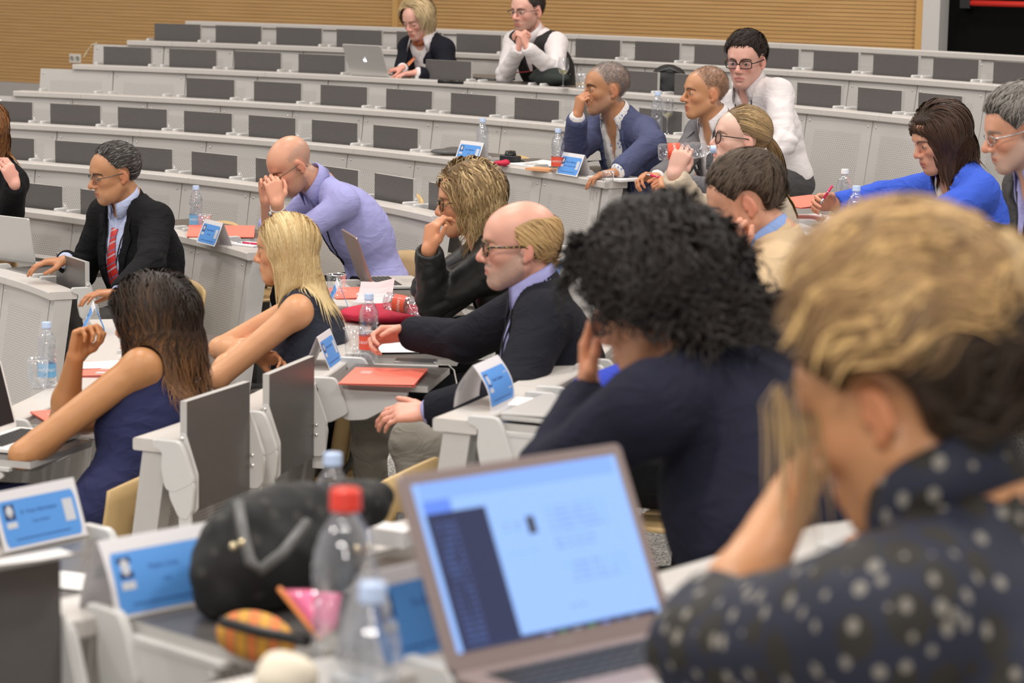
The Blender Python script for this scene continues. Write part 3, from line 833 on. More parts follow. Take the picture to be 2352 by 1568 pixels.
    base = col[None] * (1 + cv * rng.uniform(-1, 1, (n, 1))) * (1 + 0.15 * np.sin(cph)[:, None])
    if 'streak' in h:
        sc, amt = h['streak']; pick = (rng.uniform(0, 1, n) < amt); base[pick] = np.array(sc) * (1 + cv * rng.uniform(-1, 1, (pick.sum(), 1)))
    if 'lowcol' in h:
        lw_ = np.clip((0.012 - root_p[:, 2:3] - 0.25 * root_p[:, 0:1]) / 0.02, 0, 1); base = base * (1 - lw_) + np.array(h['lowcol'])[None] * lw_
    mixs = (s ** h.get('tipk', 1.5))[None, :, None]
    cc = base[:, None, :] * (1 - mixs) + (tip[None, None, :] * (1 + cv * rng.uniform(-1, 1, (n, 1, 1)))) * mixs
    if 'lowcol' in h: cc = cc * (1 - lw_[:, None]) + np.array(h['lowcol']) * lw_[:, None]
    cc = np.repeat(cc[:, :, None, :], h.get('sides', 2), 2).reshape(-1, 3)
    V_, F_, C_ = [v], [f], [cc]; off = len(v)
    # cap: a shell following the hair mass
    if h.get('cap', True):
        ct = h.get('cap_t', hair_off * 0.62)
        prims = [Ell(C, Rr + ct, k=0.01)] + h.get('extra', [])
        def capf(q):
            dd = eval_prims(prims, q) 
            dd = dd + h.get('cap_n', 0.0025) * vnoise(q, h.get('cap_f', 120), 1.0)
            mk = h['mask'](q).astype(f32); dd = dd + ct * 0.95 * (1 - np.clip(mk / 0.028, 0, 1)) ** 1.5
            return smax(dd, -mk, 0.004)
        lo, hi = bbox(prims, 0.02)
        hs = h.get('cap_h', 0.0055)
        vv, ff = surface_net(capf, [axis(lo[i], hi[i], hs) for i in range(3)])
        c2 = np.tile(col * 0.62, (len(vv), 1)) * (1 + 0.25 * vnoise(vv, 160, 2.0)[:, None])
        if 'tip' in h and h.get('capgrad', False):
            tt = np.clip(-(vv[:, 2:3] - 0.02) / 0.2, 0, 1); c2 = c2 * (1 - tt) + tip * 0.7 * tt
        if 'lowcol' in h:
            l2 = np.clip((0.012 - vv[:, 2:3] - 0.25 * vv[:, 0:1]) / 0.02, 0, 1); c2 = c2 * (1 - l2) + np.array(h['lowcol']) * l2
        V_.append(Hc + vv @ A.T); F_.append(ff + off); C_.append(np.clip(c2, 0, 1))
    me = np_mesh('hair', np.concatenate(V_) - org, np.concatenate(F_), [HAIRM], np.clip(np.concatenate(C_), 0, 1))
    return link('hair', me, root)

SITTERS = []
def person(sp):
    g = sp.get
    s = g('scale', 1.0)                        # 1 = tall man
    Hc = A3(W(*sp['head']))
    A = rot_axes(sp['yaw'], g('pitch', 0), g('roll', 0))
    hs = g('head_s', 1.0)
    k = sp['k']
    bf = math.radians(sp['face']); f0 = V(math.cos(bf), math.sin(bf), 0); up = V(0, 0, 1)
    nb = Hc + A @ V(-0.028, 0, -0.070) * hs
    Nk = nb + g('neck_v', V(0, 0, -0.085)) - f0 * g('neck_b', 0.045)
    if 'hip' in sp: H = A3(W(*sp['hip']))
    else:
        H = V(Nk[0], Nk[1], 0) - f0 * g('back', 0.08) + np.cross(V(0, 0, 1), f0) * g('lean', 0.0); H[2] = FL(k) + g('seat', 0.56)
    org = V(H[0], H[1], FL(k) if k is not None else 0)
    u = nrm(Nk - H); f = nrm(f0 - u * np.dot(f0, u)); l = np.cross(u, f); B = np.stack([f, l, u], 1)
    Lt = np.linalg.norm(Nk - H)
    hun = g('hunch', 0.02)
    Md = (Nk + H) / 2 - f * hun
    C = Nk - u * 0.19 * s - f * hun * 0.6 + f * 0.015
    sw = g('sh_w', 0.175) * s
    sdrop = g('sh_drop', 0.045)
    S = {}
    for side, sg in (('L', 1), ('R', -1)):
        S[side] = Nk - u * sdrop + l * sg * sw + f * g('sh_f', 0.02) + g('sh' + side, V(0, 0, 0))
    L1, L2 = 0.295 * s, 0.262 * s
    Wr, El, Hd = {}, {}, {}
    for side, sg in (('L', 1), ('R', -1)):
        h = g('hand' + side)
        if h is None:
            Wr[side] = H + f * 0.30 * s + l * sg * 0.12 + up * 0.06; hd = dict(d=f + l * (-sg) * 0.5, n=-up, curl=0.35)
        else:
            Wr[side] = A3(W(*h['w'])) if 'w' in h else h['p']; hd = h
        if hd.get('e') is not None:
            # slide elbow and wrist along their lines of sight until the arm has its right lengths
            best = None; ex_, ey_, e0 = hd['e']; wx_, wy_, w0_ = hd['w']
            re, rw = A3(ray(ex_, ey_)), A3(ray(wx_, wy_)); O = V(0, 0, CAMZ)
            for it, (se, sw_) in enumerate(((0.5, 0.22), (0.06, 0.04))):
                ce, cw = (e0, w0_) if it == 0 else best[1:]
                for ye in np.linspace(ce - se, ce + se, 33):
                    E_ = O + re * ye
                    for yw in np.linspace(cw - sw_, cw + sw_, 15):
                        W_ = O + rw * yw
                        er = (np.linalg.norm(E_ - S[side]) - L1) ** 2 + (np.linalg.norm(W_ - E_) - L2) ** 2 + 0.012 * (yw - w0_) ** 2 + 0.004 * (ye - e0) ** 2
                        if best is None or er < best[0]: best = (er, ye, yw)
            El[side] = O + re * best[1]; Wr[side] = O + rw * best[2]
        else: El[side] = ik(S[side], Wr[side], L1, L2, hd.get('hint', -up * 0.8 + l * sg * 0.5 - f * 0.3))
        Hd[side] = hd
    # ---- skin
    hp = head_prims(sp)
    bw = g('bulk', 1.0)
    arms = []
    am = g('arm', 1.0)
    for side in 'LR':
        hd = Hd[side]; dirw = nrm(np.asarray(hd['d'], float))
        arms += [Cap(S[side], El[side], 0.048 * s * am, 0.039 * s * am, k=0.03), Cap(El[side], El[side] + (Wr[side] - El[side]) * 0.35, 0.039 * s * am, 0.041 * s * am, k=0.015),
                 Cap(El[side] + (Wr[side] - El[side]) * 0.3, Wr[side], 0.041 * s * am, 0.0265 * s, k=0.02)]
    torso = [Ell(C, (0.098 * s, 0.145 * s, 0.185 * s), B, k=0.06), Cap(Md, H, 0.10 * s, 0.11 * s, k=0.06),
             Cap(S['L'], S['R'], 0.050 * s, k=0.05)]
    nk = 0.058 * g('neck_r', 1.0)
    neck = [Cap(nb + A @ V(0.006, 0, -0.005), Nk + f * 0.025 - u * 0.02, nk, nk * 1.08, k=0.03),
            Cap(nb * 0.35 + Nk * 0.65 - f * 0.01, S['L'] * 0.75 + Nk * 0.25, 0.042, 0.036, k=0.05), Cap(nb * 0.35 + Nk * 0.65 - f * 0.01, S['R'] * 0.75 + Nk * 0.25, 0.042, 0.036, k=0.05)]
    hands = []
    for side, sg in (('L', 1), ('R', -1)):
        hd = Hd[side]; ts = 1 if side == 'R' else -1
        # right hand: thumb = d x n * +1 (palm down, pointing forward -> thumb to the left)
        hands.append(hand_prims(Wr[side], hd['d'], hd['n'], ts, hd.get('curl', 0.4), s * g('hand_s', 0.98), curls=hd.get('curls'), thumb=hd.get('thumb', 0.4)))
    hcen = [np.mean([q.bb()[0] / 2 + q.bb()[1] / 2 for q in hh], 0) for hh in hands]
    bare = [q for q in torso + neck + arms]
    def body_fn(p):
        p = p.astype(f32)
        d = eval_prims(bare, p)
        hq = ((p - Hc.astype(f32)) @ A.astype(f32)) / hs
        near = (hq ** 2).sum(1) < 0.21 ** 2
        if near.any():
            dh = np.full(len(p), 9.0, f32); dh[near] = eval_prims(hp, hq[near]) * hs
            d = np.where(near, smin(d, dh, 0.018), d)
        for hh, hc in zip(hands, hcen):
            near = ((p - hc.astype(f32)) ** 2).sum(1) < 0.17 ** 2
            if near.any():
                e = eval_prims(hh, p[near]); d[near] = smin(d[near], e, 0.012)
        return d
    lo, hi = bbox(bare + hands[0] + hands[1] + [Ell(Hc, (0.13,) * 3)], 0.03)
    res = g('res', 1.0); hb = 0.016
    fine = [[], [], []]
    for i in range(3):
        fine[i].append((Hc[i] - 0.135, Hc[i] + 0.135, g('hres', 0.0043) * res))
        for hc, sd in zip(hcen, 'LR'):
            if g('hand' + sd): fine[i].append((hc[i] - 0.085, hc[i] + 0.085, 0.0054 * res))
    vv, ff = surface_net(body_fn, [axis(lo[i], hi[i], hb, fine[i]) for i in range(3)])
    hq = (vv - Hc) @ A / hs
    dist = np.linalg.norm(hq - V(0, 0, 0.0), axis=1)
    rng = np.random.RandomState(5)
    skin = np.array(g('skin', (0.62, 0.34, 0.225)))
    colr = np.tile(skin, (len(vv), 1)) * (1 + 0.04 * vnoise(vv, 60)[:, None])
    hcl = head_color(hq, sp, rng)
    w_ = np.clip((0.155 - dist) / 0.02, 0, 1)[:, None]
    colr = colr * (1 - w_) + hcl * w_
    for hc in hcen:       # knuckles a little redder
        dh = np.linalg.norm(vv - hc, axis=1); m = np.clip((0.12 - dh) / 0.04, 0, 1)[:, None]
        colr = colr * (1 - m * 0.5) + colr * np.array([1.03, 0.84, 0.80]) * m * 0.5
    root = thing('person', sp['label'], 'person', Matrix.Translation(org))
    nq = 0
    # ---- eyes
    if g('eye_open', 0.7) > 0.25:
        for sg in (-1, 1):
            c = V(0.0735, sg * 0.031, -0.001); mb = MB(); mb.sphere((0, 0, 0), 0.0122, 8)
            vs_ = np.array(mb.v); gz = nrm(V(1.0, g('gaze', 0.0), g('gaze_z', -0.12)))
            a = vs_ @ gz / 0.0122
            cl = np.where(a[:, None] > 0.93, np.array([[0.008, 0.006, 0.005]]), np.where(a[:, None] > 0.80, np.array([g('iris', (0.10, 0.06, 0.03))]), np.array([[0.62, 0.57, 0.53]])))
            link('eye', np_mesh('eye', (Hc + (vs_ + c) @ A.T * hs) - org, np.array([q if len(q) == 4 else q + (q[-1],) for q in mb.f]), [EYEM], cl), root)
    # ---- clothes
    layers = {}
    def cloth(cs):
        e = cs.get('e', 0.012); sl = cs.get('sleeve', 'long'); fat = cs.get('fat', 0.0)
        tor = [Ell(C, (0.105 * s * bw + e, 0.155 * s + e, 0.19 * s + e), B, k=0.07),
               Ell(Md + f * g('belly', 0.0), (0.10 * s * bw + e + g('belly', 0.0), 0.138 * s * bw + e, 0.19 * s), B, k=0.08),
               Ell(H + u * 0.03, (0.118 * s * bw + e, 0.165 * s * bw + e, 0.15 * s), B, k=0.08)]
        if g('bust'): tor += [Ell(C + f * 0.075 + l * sg * 0.065 - u * 0.03, (0.055, 0.062, 0.06), B, k=0.05) for sg in (-1, 1)]
        if sl != 'none':
            tor += [Cap(S['L'] * 0.98 + S['R'] * 0.02, S['R'], 0.057 * s + e, k=0.05)]
            tor += [Cap(nb * 0.42 + Nk * 0.58 + f * 0.004, S[q] * 0.7 + Nk * 0.3, 0.046 + e * 0.7, 0.044 + e * 0.7, k=0.05) for q in 'LR']
        else:
            sr = cs.get('strap', 0.62)
            tor += [Cap(S['L'] * sr + S['R'] * (1 - sr), S['R'] * sr + S['L'] * (1 - sr), 0.058 * s + e, k=0.05)]
            tor += [Cap(nb * 0.15 + Nk * 0.85, S[q] * 0.5 + Nk * 0.5, 0.045 + e * 0.5, 0.042 + e * 0.5, k=0.04) for q in 'LR']
        arm_p = []; cuts = []; pairs = []
        if sl != 'none':
            for q in 'LR':
                na, nc_ = len(arm_p), len(cuts)
                fr = {'long': 1.0, 'short': 0.0, 'rolled': 0.45, 'half': 0.15}[cs.get('sleeve' + q, sl)]
                am2 = 0.050 * s * (1 + fat); 
                a, b, c_ = S[q], El[q], Wr[q]
                if fr <= 0.0:
                    b2 = a + (b - a) * 0.62
                    arm_p += [Cap(a, b2, am2 + e, 0.054 * s + e, k=0.03)]; cuts.append(Cap(b2 + (b - a) * 0.17, b, 0.075 * s, k=0.004, op='s'))
                else:
                    sh_ = cs['name'] == 'shirt'; ew = b + (c_ - b) * min(fr, (0.96 if sh_ else 0.88) if fr >= 1 else fr)
                    arm_p += [Cap(a, b, am2 + e, (0.040 + 0.006 * fat) * s + e, k=0.03), Cap(b, ew, (0.040 + 0.006 * fat) * s + e, (0.0305 if fr >= 1 else 0.039) * s + e, k=0.022)]
                    dv = nrm(c_ - b)
                    cuts.append(Cap(ew + dv * 0.062, ew + dv * 0.14, 0.05, k=0.004, op='s') if fr < 1 else Cap(c_ + dv * (0.062 if sh_ else 0.034), c_ + dv * 0.13, 0.05, k=0.003, op='s'))
        hem = cs.get('hem', -0.10)
        pairs = [(arm_p[0:1], cuts[0:1]), (arm_p[1:2], cuts[1:2])] if len(arm_p) == 2 else [(arm_p[0:2], cuts[0:1]), (arm_p[2:4], cuts[1:2])] if len(arm_p) == 4 else [(arm_p[:len(arm_p) - 2], cuts[0:1]), (arm_p[-2:], cuts[1:2])] if arm_p else []
        pr = tor + arm_p
        post = [Cap(nb + u * 0.02, nb + u * 0.25, 0.10, k=0.01, op='s')] if cs.get('neckhole', True) else []
        nr = cs.get('neck_r', 0.064)
        if cs.get('neckhole', True): ndir = nrm(nb + A @ V(0.01, 0, 0) - Nk - f * 0.02); post.append(Cap(Nk + f * 0.030 + ndir * (0.012 + cs.get('neck_lo', 0.0)), Nk + f * 0.03 + ndir * 0.3, nr, nr, k=0.012, op='s'))
        op_ = cs.get('open')          # (bottom distance below neck, width at top, width at bottom)
        if op_:
            b0, w1, w0 = op_
            def wedge(p):
                q = (p - Nk.astype(f32)) @ B.astype(f32); t = np.clip((q[:, 2] + b0) / b0, 0, 1.3)
                w = w0 + (w1 - w0) * t ** cs.get('vpow', 1.0)
                low = -(q[:, 2] + b0) if not cs.get('openbottom') else np.full(len(p), -1.0, f32)
                return np.maximum(np.maximum((np.abs(q[:, 1] - cs.get('voff', 0.0)) - w) * 0.85, 0.02 - q[:, 0]), low)
            post.append(Fn(wedge, 0.006, 's'))
        fr_amp = cs.get('fold', 1.0)
        el = [El['L'].astype(f32), El['R'].astype(f32)]
        Hf = (H + u * hem).astype(f32)
        def fn(p):
            p = p.astype(f32)
            d = eval_prims(tor, p); d = eval_prims(post, p, d)
            for ap, cp in pairs:
                if ap: d = smin(d, eval_prims(cp, p, eval_prims(ap, p)), 0.028).astype(f32)
            if fr_amp:
                near = np.abs(d) < 0.05
                if near.any():
                    pn = p[near]; q = pn @ B.astype(f32)
                    a = np.full(len(pn), 0.0012, f32)
                    for e_ in el: a += 0.0042 * np.exp(-((pn - e_) ** 2).sum(1) / 0.009)
                    a += 0.0016 * np.exp(-((pn - Md.astype(f32)) ** 2).sum(1) / 0.03) 
                    n1 = vnoise(q @ FOLD1, 24, k * 1.3 + 1.0); n2 = vnoise(q @ FOLD2, 21, 2.0)
                    d[near] += fr_amp * a * ((1 - 2.4 * np.sqrt(np.abs(n1))) * 0.8 + (1 - 2.4 * np.sqrt(np.abs(n2))) * 0.7)
            if False:
                q = (p - Nk.astype(f32)) @ B.astype(f32); t = np.clip((q[:, 2] + op_[0]) / op_[0], 0, 1.3)
                w = op_[2] + (op_[1] - op_[2]) * t ** cs.get('vpow', 1.0); off = np.abs(q[:, 1]) - w
                lw = cs['lapel'] * (0.35 + 0.75 * np.clip(t, 0, 1))
                lw = np.where((t > 0.70) & (t < 0.78), lw * 0.55, lw)
                mk = (off > -0.01) & (off < lw) & (q[:, 0] > 0.02) & (q[:, 2] > -op_[0]) & (t < 1.2)
                d = d - 0.006 * mk
            if cs.get('yoke'):
                q = (p - Nk.astype(f32)) @ B.astype(f32)
                d = d + 0.0025 * np.exp(-((q[:, 2] + 0.10) / 0.004) ** 2) * (q[:, 0] < 0)
            q = (p - Hf) @ u.astype(f32)
            lg = -q
            if cs.get('skirt') is None: d = smax(d, lg, 0.01)
            return d
        lo, hi = bbox(pr, 0.03); hh = cs.get('h', 0.0085) * res * 1.12
        v, fc = surface_net(fn, [axis(lo[i], hi[i], hh) for i in range(3)])
        nm = cs['name']; layers[nm] = fn
        link(nm, np_mesh(nm, v - org, fc, [cs['mat']]), root)
        return len(fc)
    for cs in g('clothes', []): nq += cloth(cs)
    hid = np.full(len(vv), 9.0, f32)
    for fn in layers.values(): hid = np.minimum(hid, fn(vv.astype(f32)))
    v2, f2, c2 = cluster(vv, ff, colr, hid < -0.018, 0.035)
    link('body', np_mesh('body', v2 - org, f2, [SKIN], np.clip(c2, 0, 1)), root)
    def surf(fc_name, lu, uu, out=0.0, fstart=0.30):
        """point on the front of a garment at lateral lu, distance uu below the neck"""
        fn = layers[fc_name]; base = Nk + l * lu - u * uu
        ts = np.linspace(fstart, -0.05, 90); p = (base[None] + f[None] * ts[:, None]).astype(f32); d = fn(p)
        i = np.argmax(d < 0.0); i = i if d[i] < 0 else 60
        return base + f * (ts[i] + out)
    def ribbon(name, pth, wid, mats_, th=0.002, fc='shirt', out=0.004, parent=None):
        """flat band draped on a garment; pth = [(lateral, down)], wid = widths"""
        mb = MB(); L = []; n = len(pth)
        for i, (a, b) in enumerate(pth):
            p0 = pth[max(i - 1, 0)]; p1 = pth[min(i + 1, n - 1)]; dx, dy = p1[0] - p0[0], p1[1] - p0[1]; q = math.hypot(dx, dy) or 1
            nx, ny = dy / q, -dx / q; w2 = wid[i] / 2
            A_, B_ = surf(fc, a + nx * w2, b + ny * w2, out), surf(fc, a - nx * w2, b - ny * w2, out)
            Cn = surf(fc, a, b, out); A_ = A_ + f * np.dot(Cn - A_, f) * 0.8; B_ = B_ + f * np.dot(Cn - B_, f) * 0.8
            L.append((A_, B_))
        vs_ = []
        for A_, B_ in L: vs_ += [A_ - org, B_ - org, A_ + f * th - org, B_ + f * th - org]
        fs_ = []
        for i in range(n - 1):
            o_ = 4 * i; fs_ += [(o_ + 2, o_ + 3, o_ + 7, o_ + 6), (o_, o_ + 4, o_ + 5, o_ + 1), (o_, o_ + 2, o_ + 6, o_ + 4), (o_ + 1, o_ + 5, o_ + 7, o_ + 3)]
        fs_ += [(0, 1, 3, 2), (4 * n - 4, 4 * n - 2, 4 * n - 1, 4 * n - 3)]
        mb.add(vs_, fs_, 0, True); 
        me = mb.mesh(name, [mats_])
        uvl = me.uv_layers.new(name='UVMap')
        return link(name, me, parent or root)
    def collar(name, mt, r0=0.060, hgt=0.036, openw=0.35, point=0.035, flare=0.016, tilt=0.35, dn=0.0, thick=0.003):
        """turned-down collar around the neck, open at the front"""
        cax = nrm((nb - Nk) * 0.6 + u * 0.05); fa = nrm(f - cax * np.dot(f, cax)); la = np.cross(cax, fa)
        cen = Nk + f * 0.026 + cax * (0.048 + dn)
        mb = MB(); n = 30; vs_ = []; prof_n = 8
        for i in range(n + 1):
            t = -1 + 2 * i / n; an = math.pi - 0 + t * (math.pi - openw)         # 0 = front
            an = math.pi * 1 + t * (math.pi - openw)
            d_ = fa * math.cos(an) + la * math.sin(an)
            front = max(0.0, (abs(t) - 0.62) / 0.38)
            drop = 0.030 * (0.5 - 0.5 * math.cos(an - math.pi)) * tilt * 2.2
            top = hgt * (1 - 0.25 * front) - drop; bot = -0.008 - drop
            pl = point * front ** 1.5
            rr = r0 * (1 + 0.04 * math.cos(an))
            prof = [(rr, bot), (rr, top), (rr + 0.003, top + 0.003), (rr + 0.008, top), (rr + flare * (1 + 0.6 * front), bot - 0.002 - pl), (rr + flare * (1 + 0.6 * front) - thick, bot - 0.002 - pl), (rr + 0.005, top - 0.006), (rr + 0.003, bot)]
            for r_, z_ in prof: vs_.append(cen + d_ * r_ + cax * z_ - org)
        fs_ = [(i * prof_n + j, i * prof_n + (j + 1) % prof_n, (i + 1) * prof_n + (j + 1) % prof_n, (i + 1) * prof_n + j) for i in range(n) for j in range(prof_n)]
        fs_ += [tuple(range(prof_n)), tuple(n * prof_n + j for j in range(prof_n - 1, -1, -1))]
        mb.add(vs_, fs_, 0, True); return mb.build(name, [mt], root)
    for cs in g('clothes', []):
        if cs.get('lapel') and cs.get('open'):
            b0, w1, w0 = cs['open']; lw = cs['lapel']
            for sg in (-1, 1):
                pth = []; wd = []
                for t in np.linspace(0, 1, 12):
                    dn_ = 0.005 + (b0 - 0.005) * t; tt = 1 - dn_ / b0; w = w0 + (w1 - w0) * tt
                    ww = lw * (1.1 - 0.75 * t) * (0.62 if t < 0.14 else 1.0); pth.append((sg * (w + ww * 0.46), dn_)); wd.append(ww)
                ribbon('lapel', pth, wd, cs['mat'], 0.005, cs['name'], 0.003)
            collar('jacket_collar', cs['mat'], r0=0.077, hgt=0.040, openw=1.05, point=0.02, flare=0.020, dn=-0.020, tilt=0.5)
    ctx = dict(root=root, org=org, Hc=Hc, A=A, hs=hs, f=f, l=l, u=u, Nk=Nk, nb=nb, H=H, surf=surf, ribbon=ribbon, collar=collar, Wr=Wr, El=El, S=S, Hd=Hd, layers=layers, body_fn=body_fn)
    # ---- trousers
    tr = g('trousers')
    if tr:
        kn = tr.get('knee'); hj = [H + l * sg * 0.085 * s - u * 0.0 for sg in (1, -1)]; pr = []
        for i, sg in enumerate((1, -1)):
            dk = min(0.42 * s, max(0.24, math.hypot(H[0] - CX, H[1] - CY) - RR(k) - 0.22)); K = A3(W(*kn[i])) if kn else H + f0 * dk + l * sg * 0.13 + V(0, 0, -0.02)
            ft = A3(W(*tr['foot'][i])) if tr.get('foot') else K + f0 * 0.02 + V(0, 0, -(K[2] - FL(k) - 0.09))
            pr += [Cap(hj[i], K, 0.092 * s, 0.068 * s, k=0.03), Cap(K, ft, 0.066 * s, 0.050 * s, k=0.02)]
            mb = MB(); fd = nrm(f0 + l * sg * 0.15)
            sp_ = [Cap(ft + V(0, 0, -0.035), ft + fd * 0.15 + V(0, 0, -0.055), 0.04, 0.034, k=0.02), Cap(ft, ft + V(0, 0, -0.05), 0.036, k=0.02)]
            lo, hi = bbox(sp_, 0.02)
            v, fc = surface_net(lambda p: eval_prims(sp_, p.astype(f32)), [axis(lo[j], hi[j], 0.013) for j in range(3)])
            link('shoe', np_mesh('shoe', v - org, fc, [tr.get('shoe', M_BLACK)]), root)
        pr += [Ell(H, (0.118 * s * bw, 0.165 * s * bw, 0.13 * s), B, k=0.05), Cap(H, H + u * 0.10, 0.10 * s * bw, k=0.05)]
        hjf = H.astype(f32)
        def tfn(p):
            p = p.astype(f32); d = eval_prims(pr, p); near = np.abs(d) < 0.05
            if near.any():
                pn = p[near]; d[near] += 0.0045 * (1 - 2 * np.abs(vnoise(pn * np.array([1, 1, 1.6], f32), 26, 3.0)))
            return d
        lo, hi = bbox(pr, 0.03); th_ = tr.get('h', 0.012)
        v, fc = surface_net(tfn, [axis(lo[j], hi[j], th_) for j in range(3)])
        link('trousers', np_mesh('trousers', v - org, fc, [tr['mat']]), root); nq += len(fc)
    # ---- hair
    if g('hair'):
        def coll(p):
            d = body_fn(p)
            for fn in layers.values(): d = np.minimum(d, fn(p))
            return d
        Ah = A * 1.0
        for hh in (g('hair') if isinstance(g('hair'), list) else [g('hair')]): make_hair(sp, hh, root, Hc, A * hs, coll, org)
    # ---- glasses
    gl = g('glasses')
    if gl:
        mb = MB(); wl, hl, rr = gl.get('w', 0.025), gl.get('h', 0.018), gl.get('r', 0.0016); pw = gl.get('p', 2.6)
        xg, zg = 0.097, -0.002 + gl.get('dz', 0.0)
        def T(p): return Hc + A @ (np.asarray(p, float) * hs) - org
        for sg in (-1, 1):
            ring = []
            for i in range(25):
                a = 2 * math.pi * i / 24; ca, sa = math.cos(a), math.sin(a)
                yy = sg * 0.033 + wl * np.sign(ca) * abs(ca) ** (2 / pw); zz = zg + hl * np.sign(sa) * abs(sa) ** (2 / pw)
                ring.append(T((xg - 0.25 * max(0, abs(yy) - 0.03) - 0.05 * (zz - zg), yy, zz)))
            if gl.get('rimless'): 
                mb.tube(ring[:13] if gl['rimless'] == 'top' else ring, rr * (1 if gl['rimless'] == 'top' else 0.5), 6)
            else: mb.tube(ring, rr, 6)
            mb.tube([T((xg - 0.006, sg * (0.033 + wl), zg + hl * 0.45)), T((xg - 0.012, sg * 0.069, zg + hl * 0.45)), T((0.04, sg * 0.079, zg + hl * 0.35)), T((-0.008, sg * 0.0825, 0.004)), T((-0.028, sg * 0.083, -0.012)), T((-0.036, sg * 0.081, -0.030))], gl.get('tr', rr * 1.3), 6)
        mb.tube([T((xg + 0.001, -0.033 + wl, zg + 0.003)), T((xg + 0.006, 0, zg + 0.006)), T((xg + 0.001, 0.033 - wl, zg + 0.003))], rr, 6)
        go = mb.build('glasses', [gl['mat']], root)
        lens = MB()
        for sg in (-1, 1):
            pts = []
            for i in range(20):
                a = 2 * math.pi * i / 20; ca, sa = math.cos(a), math.sin(a)
                yy = sg * 0.033 + (wl - 0.0005) * np.sign(ca) * abs(ca) ** (2 / pw); zz = zg + (hl - 0.0005) * np.sign(sa) * abs(sa) ** (2 / pw)
                pts.append((xg - 0.25 * max(0, abs(yy) - 0.03) - 0.05 * (zz - zg), yy, zz))
            lens.add([T(p) for p in pts], [tuple(range(20))], 0)
        lens.build('lens', [M_LENS], go)
    if g('extra_fn'): sp['extra_fn'](ctx)
    if g('who'):
        ctx['face'] = bf; SITTERS.append((H.copy(), bf, g('who'), k))
    return ctx
def lens_mat():
    m, nt, b = new_mat('clear_lens')
    out = nt.nodes['Material Output']; tr = N(nt, 'ShaderNodeBsdfTransparent'); gl = N(nt, 'ShaderNodeBsdfGlossy'); gl.inputs['Roughness'].default_value = 0.03
    mx = N(nt, 'ShaderNodeMixShader'); mx.inputs[0].default_value = 0.07
    nt.links.new(tr.outputs[0], mx.inputs[1]); nt.links.new(gl.outputs[0], mx.inputs[2]); nt.links.new(mx.outputs[0], out.inputs[0])
    tr.inputs[0].default_value = (0.93, 0.93, 0.94, 1)
    return m
M_LENS = lens_mat()
# ------------------------------------------------------------------ the rows
def c_at(k, px, dr=0.0, dz=0.0, lo=0.2, hi=1.7):
    """arc position on row k seen at image column px (used once to lay the rows out)"""
    best = None
    for i in range(1501):
        th = lo + (hi - lo) * i / 1500; p = P(RR(k) + dr, th, DESK(k) + dz)
        X, Y, Z = p[0], p[1], p[2] - CAMZ
        zc = Y * math.cos(TAU) - Z * math.sin(TAU); yc = Y * math.sin(TAU) + Z * math.cos(TAU)
        x = 1176 + math.cos(ROLL) * F_PX * X / zc + math.sin(ROLL) * F_PX * yc / zc
        if best is None or abs(x - px) < best[0]: best = (abs(x - px), th * RR(k))
    return best[1]
TH_E = 0.4751
def E0(k): return TH_E * RR(k)
def seatrow(first, pitch, n, states):
    return [(first - i * pitch, states[i] if i < len(states) else 'F') for i in range(n)]
bench(6.9, 2.6, c_at(6.9, 425), [], 'topmost grey bench front with plain top edge under the slatted wall')
bench(6, E0(6) + 0.0, c_at(6, 291), [(c, 'F') for c in [11.714 - 0.4743 * i for i in range(15)] if c > 4.7], 'second bench from the top, full line of folded dark tablets')
s5 = 'FFFFUFUUFFFFFF'
bench(5, E0(5) - 0.22, c_at(5, 165), [(10.522 - 0.491 * i, s5[i]) for i in range(14)], 'third bench from the top, with the silver laptop and wine glass on it')
s4 = 'NNFFFFFFFFF'
bench(4, E0(4), c_at(4, 29), [(9.323 - 0.502 * i, s4[i]) for i in range(11)], 'fourth bench from the top, row end behind the man in the white shirt')
s3 = 'FFFFFFFUUU'
bench(3, E0(3), 9.2, [(8.161 - 0.479 * i, s3[i]) for i in range(10)], 'far bench with two blue name cards, ending beside the man in the blue blazer')
s2 = 'FFFFFFFF'
bench(2, E0(2), 7.6, [(6.487 - 0.499 * i, s2[i]) for i in range(8)], 'far bench behind the man in the lilac shirt, its last two tablets folded')
bench(1, E0(1), 6.4, [(5.03 - 0.49 * i, 'FFFUU'[i]) for i in range(5)] , 'far bench with one blue name card in front of the man in the lilac shirt')
bench(0, E0(0), 5.0, [(2.155, 'F'), (2.64, 'U'), (3.125, 'N'), (3.61, 'N')], 'far bench with a laptop in front of the man in the red striped tie')
# near block
TH_N0, TH_N1 = -0.405, 0.275
def NE(k): return TH_N0 * RR(k)
bench(0, NE(0) - 0.5, TH_N1 * RR(0), [(-1.37, 'U'), (-0.88, 'U'), (-0.4, 'U'), (0.08, 'U'), (0.56, 'U')], 'near bench with a blue-labelled bottle before the dark-haired woman')
bench(1, NE(1), TH_N1 * RR(1), [(-1.885, 'F'), (-1.41, 'F'), (-0.81, 'U'), (-0.33, 'U'), (0.15, 'U'), (0.63, 'U'), (1.11, 'U')], 'near bench with two tablets folded up and red folders on the others')
bench(2, NE(2), TH_N1 * RR(2), [(-2.19, 'U'), (-1.70, 'U'), (-1.2, 'U'), (-0.7, 'U'), (-0.2, 'U'), (0.3, 'U'), (0.8, 'U'), (1.28, 'U')], 'near bench whose open end carries a curved blue name card')
bench(3, NE(3), TH_N1 * RR(3), [(-0.3, 'U'), (0.2, 'U'), (0.69, 'U'), (1.17, 'U'), (1.6, 'N')], 'near bench with papers and bottles in front of the woman in blue')
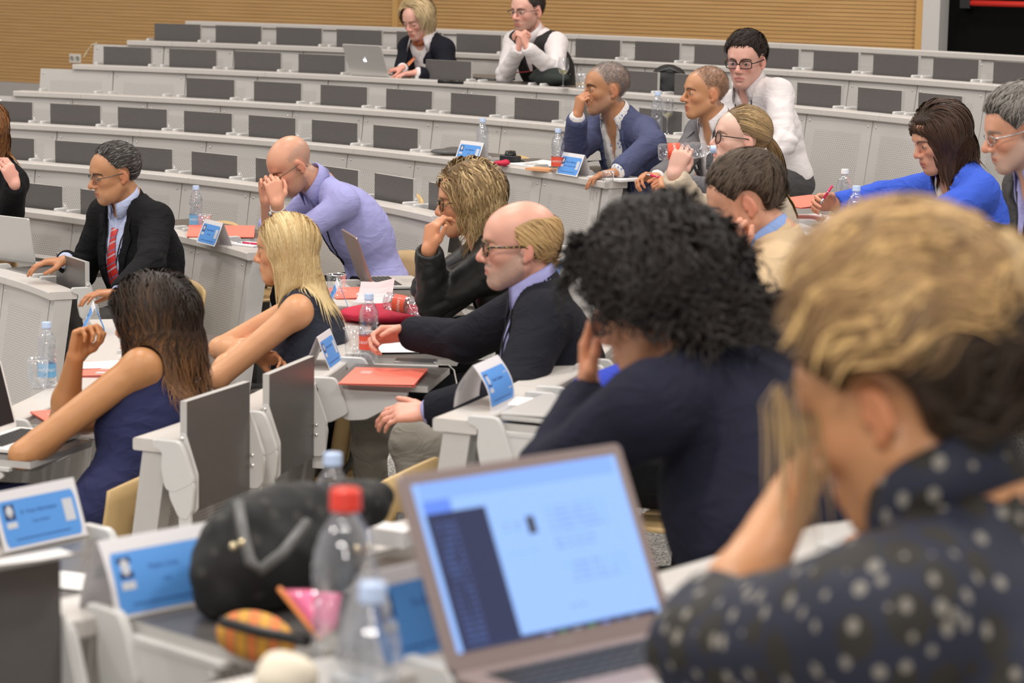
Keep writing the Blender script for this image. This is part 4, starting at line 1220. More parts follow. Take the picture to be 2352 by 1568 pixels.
# front block, next to the camera
bench(2, -5.6, -3.86, [(-5.05, 'U'), (-4.56, 'U'), (-4.07, 'U')], 'foreground bench at the left edge carrying a large blue name card', legs=(1, 1))
bench(3, -6.9, -4.1, [(-6.0, 'F'), (-5.52, 'F'), (-5.03, 'U'), (-4.55, 'U')], 'foreground bench carrying the black handbag')
bench(4, -7.9, -4.9, [(-6.4, 'U'), (-5.88, 'U'), (-5.38, 'U')], 'foreground bench carrying the open laptop with the lit screen')
# ------------------------------------------------------------------ hair helpers (head frame: x forward, y left, z up)
def tang(vec):
    vec = np.array(vec, float)
    def fn(p, nor):
        t = vec[None] - nor * (nor @ vec)[:, None]; return t / (np.linalg.norm(t, axis=1, keepdims=True) + 1e-6)
    return fn
def comb_part(py=0.0, back=0.6, side=1.0, fwd=0.0, down=0.2):
    def fn(p, nor):
        v = np.stack([np.full(len(p), -back + fwd), side * np.sign(p[:, 1] - py), np.full(len(p), -down)], 1)
        t = v - nor * (nor * v).sum(1, keepdims=True); return t / (np.linalg.norm(t, axis=1, keepdims=True) + 1e-6)
    return fn
def comb_fall(py=0.0, back=0.5, side=1.0):
    """falls from a parting: sideways and back on the top, straight down elsewhere"""
    def fn(p, nor):
        top = np.clip((nor[:, 2] - 0.55) / 0.35, 0, 1)
        v = np.stack([-back * (top + 0.15), side * np.sign(p[:, 1] - py) * top, -0.15 - (1 - top)], 1)
        t = v - nor * (nor * v).sum(1, keepdims=True); return t / (np.linalg.norm(t, axis=1, keepdims=True) + 1e-6)
    return fn
def comb_to(pt):
    pt = np.array(pt, float)
    def fn(p, nor):
        v = pt[None] - p; t = v - nor * (nor * v).sum(1, keepdims=True); return t / (np.linalg.norm(t, axis=1, keepdims=True) + 1e-6)
    return fn
def hline(zf=0.078, xs=0.052, slope=1.5, low=-0.065, temple=0.0, sb=-0.03):
    """hairline: signed value, positive inside the hair"""
    def fn(q):
        x, y, z = q[:, 0], q[:, 1], q[:, 2]
        hl = np.maximum(zf - np.maximum(xs - x, 0) * slope - temple * 0, low)
        ear = 0.034 - np.sqrt((x + 0.010) ** 2 + ((z + 0.010) * 0.85) ** 2)
        return np.minimum(z - hl, np.where(np.abs(y) > 0.04, -ear, 1.0))
    return fn
def lmask(m, xf=0.018, low=-0.19):
    """cap mask of long hair: covers the ears and the nape"""
    def fn(q):
        x, z = q[:, 0], q[:, 2]
        return np.minimum(np.maximum(m(q), (xf - x) * (z < 0.05) - (z >= 0.05) * 0.05), z - low)
    return fn
def reg(m, extra=None):
    def fn(p):
        r = m(p) > 0.0
        return r & extra(p) if extra else r
    return fn
def short_hair(col, n=1300, ln=0.032, comb=(-0.6, 0, 0.3), zf=0.066, slope=1.35, xs=0.060, low=-0.065, **k):
    m = hline(zf, xs, slope, low)
    h = dict(hug=0.7, col=col, n=n, len=ln, comb=tang(comb), region=reg(m), mask=m, seg=5, rad=0.0019, off=0.012, rise=0.8, mess=0.5, cmess=0.8, cap_t=0.006, cap_n=0.0018, lvar=0.35, cvar=0.3)
    h.update(k); return h
def fringe(zt=0.045, back=-0.02, low=-0.07, xf=0.03):
    """horseshoe of hair round a bald crown"""
    def fn(q):
        x, y, z = q[:, 0], q[:, 1], q[:, 2]
        top = zt - np.clip(x - back, 0, 0.2) * 0.35
        hl = np.maximum(0.03 - np.maximum(xf - x, 0) * 1.6, low)
        ear = 0.032 - np.sqrt((x + 0.010) ** 2 + ((z + 0.010) * 0.85) ** 2)
        return np.minimum(np.minimum(z - hl, top - z), np.minimum(-ear, np.where(x < xf, 1.0, -1.0)))
    return fn

# ------------------------------------------------------------------ cloth materials
def cloth_mat(name, col, rough=0.85, bump=0.25, bs=900, noise=0.06, sheen=0.0, spec=0.2):
    if name in MATS: return MATS[name]
    m = mat(name, col, rough, spec=spec, noise=noise, nscale=14, bump=bump, bscale=bs, sheen=sheen); nt = m.node_tree
    bp = [n for n in nt.nodes if n.type == 'BUMP'][0]; tc = [n for n in nt.nodes if n.type == 'TEX_COORD'][0]
    mp = N(nt, 'ShaderNodeMapping'); mp.inputs['Scale'].default_value = (1, 1, 1.9); mp.inputs['Rotation'].default_value = (0.5, 0.4, 0.3); nz = N(nt, 'ShaderNodeTexNoise'); nz.inputs['Scale'].default_value = 8; nz.inputs['Detail'].default_value = 1.5; nz.inputs['Distortion'].default_value = 1.2
    nt.links.new(tc.outputs['Object'], mp.inputs[0]); nt.links.new(mp.outputs[0], nz.inputs['Vector'])
    r_ = math_n(nt, 'ABSOLUTE', math_n(nt, 'SUBTRACT', nz.outputs['Fac'], 0.5)); r_ = math_n(nt, 'POWER', r_, 0.6)
    b2 = N(nt, 'ShaderNodeBump'); b2.inputs['Strength'].default_value = 0.30 if col[0] > 0.3 else 0.5; b2.inputs['Distance'].default_value = 0.016; b2.invert = True
    nt.links.new(r_, b2.inputs['Height']); nt.links.new(b2.outputs['Normal'], bp.inputs['Normal'])
    return m
C_NAVY = cloth_mat('navy_suit_cloth', (0.012, 0.0125, 0.019)); C_BLACK = cloth_mat('black_cloth', (0.0075, 0.0075, 0.0085)); C_CHAR = cloth_mat('charcoal_cloth', (0.075, 0.073, 0.075))
C_WHITE = cloth_mat('white_shirt_cloth', (0.74, 0.69, 0.69), 0.7, sheen=0.0); C_LILAC = cloth_mat('lilac_shirt_cloth', (0.36, 0.36, 0.66), 0.7, noise=0.08, sheen=0.0)
C_BLUEJ = cloth_mat('slate_blue_blazer', (0.075, 0.085, 0.165)); C_GTROU = cloth_mat('grey_trousers', (0.14, 0.135, 0.13)); C_GREYJ = cloth_mat('grey_blazer', (0.155, 0.150, 0.160)); C_BEIGE = cloth_mat('beige_jacket_cloth', (0.60, 0.44, 0.27), bump=0.15)
C_SAND = cloth_mat('sand_sleeve_cloth', (0.56, 0.47, 0.36)); C_COBALT = cloth_mat('cobalt_blazer', (0.05, 0.115, 0.60)); C_ROYAL = cloth_mat('royal_blue_knit', (0.035, 0.06, 0.42))
C_KNIT = cloth_mat('navy_knit', (0.017, 0.018, 0.034), bump=0.6, bs=500, noise=0.15); C_DNAVY = cloth_mat('navy_dress_cloth', (0.022, 0.025, 0.075)); C_OLIVE = cloth_mat('olive_grey_trousers', (0.26, 0.24, 0.205))
C_SKYSH = cloth_mat('pale_blue_shirt', (0.47, 0.53, 0.75), 0.7, sheen=0.0); C_PINK = cloth_mat('pale_pink_top', (0.66, 0.46, 0.45)); C_VELVET = cloth_mat('black_velvet', (0.008, 0.008, 0.008), sheen=0.3)
C_BLUSH = cloth_mat('blue_shirt_collar', (0.26, 0.38, 0.70), 0.7, sheen=0.0)
C_DKTOP = cloth_mat('dark_slate_top', (0.030, 0.034, 0.050))
C_LEATHER = mat('black_leather', (0.009, 0.009, 0.009), 0.42, spec=0.45, bump=0.15, bscale=90)
def pattern_mat(name, base, cols, scale, thr=0.3, rough=0.7, stretch=(1, 1, 1)):
    m, nt, b = new_mat(name)
    tc = N(nt, 'ShaderNodeTexCoord'); mp = N(nt, 'ShaderNodeMapping'); mp.inputs['Scale'].default_value = stretch
    nt.links.new(tc.outputs['Object'], mp.inputs[0]); cur = None
    prev = base
    for i, (c, sc, th) in enumerate(cols):
        v = N(nt, 'ShaderNodeTexVoronoi'); v.inputs['Scale'].default_value = scale * sc; v.inputs['Randomness'].default_value = 0.9 if i == 0 else 0.75
        mo = N(nt, 'ShaderNodeMapping'); mo.inputs['Location'].default_value = (3.1 * i, 1.7 * i, 0.4 * i); nt.links.new(mp.outputs[0], mo.inputs[0]); nt.links.new(mo.outputs[0], v.inputs['Vector'])
        lt = math_n(nt, 'LESS_THAN', v.outputs['Distance'], th)
        mx = N(nt, 'ShaderNodeMix', data_type='RGBA'); nt.links.new(lt, mx.inputs[0])
        if cur is None: mx.inputs[6].default_value = (*base, 1)
        else: nt.links.new(cur, mx.inputs[6])
        mx.inputs[7].default_value = (*c, 1); cur = mx.outputs[2]
    nt.links.new(cur, b.inputs['Base Color']); b.inputs['Roughness'].default_value = rough
    return m
C_FLORAL = pattern_mat('white_shirt_blue_print', (0.72, 0.69, 0.67), [((0.16, 0.25, 0.52), 1.0, 0.26), ((0.34, 0.42, 0.62), 1.4, 0.20)], 55, stretch=(1, 1, 0.75))
C_SCARF = pattern_mat('orange_patterned_scarf', (0.62, 0.17, 0.05), [((0.10, 0.09, 0.22), 1.0, 0.30), ((0.72, 0.42, 0.22), 1.7, 0.25)], 60)
C_BLOUSE = pattern_mat('dark_patterned_blouse', (0.013, 0.016, 0.036), [((0.020, 0.017, 0.013), 0.6, 0.44), ((0.26, 0.24, 0.21), 1.15, 0.25)], 33, stretch=(1, 1, 0.8))
C_VESTP = pattern_mat('velvet_with_buttons', (0.008, 0.008, 0.009), [((0.35, 0.27, 0.16), 1.0, 0.10)], 24)
def tie_mat():
    m, nt, b = new_mat('red_striped_tie')
    tc = N(nt, 'ShaderNodeTexCoord'); sp = N(nt, 'ShaderNodeSeparateXYZ'); nt.links.new(tc.outputs['Object'], sp.inputs[0])
    a = math_n(nt, 'ADD', math_n(nt, 'MULTIPLY', sp.outputs['Z'], 1.0), math_n(nt, 'MULTIPLY', math_n(nt, 'SUBTRACT', sp.outputs['X'], math_n(nt, 'MULTIPLY', sp.outputs['Y'], 1.2)), -0.30))
    fr = math_n(nt, 'FRACT', math_n(nt, 'ADD', math_n(nt, 'MULTIPLY', a, 17.0), 50))
    cr = N(nt, 'ShaderNodeValToRGB'); cr.color_ramp.interpolation = 'CONSTANT'; e = cr.color_ramp.elements
    e[0].position = 0; e[0].color = (0.55, 0.03, 0.025, 1); e[1].position = 0.40; e[1].color = (0.48, 0.40, 0.46, 1)
    for p_, c in ((0.52, (0.55, 0.03, 0.025, 1)), (0.80, (0.16, 0.14, 0.28, 1)), (0.90, (0.55, 0.03, 0.025, 1))): q = e.new(p_); q.color = c
    nt.links.new(fr, cr.inputs[0]); nt.links.new(cr.outputs[0], b.inputs['Base Color']); b.inputs['Roughness'].default_value = 0.4
    return m
C_TIE = tie_mat()
G_BLACK = mat('black_spectacle_frame', (0.012, 0.010, 0.010), 0.25); G_DKMET = mat('dark_metal_frame', (0.10, 0.09, 0.085), 0.3, metal=0.7); G_SILVER = mat('silver_frame', (0.55, 0.55, 0.56), 0.25, metal=0.9)
G_TORT = pattern_mat('tortoiseshell_frame', (0.03, 0.02, 0.012), [((0.40, 0.27, 0.05), 1.0, 0.35)], 130, rough=0.2)
C_BUTTON = mat('shirt_button', (0.70, 0.68, 0.64), 0.3); C_CORD = mat('black_lanyard_cord', (0.01, 0.01, 0.012), 0.6)
FAIR = (0.64, 0.325, 0.21); TAN = (0.54, 0.265, 0.135); PINKS = (0.72, 0.395, 0.31); OLIV = (0.49, 0.24, 0.12); PALE = (0.71, 0.45, 0.36)

def buttons(c, fc, downs, lat=0.0, r=0.0055):
    mb = MB()
    for d_ in downs:
        p = c['surf'](fc, lat, d_, 0.001) - c['org']; R = Matrix([list(a) for a in np.stack([c['l'], c['u'], c['f']], 1)]).to_4x4()
        mb.lathe([(r, 0), (r, 0.002), (r * 0.8, 0.003), (0.0001, 0.0025)], 10, 0, Matrix.Translation(p) @ R)
    mb.build('button', [C_BUTTON], c['root'])
def lanyard(c, fc, lat0=0.055, bottom=0.36, badge=False):
    mb = MB()
    for s in (-1, 1):
        pts = [c['surf'](fc, s * (lat0 * (1 - t) ** 0.8 + 0.002), 0.03 + (bottom - 0.03) * t, 0.004) - c['org'] for t in np.linspace(0, 1, 12)]
        mb.tube([Vector(p) for p in pts], 0.0032, 5)
    mb.build('lanyard', [C_CORD], c['root'])

# ------------------------------------------------------------------ people
def P_tie():
    def ex(c):
        c['collar']('shirt_collar', C_SKYSH, r0=0.064, hgt=0.040, openw=0.25, point=0.03)
        c['ribbon']('tie', [(0, 0.060), (0, 0.085), (0, 0.11), (0, 0.16), (0, 0.22), (0, 0.30), (0, 0.38), (0, 0.45), (0, 0.50)], [0.040, 0.034, 0.036, 0.05, 0.062, 0.074, 0.082, 0.084, 0.02], C_TIE, 0.006, 'shirt', 0.004)
        lanyard(c, 'shirt', 0.06, 0.30)
        mb = MB(); p = c['surf']('shirt', -0.075, 0.36, 0.02) - c['org']
        R = Matrix([list(a) for a in np.stack([c['l'], c['u'], c['f']], 1)]).to_4x4()
        mb.box(0, 0, 0, 0.055, 0.08, 0.002, M=Matrix.Translation(p) @ R); mb.build('name_badge', [mat('badge_plastic', (0.62, 0.60, 0.62), 0.2)], c['root'])
    person(dict(who='man in the red striped tie', label='man in black suit and red striped tie typing on a laptop', head=(262, 398, 10.9), yaw=208, pitch=13, face=228, k=0, head_s=1.07, skin=OLIV, brow=(0.02, 0.015, 0.012), brow_w=1.3, nose=1.08, jowl=0.4,
        eye_open=0.5, gaze_z=-0.5, bulk=1.18, belly=0.035, back=0.14,
        handR=dict(w=(150, 598, 10.85), d=(-0.9, -0.25, -0.05), n=(0, 0, -1), curl=0.3), handL=dict(w=(275, 672, 10.45), e=(345, 604, 10.5), d=(-0.9, -0.2, 0), n=(0, 0, -1), curl=0.3),
        clothes=[dict(name='shirt', e=0.008, mat=C_SKYSH), dict(name='jacket', e=0.022, mat=C_BLACK, open=(0.50, 0.070, 0.012), lapel=0.055, fold=1.3, openbottom=True, hem=-0.14)],
        trousers=dict(mat=C_GTROU, h=0.010), hair=short_hair((0.065, 0.055, 0.050), 1700, 0.034, (-0.9, 0, 0.1), zf=0.085, slope=1.4, xs=0.052, streak=((0.24, 0.23, 0.22), 0.25)),
        glasses=dict(mat=G_DKMET, w=0.027, h=0.016, r=0.0014, p=4, rimless='top', tr=0.0022), extra_fn=ex))
def P_lilac():
    def ex(c):
        c['collar']('shirt_collar', C_LILAC, r0=0.070, hgt=0.042, openw=0.5, point=0.04, flare=0.02, dn=0.022)
        lanyard(c, 'shirt', 0.06, 0.34); buttons(c, 'shirt', [0.14, 0.22, 0.30])
        w_ = c['Wr']['L']; e = c['El']['L']; d = nrm(w_ - e)
        mb = MB(); a = nrm(np.cross(d, [0, 0, 1])); b = np.cross(d, a)
        mb.tube([Vector(w_ - d * 0.02 + (a * math.cos(t) + b * math.sin(t)) * 0.031 - c['org']) for t in np.linspace(0, 2 * math.pi, 20)], 0.0035, 6, cap=False); mb.build('bracelet', [mat('white_cord', (0.6, 0.58, 0.56), 0.6)], c['root'])
        mb = MB(); mb.tube([Vector(w_ - d * 0.075 + (a * math.cos(t) + b * math.sin(t)) * 0.034 - c['org']) for t in np.linspace(0, 2 * math.pi, 20)], 0.006, 6, cap=False)
        wa = mb.build('watch_strap', [G_BLACK], c['root'])
        mb = MB(); q = w_ - d * 0.075 + (-b * 0.2 + a) * 0.036; mb.sphere(Vector(q - c['org']), 0.014, 6); mb.build('watch_case', [G_SILVER], wa)
    person(dict(who='bald man in lilac', label='bald man in lilac shirt resting his forehead on clasped hands', head=(668, 378, 10.95), yaw=205, pitch=36, face=208, k=1, head_s=1.03, skin=FAIR, brow=(0.20, 0.12, 0.07), beard=((0.22, 0.13, 0.08), 0.55, 'full'), nose=1.05,
        eye_open=0.2, crop=((0.33, 0.23, 0.19), 0.55, fringe(0.07, -0.03, -0.08, 0.02)), back=0.27, hunch=0.05, neck_b=0.085, neck_v=V(0.02, 0.03, -0.07), bulk=1.08, jowl=0.3,
        handL=dict(w=(636, 468, 10.55), e=(655, 560, 10.75), d=(-0.22, 0.25, 1.0), n=(-0.35, 0.9, 0), curl=0.75, thumb=0.1), handR=dict(w=(612, 462, 10.72), e=(625, 560, 11.05), d=(0.05, -0.1, 1.0), n=(0.2, -0.95, 0), curl=0.8, thumb=0.1),
        clothes=[dict(name='shirt', e=0.012, mat=C_LILAC, sleeve='rolled', open=(0.13, 0.035, 0.002), fold=1.1, h=0.0065)], trousers=dict(mat=C_BLACK),
        glasses=dict(mat=G_DKMET, w=0.024, h=0.016, r=0.0012, rimless='top', p=3), extra_fn=ex))
def P_blonde():
    m = hline(0.085, 0.060, 1.0, -0.09)
    person(dict(who='woman with long blonde hair', label='woman with long straight blonde hair and crossed bare arms in dark top', head=(655, 572, 8.45), yaw=172, pitch=6, face=176, k=0, scale=0.93, head_s=0.98, skin=(0.64, 0.315, 0.155), no_ears=True, brow=(0.25, 0.15, 0.07), eye_open=0.6, arm=1.05, sh_w=0.165, bust=1,
        handL=dict(w=(556, 792, 8.50), e=(500, 868, 8.2), d=(0.6, 0.75, 0.2), n=(0.3, 0, -0.9), curl=0.5), handR=dict(w=(585, 815, 8.34), e=(505, 800, 8.62), d=(0.9, -0.2, -0.1), n=(0.2, -0.6, -0.6), curl=0.5), back=0.04,
        clothes=[dict(name='top', e=0.008, mat=C_DKTOP, sleeve='none', strap=0.80, neck_r=0.075, fold=0.6)], trousers=dict(mat=C_BLACK),
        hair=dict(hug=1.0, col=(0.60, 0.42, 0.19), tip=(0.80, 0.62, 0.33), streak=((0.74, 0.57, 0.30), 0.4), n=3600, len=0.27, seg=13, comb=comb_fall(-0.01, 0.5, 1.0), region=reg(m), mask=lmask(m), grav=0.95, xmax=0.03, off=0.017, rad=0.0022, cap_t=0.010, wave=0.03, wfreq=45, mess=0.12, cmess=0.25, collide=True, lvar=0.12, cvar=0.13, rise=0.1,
                  extra=[Ell((-0.045, 0, -0.05), (0.065, 0.072, 0.10), k=0.04)], capgrad=True)))

def P_macbook():
    m = hline(0.10, 0.055, 1.1, -0.09)
    def ex(c):
        c['collar']('shirt_collar', C_WHITE, r0=0.070, hgt=0.040, openw=0.75, point=0.05, flare=0.035)
        c['collar']('scarf', C_SCARF, r0=0.060, hgt=0.045, openw=0.05, point=0.0, flare=0.012, dn=-0.004)
        c['ribbon']('scarf_end', [(0.012, 0.07), (0.012, 0.12), (0.006, 0.18), (0.004, 0.26)], [0.06, 0.055, 0.05, 0.03], C_SCARF, 0.01, 'shirt', 0.006)
        c['ribbon']('scarf_end', [(-0.02, 0.07), (-0.025, 0.12), (-0.022, 0.18), (-0.015, 0.22)], [0.04, 0.045, 0.04, 0.02], C_SCARF, 0.01, 'shirt', 0.006)
    person(dict(who='woman with the orange scarf', label='woman with blonde bob and orange scarf looking down at her silver laptop', head=(958, 44, 16.1), yaw=232, pitch=24, face=230, k=5, scale=0.93, head_s=1.03, no_ears=True, skin=PINKS, brow=(0.35, 0.24, 0.15), eye_open=0.2, back=0.15, nose=0.95, sh_w=0.165,
        handR=dict(w=(925, 156, 15.9), d=(-0.9, -0.2, -0.2), n=(0, 0, -1), curl=0.5), handL=dict(w=(958, 166, 15.8), d=(-0.95, -0.2, -0.1), n=(0, 0, -1), curl=0.3),
        clothes=[dict(name='shirt', e=0.008, mat=C_WHITE, h=0.011), dict(name='jacket', e=0.018, mat=C_NAVY, open=(0.36, 0.085, 0.012), lapel=0.05, openbottom=True, h=0.011)], trousers=dict(mat=C_BLACK, h=0.018), hres=0.0048,
        hair=dict(hug=1.0, col=(0.52, 0.38, 0.20), tip=(0.78, 0.62, 0.38), n=1700, len=0.17, seg=9, comb=comb_fall(0.01, 0.4, 1.0), region=reg(m), mask=lmask(m), grav=0.7, off=0.030, rad=0.0030, cap_t=0.020, wave=0.12, wfreq=60, mess=0.2, cmess=0.5, lvar=0.15, cvar=0.15, rise=0.6, xmax=0.055, extra=[Ell((-0.035, 0, -0.03), (0.070, 0.090, 0.075), k=0.03)], cap_h=0.007), extra_fn=ex))
def P_vest():
    def ex(c):
        c['collar']('shirt_collar', C_WHITE, r0=0.068, hgt=0.040, openw=0.3, point=0.03)
        c['ribbon']('necktie', [(0, 0.06), (0, 0.10), (0, 0.18), (0, 0.28)], [0.035, 0.035, 0.05, 0.06], mat('dark_red_tie', (0.25, 0.02, 0.02), 0.5), 0.006, 'shirt', 0.004)
    person(dict(who='man in the black waistcoat', label='man in black velvet waistcoat over white shirt, hands clasped at his mouth', head=(1210, 24, 15.6), yaw=228, pitch=8, face=228, k=5, head_s=1.10, skin=PINKS, brow=(0.05, 0.035, 0.03), beard=((0.20, 0.12, 0.08), 0.6, 'full'), eye_open=0.6, back=0.24, nose=1.05,
        handL=dict(w=(1212, 112, 15.15), e=(1275, 165, 15.0), d=(-0.35, 0.1, 0.9), n=(-0.8, 0.4, -0.2), curl=0.75, thumb=0.2), handR=dict(w=(1190, 116, 15.35), e=(1160, 172, 15.35), d=(0.1, 0.0, 1.0), n=(0.85, 0.3, 0), curl=0.75, thumb=0.2),
        clothes=[dict(name='shirt', e=0.014, mat=C_WHITE, fat=0.10, fold=1.8, h=0.010), dict(name='waistcoat', e=0.026, mat=C_VESTP, sleeve='none', strap=0.9, open=(0.20, 0.055, 0.005), h=0.011)], trousers=dict(mat=C_BLACK, h=0.018), hres=0.0048,
        hair=short_hair((0.055, 0.042, 0.036), 1200, 0.034, (-0.5, 0.3, 0.5), zf=0.068, slope=1.4), glasses=dict(mat=G_DKMET, w=0.027, h=0.018, r=0.0015, p=3, rimless='top'), extra_fn=ex))
def P_white():
    def ex(c):
        c['collar']('shirt_collar', C_WHITE, r0=0.070, hgt=0.042, openw=0.55, point=0.045, flare=0.024, dn=0.018)
        lanyard(c, 'shirt', 0.06, 0.30)
    person(dict(label='dark-haired man with glasses in a white shirt leaning towards the camera', head=(1712, 138, 12.3), yaw=246, pitch=10, face=215, k=3, head_s=1.10, skin=PINKS, brow=(0.04, 0.03, 0.025), brow_w=1.2, eye_open=0.85, gaze=0.1, lip=(0.62, 0.22, 0.20), hip=(1800, 425, 12.35), neck_b=0.06, beard=((0.30, 0.20, 0.16), 0.25, 'full'), sh_drop=0.04,
        handL=dict(w=(1700, 420, 11.6), e=(1800, 330, 11.8), d=(-0.9, -0.2, -0.3), n=(0, 0, -1), curl=0.3), handR=dict(w=(1640, 390, 12.2), e=(1700, 330, 12.4), d=(-0.9, -0.2, -0.3), n=(0, 0, -1), curl=0.3),
        clothes=[dict(name='shirt', e=0.016, mat=C_WHITE, fat=0.12, fold=2.0, open=(0.12, 0.035, 0.002), h=0.008, hem=-0.02)], trousers=dict(mat=C_CHAR, h=0.012), hres=0.0042,
        hair=short_hair((0.030, 0.020, 0.016), 1500, 0.04, (-0.3, 0.5, 0.6), zf=0.062, slope=1.35, off=0.020, cap_t=0.012), glasses=dict(mat=G_BLACK, w=0.027, h=0.0165, r=0.0026, p=4, tr=0.0032), extra_fn=ex))
def P_bluej():
    def ex(c):
        c['collar']('shirt_collar', C_FLORAL, r0=0.070, hgt=0.042, openw=0.8, point=0.045, flare=0.02)
        buttons(c, 'shirt', [0.20, 0.27, 0.34])
    person(dict(who='man in the slate blue blazer', label='grey-cropped man in a slate blue blazer with his fist at his mouth', head=(1392, 203, 12.4), yaw=196, pitch=3, face=216, k=3, head_s=1.10, skin=OLIV, brow=(0.03, 0.02, 0.016), brow_w=1.2, eye_open=0.6, nose=1.05, back=0.16, neck_b=0.07, beard=((0.30, 0.22, 0.19), 0.35, 'full'),
        handR=dict(w=(1326, 268, 12.15), e=(1318, 352, 12.3), d=(0.15, 0.0, 1.0), n=(0.85, 0.45, 0.0), curl=0.85, thumb=0.1), handL=dict(w=(1420, 392, 11.75), e=(1500, 330, 11.95), d=(-0.9, 0, -0.2), n=(0, 0, -1), curl=0.3),
        clothes=[dict(name='shirt', e=0.010, mat=C_FLORAL, open=(0.19, 0.050, 0.004), h=0.009), dict(name='jacket', e=0.022, mat=C_BLUEJ, open=(0.62, 0.085, 0.035), lapel=0.055, openbottom=True, fold=1.2)], trousers=dict(mat=C_CHAR, h=0.016),
        crop=((0.21, 0.18, 0.17), 0.8, hline(0.078, 0.055, 1.5)), hair=short_hair((0.22, 0.20, 0.19), 2600, 0.010, (-0.3, 0, 0.6), zf=0.084, slope=1.5, off=0.004, cap=False, rad=0.0011), extra_fn=ex))
def P_greyj():
    def ex(c):
        c['collar']('shirt_collar', C_WHITE, r0=0.070, hgt=0.042, openw=0.75, point=0.045, flare=0.022)
        buttons(c, 'shirt', [0.20, 0.28, 0.36])
    person(dict(who='man in the grey jacket', label='tanned man with cropped hair in a grey jacket and open white shirt', head=(1620, 212, 11.9), yaw=196, pitch=2, face=206, k=3, head_s=1.05, skin=TAN, brow=(0.10, 0.06, 0.04), eye_open=0.6, nose=1.08, back=0.12, neck_b=0.06,
        handR=dict(w=(1510, 408, 11.75), e=(1560, 380, 12.1), d=(-0.75, -0.5, 0.1), n=(0.3, -0.3, -0.9), curl=0.6), handL=dict(w=(1562, 424, 11.35), e=(1640, 440, 11.45), d=(-0.9, 0.1, 0.1), n=(0, 0.5, -0.8), curl=0.65),
        clothes=[dict(name='shirt', e=0.010, mat=C_WHITE, open=(0.16, 0.045, 0.004), h=0.009), dict(name='jacket', e=0.022, mat=C_GREYJ, open=(0.60, 0.080, 0.035), lapel=0.055, openbottom=True)], trousers=dict(mat=C_CHAR, h=0.016),
        crop=((0.20, 0.12, 0.085), 0.7, hline(0.086, 0.055, 1.5)), hair=short_hair((0.20, 0.13, 0.09), 2400, 0.008, (-0.3, 0, 0.6), zf=0.092, slope=1.6, off=0.003, cap=False, rad=0.0010), extra_fn=ex))
def P_drink():
    m = hline(0.085, 0.060, 1.25, -0.075)
    tp = (-0.105, 0, 0.005)
    person(dict(who='woman with the ponytail', label='woman with ponytail and round glasses drinking from a water bottle', head=(1700, 318, 9.75), yaw=190, pitch=-4, face=190, k=2, scale=0.93, head_s=1.04, skin=PALE, brow=(0.30, 0.18, 0.10), eye_open=0.8, nose=1.0, back=0.08, lip=(0.60, 0.22, 0.20),
        handL=dict(w=(1546, 400, 9.35), e=(1600, 488, 9.25), d=(0.38, 0.1, 0.92), n=(0.15, 0.95, 0.1), curl=0.62, thumb=0.5), handR=dict(w=(1600, 520, 9.7), e=(1660, 540, 9.9), d=(-0.9, 0, 0), n=(0, 0, -1), curl=0.4),
        clothes=[dict(name='jacket', e=0.022, mat=C_SAND, fold=1.4)], trousers=dict(mat=C_BLACK, h=0.016),
        hair=[dict(hug=1.0, col=(0.24, 0.155, 0.075), tip=(0.42, 0.28, 0.13), streak=((0.50, 0.34, 0.16), 0.3), n=1800, len=0.12, seg=8, lenfn=lambda p: 0.25 + np.linalg.norm(p - np.array(tp), axis=1) / 0.12 * 0.9, comb=comb_to(tp), region=reg(m), mask=m, off=0.008, rad=0.0020, cap_t=0.006, mess=0.1, cmess=0.15, rise=0.1, lvar=0.08, cvar=0.2),
              dict(C=tp, R=(0.016, 0.016, 0.016), col=(0.24, 0.15, 0.07), tip=(0.52, 0.34, 0.14), n=700, len=0.30, seg=12, comb=lambda p, n: np.tile(np.array([[-0.6, 0, -0.5]]), (len(p), 1)), region=lambda p: p[:, 0] < 10, grav=0.9, off=0.0, rad=0.0026, cap=False, rise=0.05, mess=0.08, cmess=0.15, wave=0.04, collide=True, lvar=0.2, cvar=0.2)],
        glasses=dict(mat=G_BLACK, w=0.024, h=0.022, r=0.0022, p=2.1, tr=0.0022)))
def P_beige():
    def ex(c):
        c['collar']('shirt_collar', C_BLUSH, r0=0.068, hgt=0.046, openw=0.5, point=0.04, flare=0.02)
    person(dict(who='man in the beige jacket', label='brown-haired man in a beige jacket leaning his face on his fist', head=(1712, 462, 7.3), yaw=172, pitch=26, face=166, k=2, head_s=1.10, skin=FAIR, brow=(0.10, 0.065, 0.04), eye_open=0.2, nose=1.0, back=0.20, neck_b=0.06, bulk=1.1, jowl=0.3,
        handL=dict(w=(1672, 598, 7.0), e=(1660, 760, 6.95), d=(0.02, 0.15, 1.0), n=(0.6, 0.75, 0.1), curl=0.85, thumb=0.2), handR=dict(w=(1640, 640, 7.5), d=(-0.9, 0.1, 0), n=(0, 0, -1), curl=0.3),
        clothes=[dict(name='shirt', e=0.008, mat=C_BLUSH, h=0.012), dict(name='jacket', e=0.024, mat=C_BEIGE, open=(0.5, 0.06, 0.02), lapel=0.05, fold=1.5)], trousers=dict(mat=C_CHAR, h=0.016),
        hair=short_hair((0.075, 0.052, 0.036), 2600, 0.045, (-0.7, 0.2, 0.5), zf=0.064, slope=1.3, off=0.018, cap_t=0.012, mess=0.5, cmess=1.0, wave=0.15, wfreq=120, tip=(0.15, 0.11, 0.08)), extra_fn=ex))
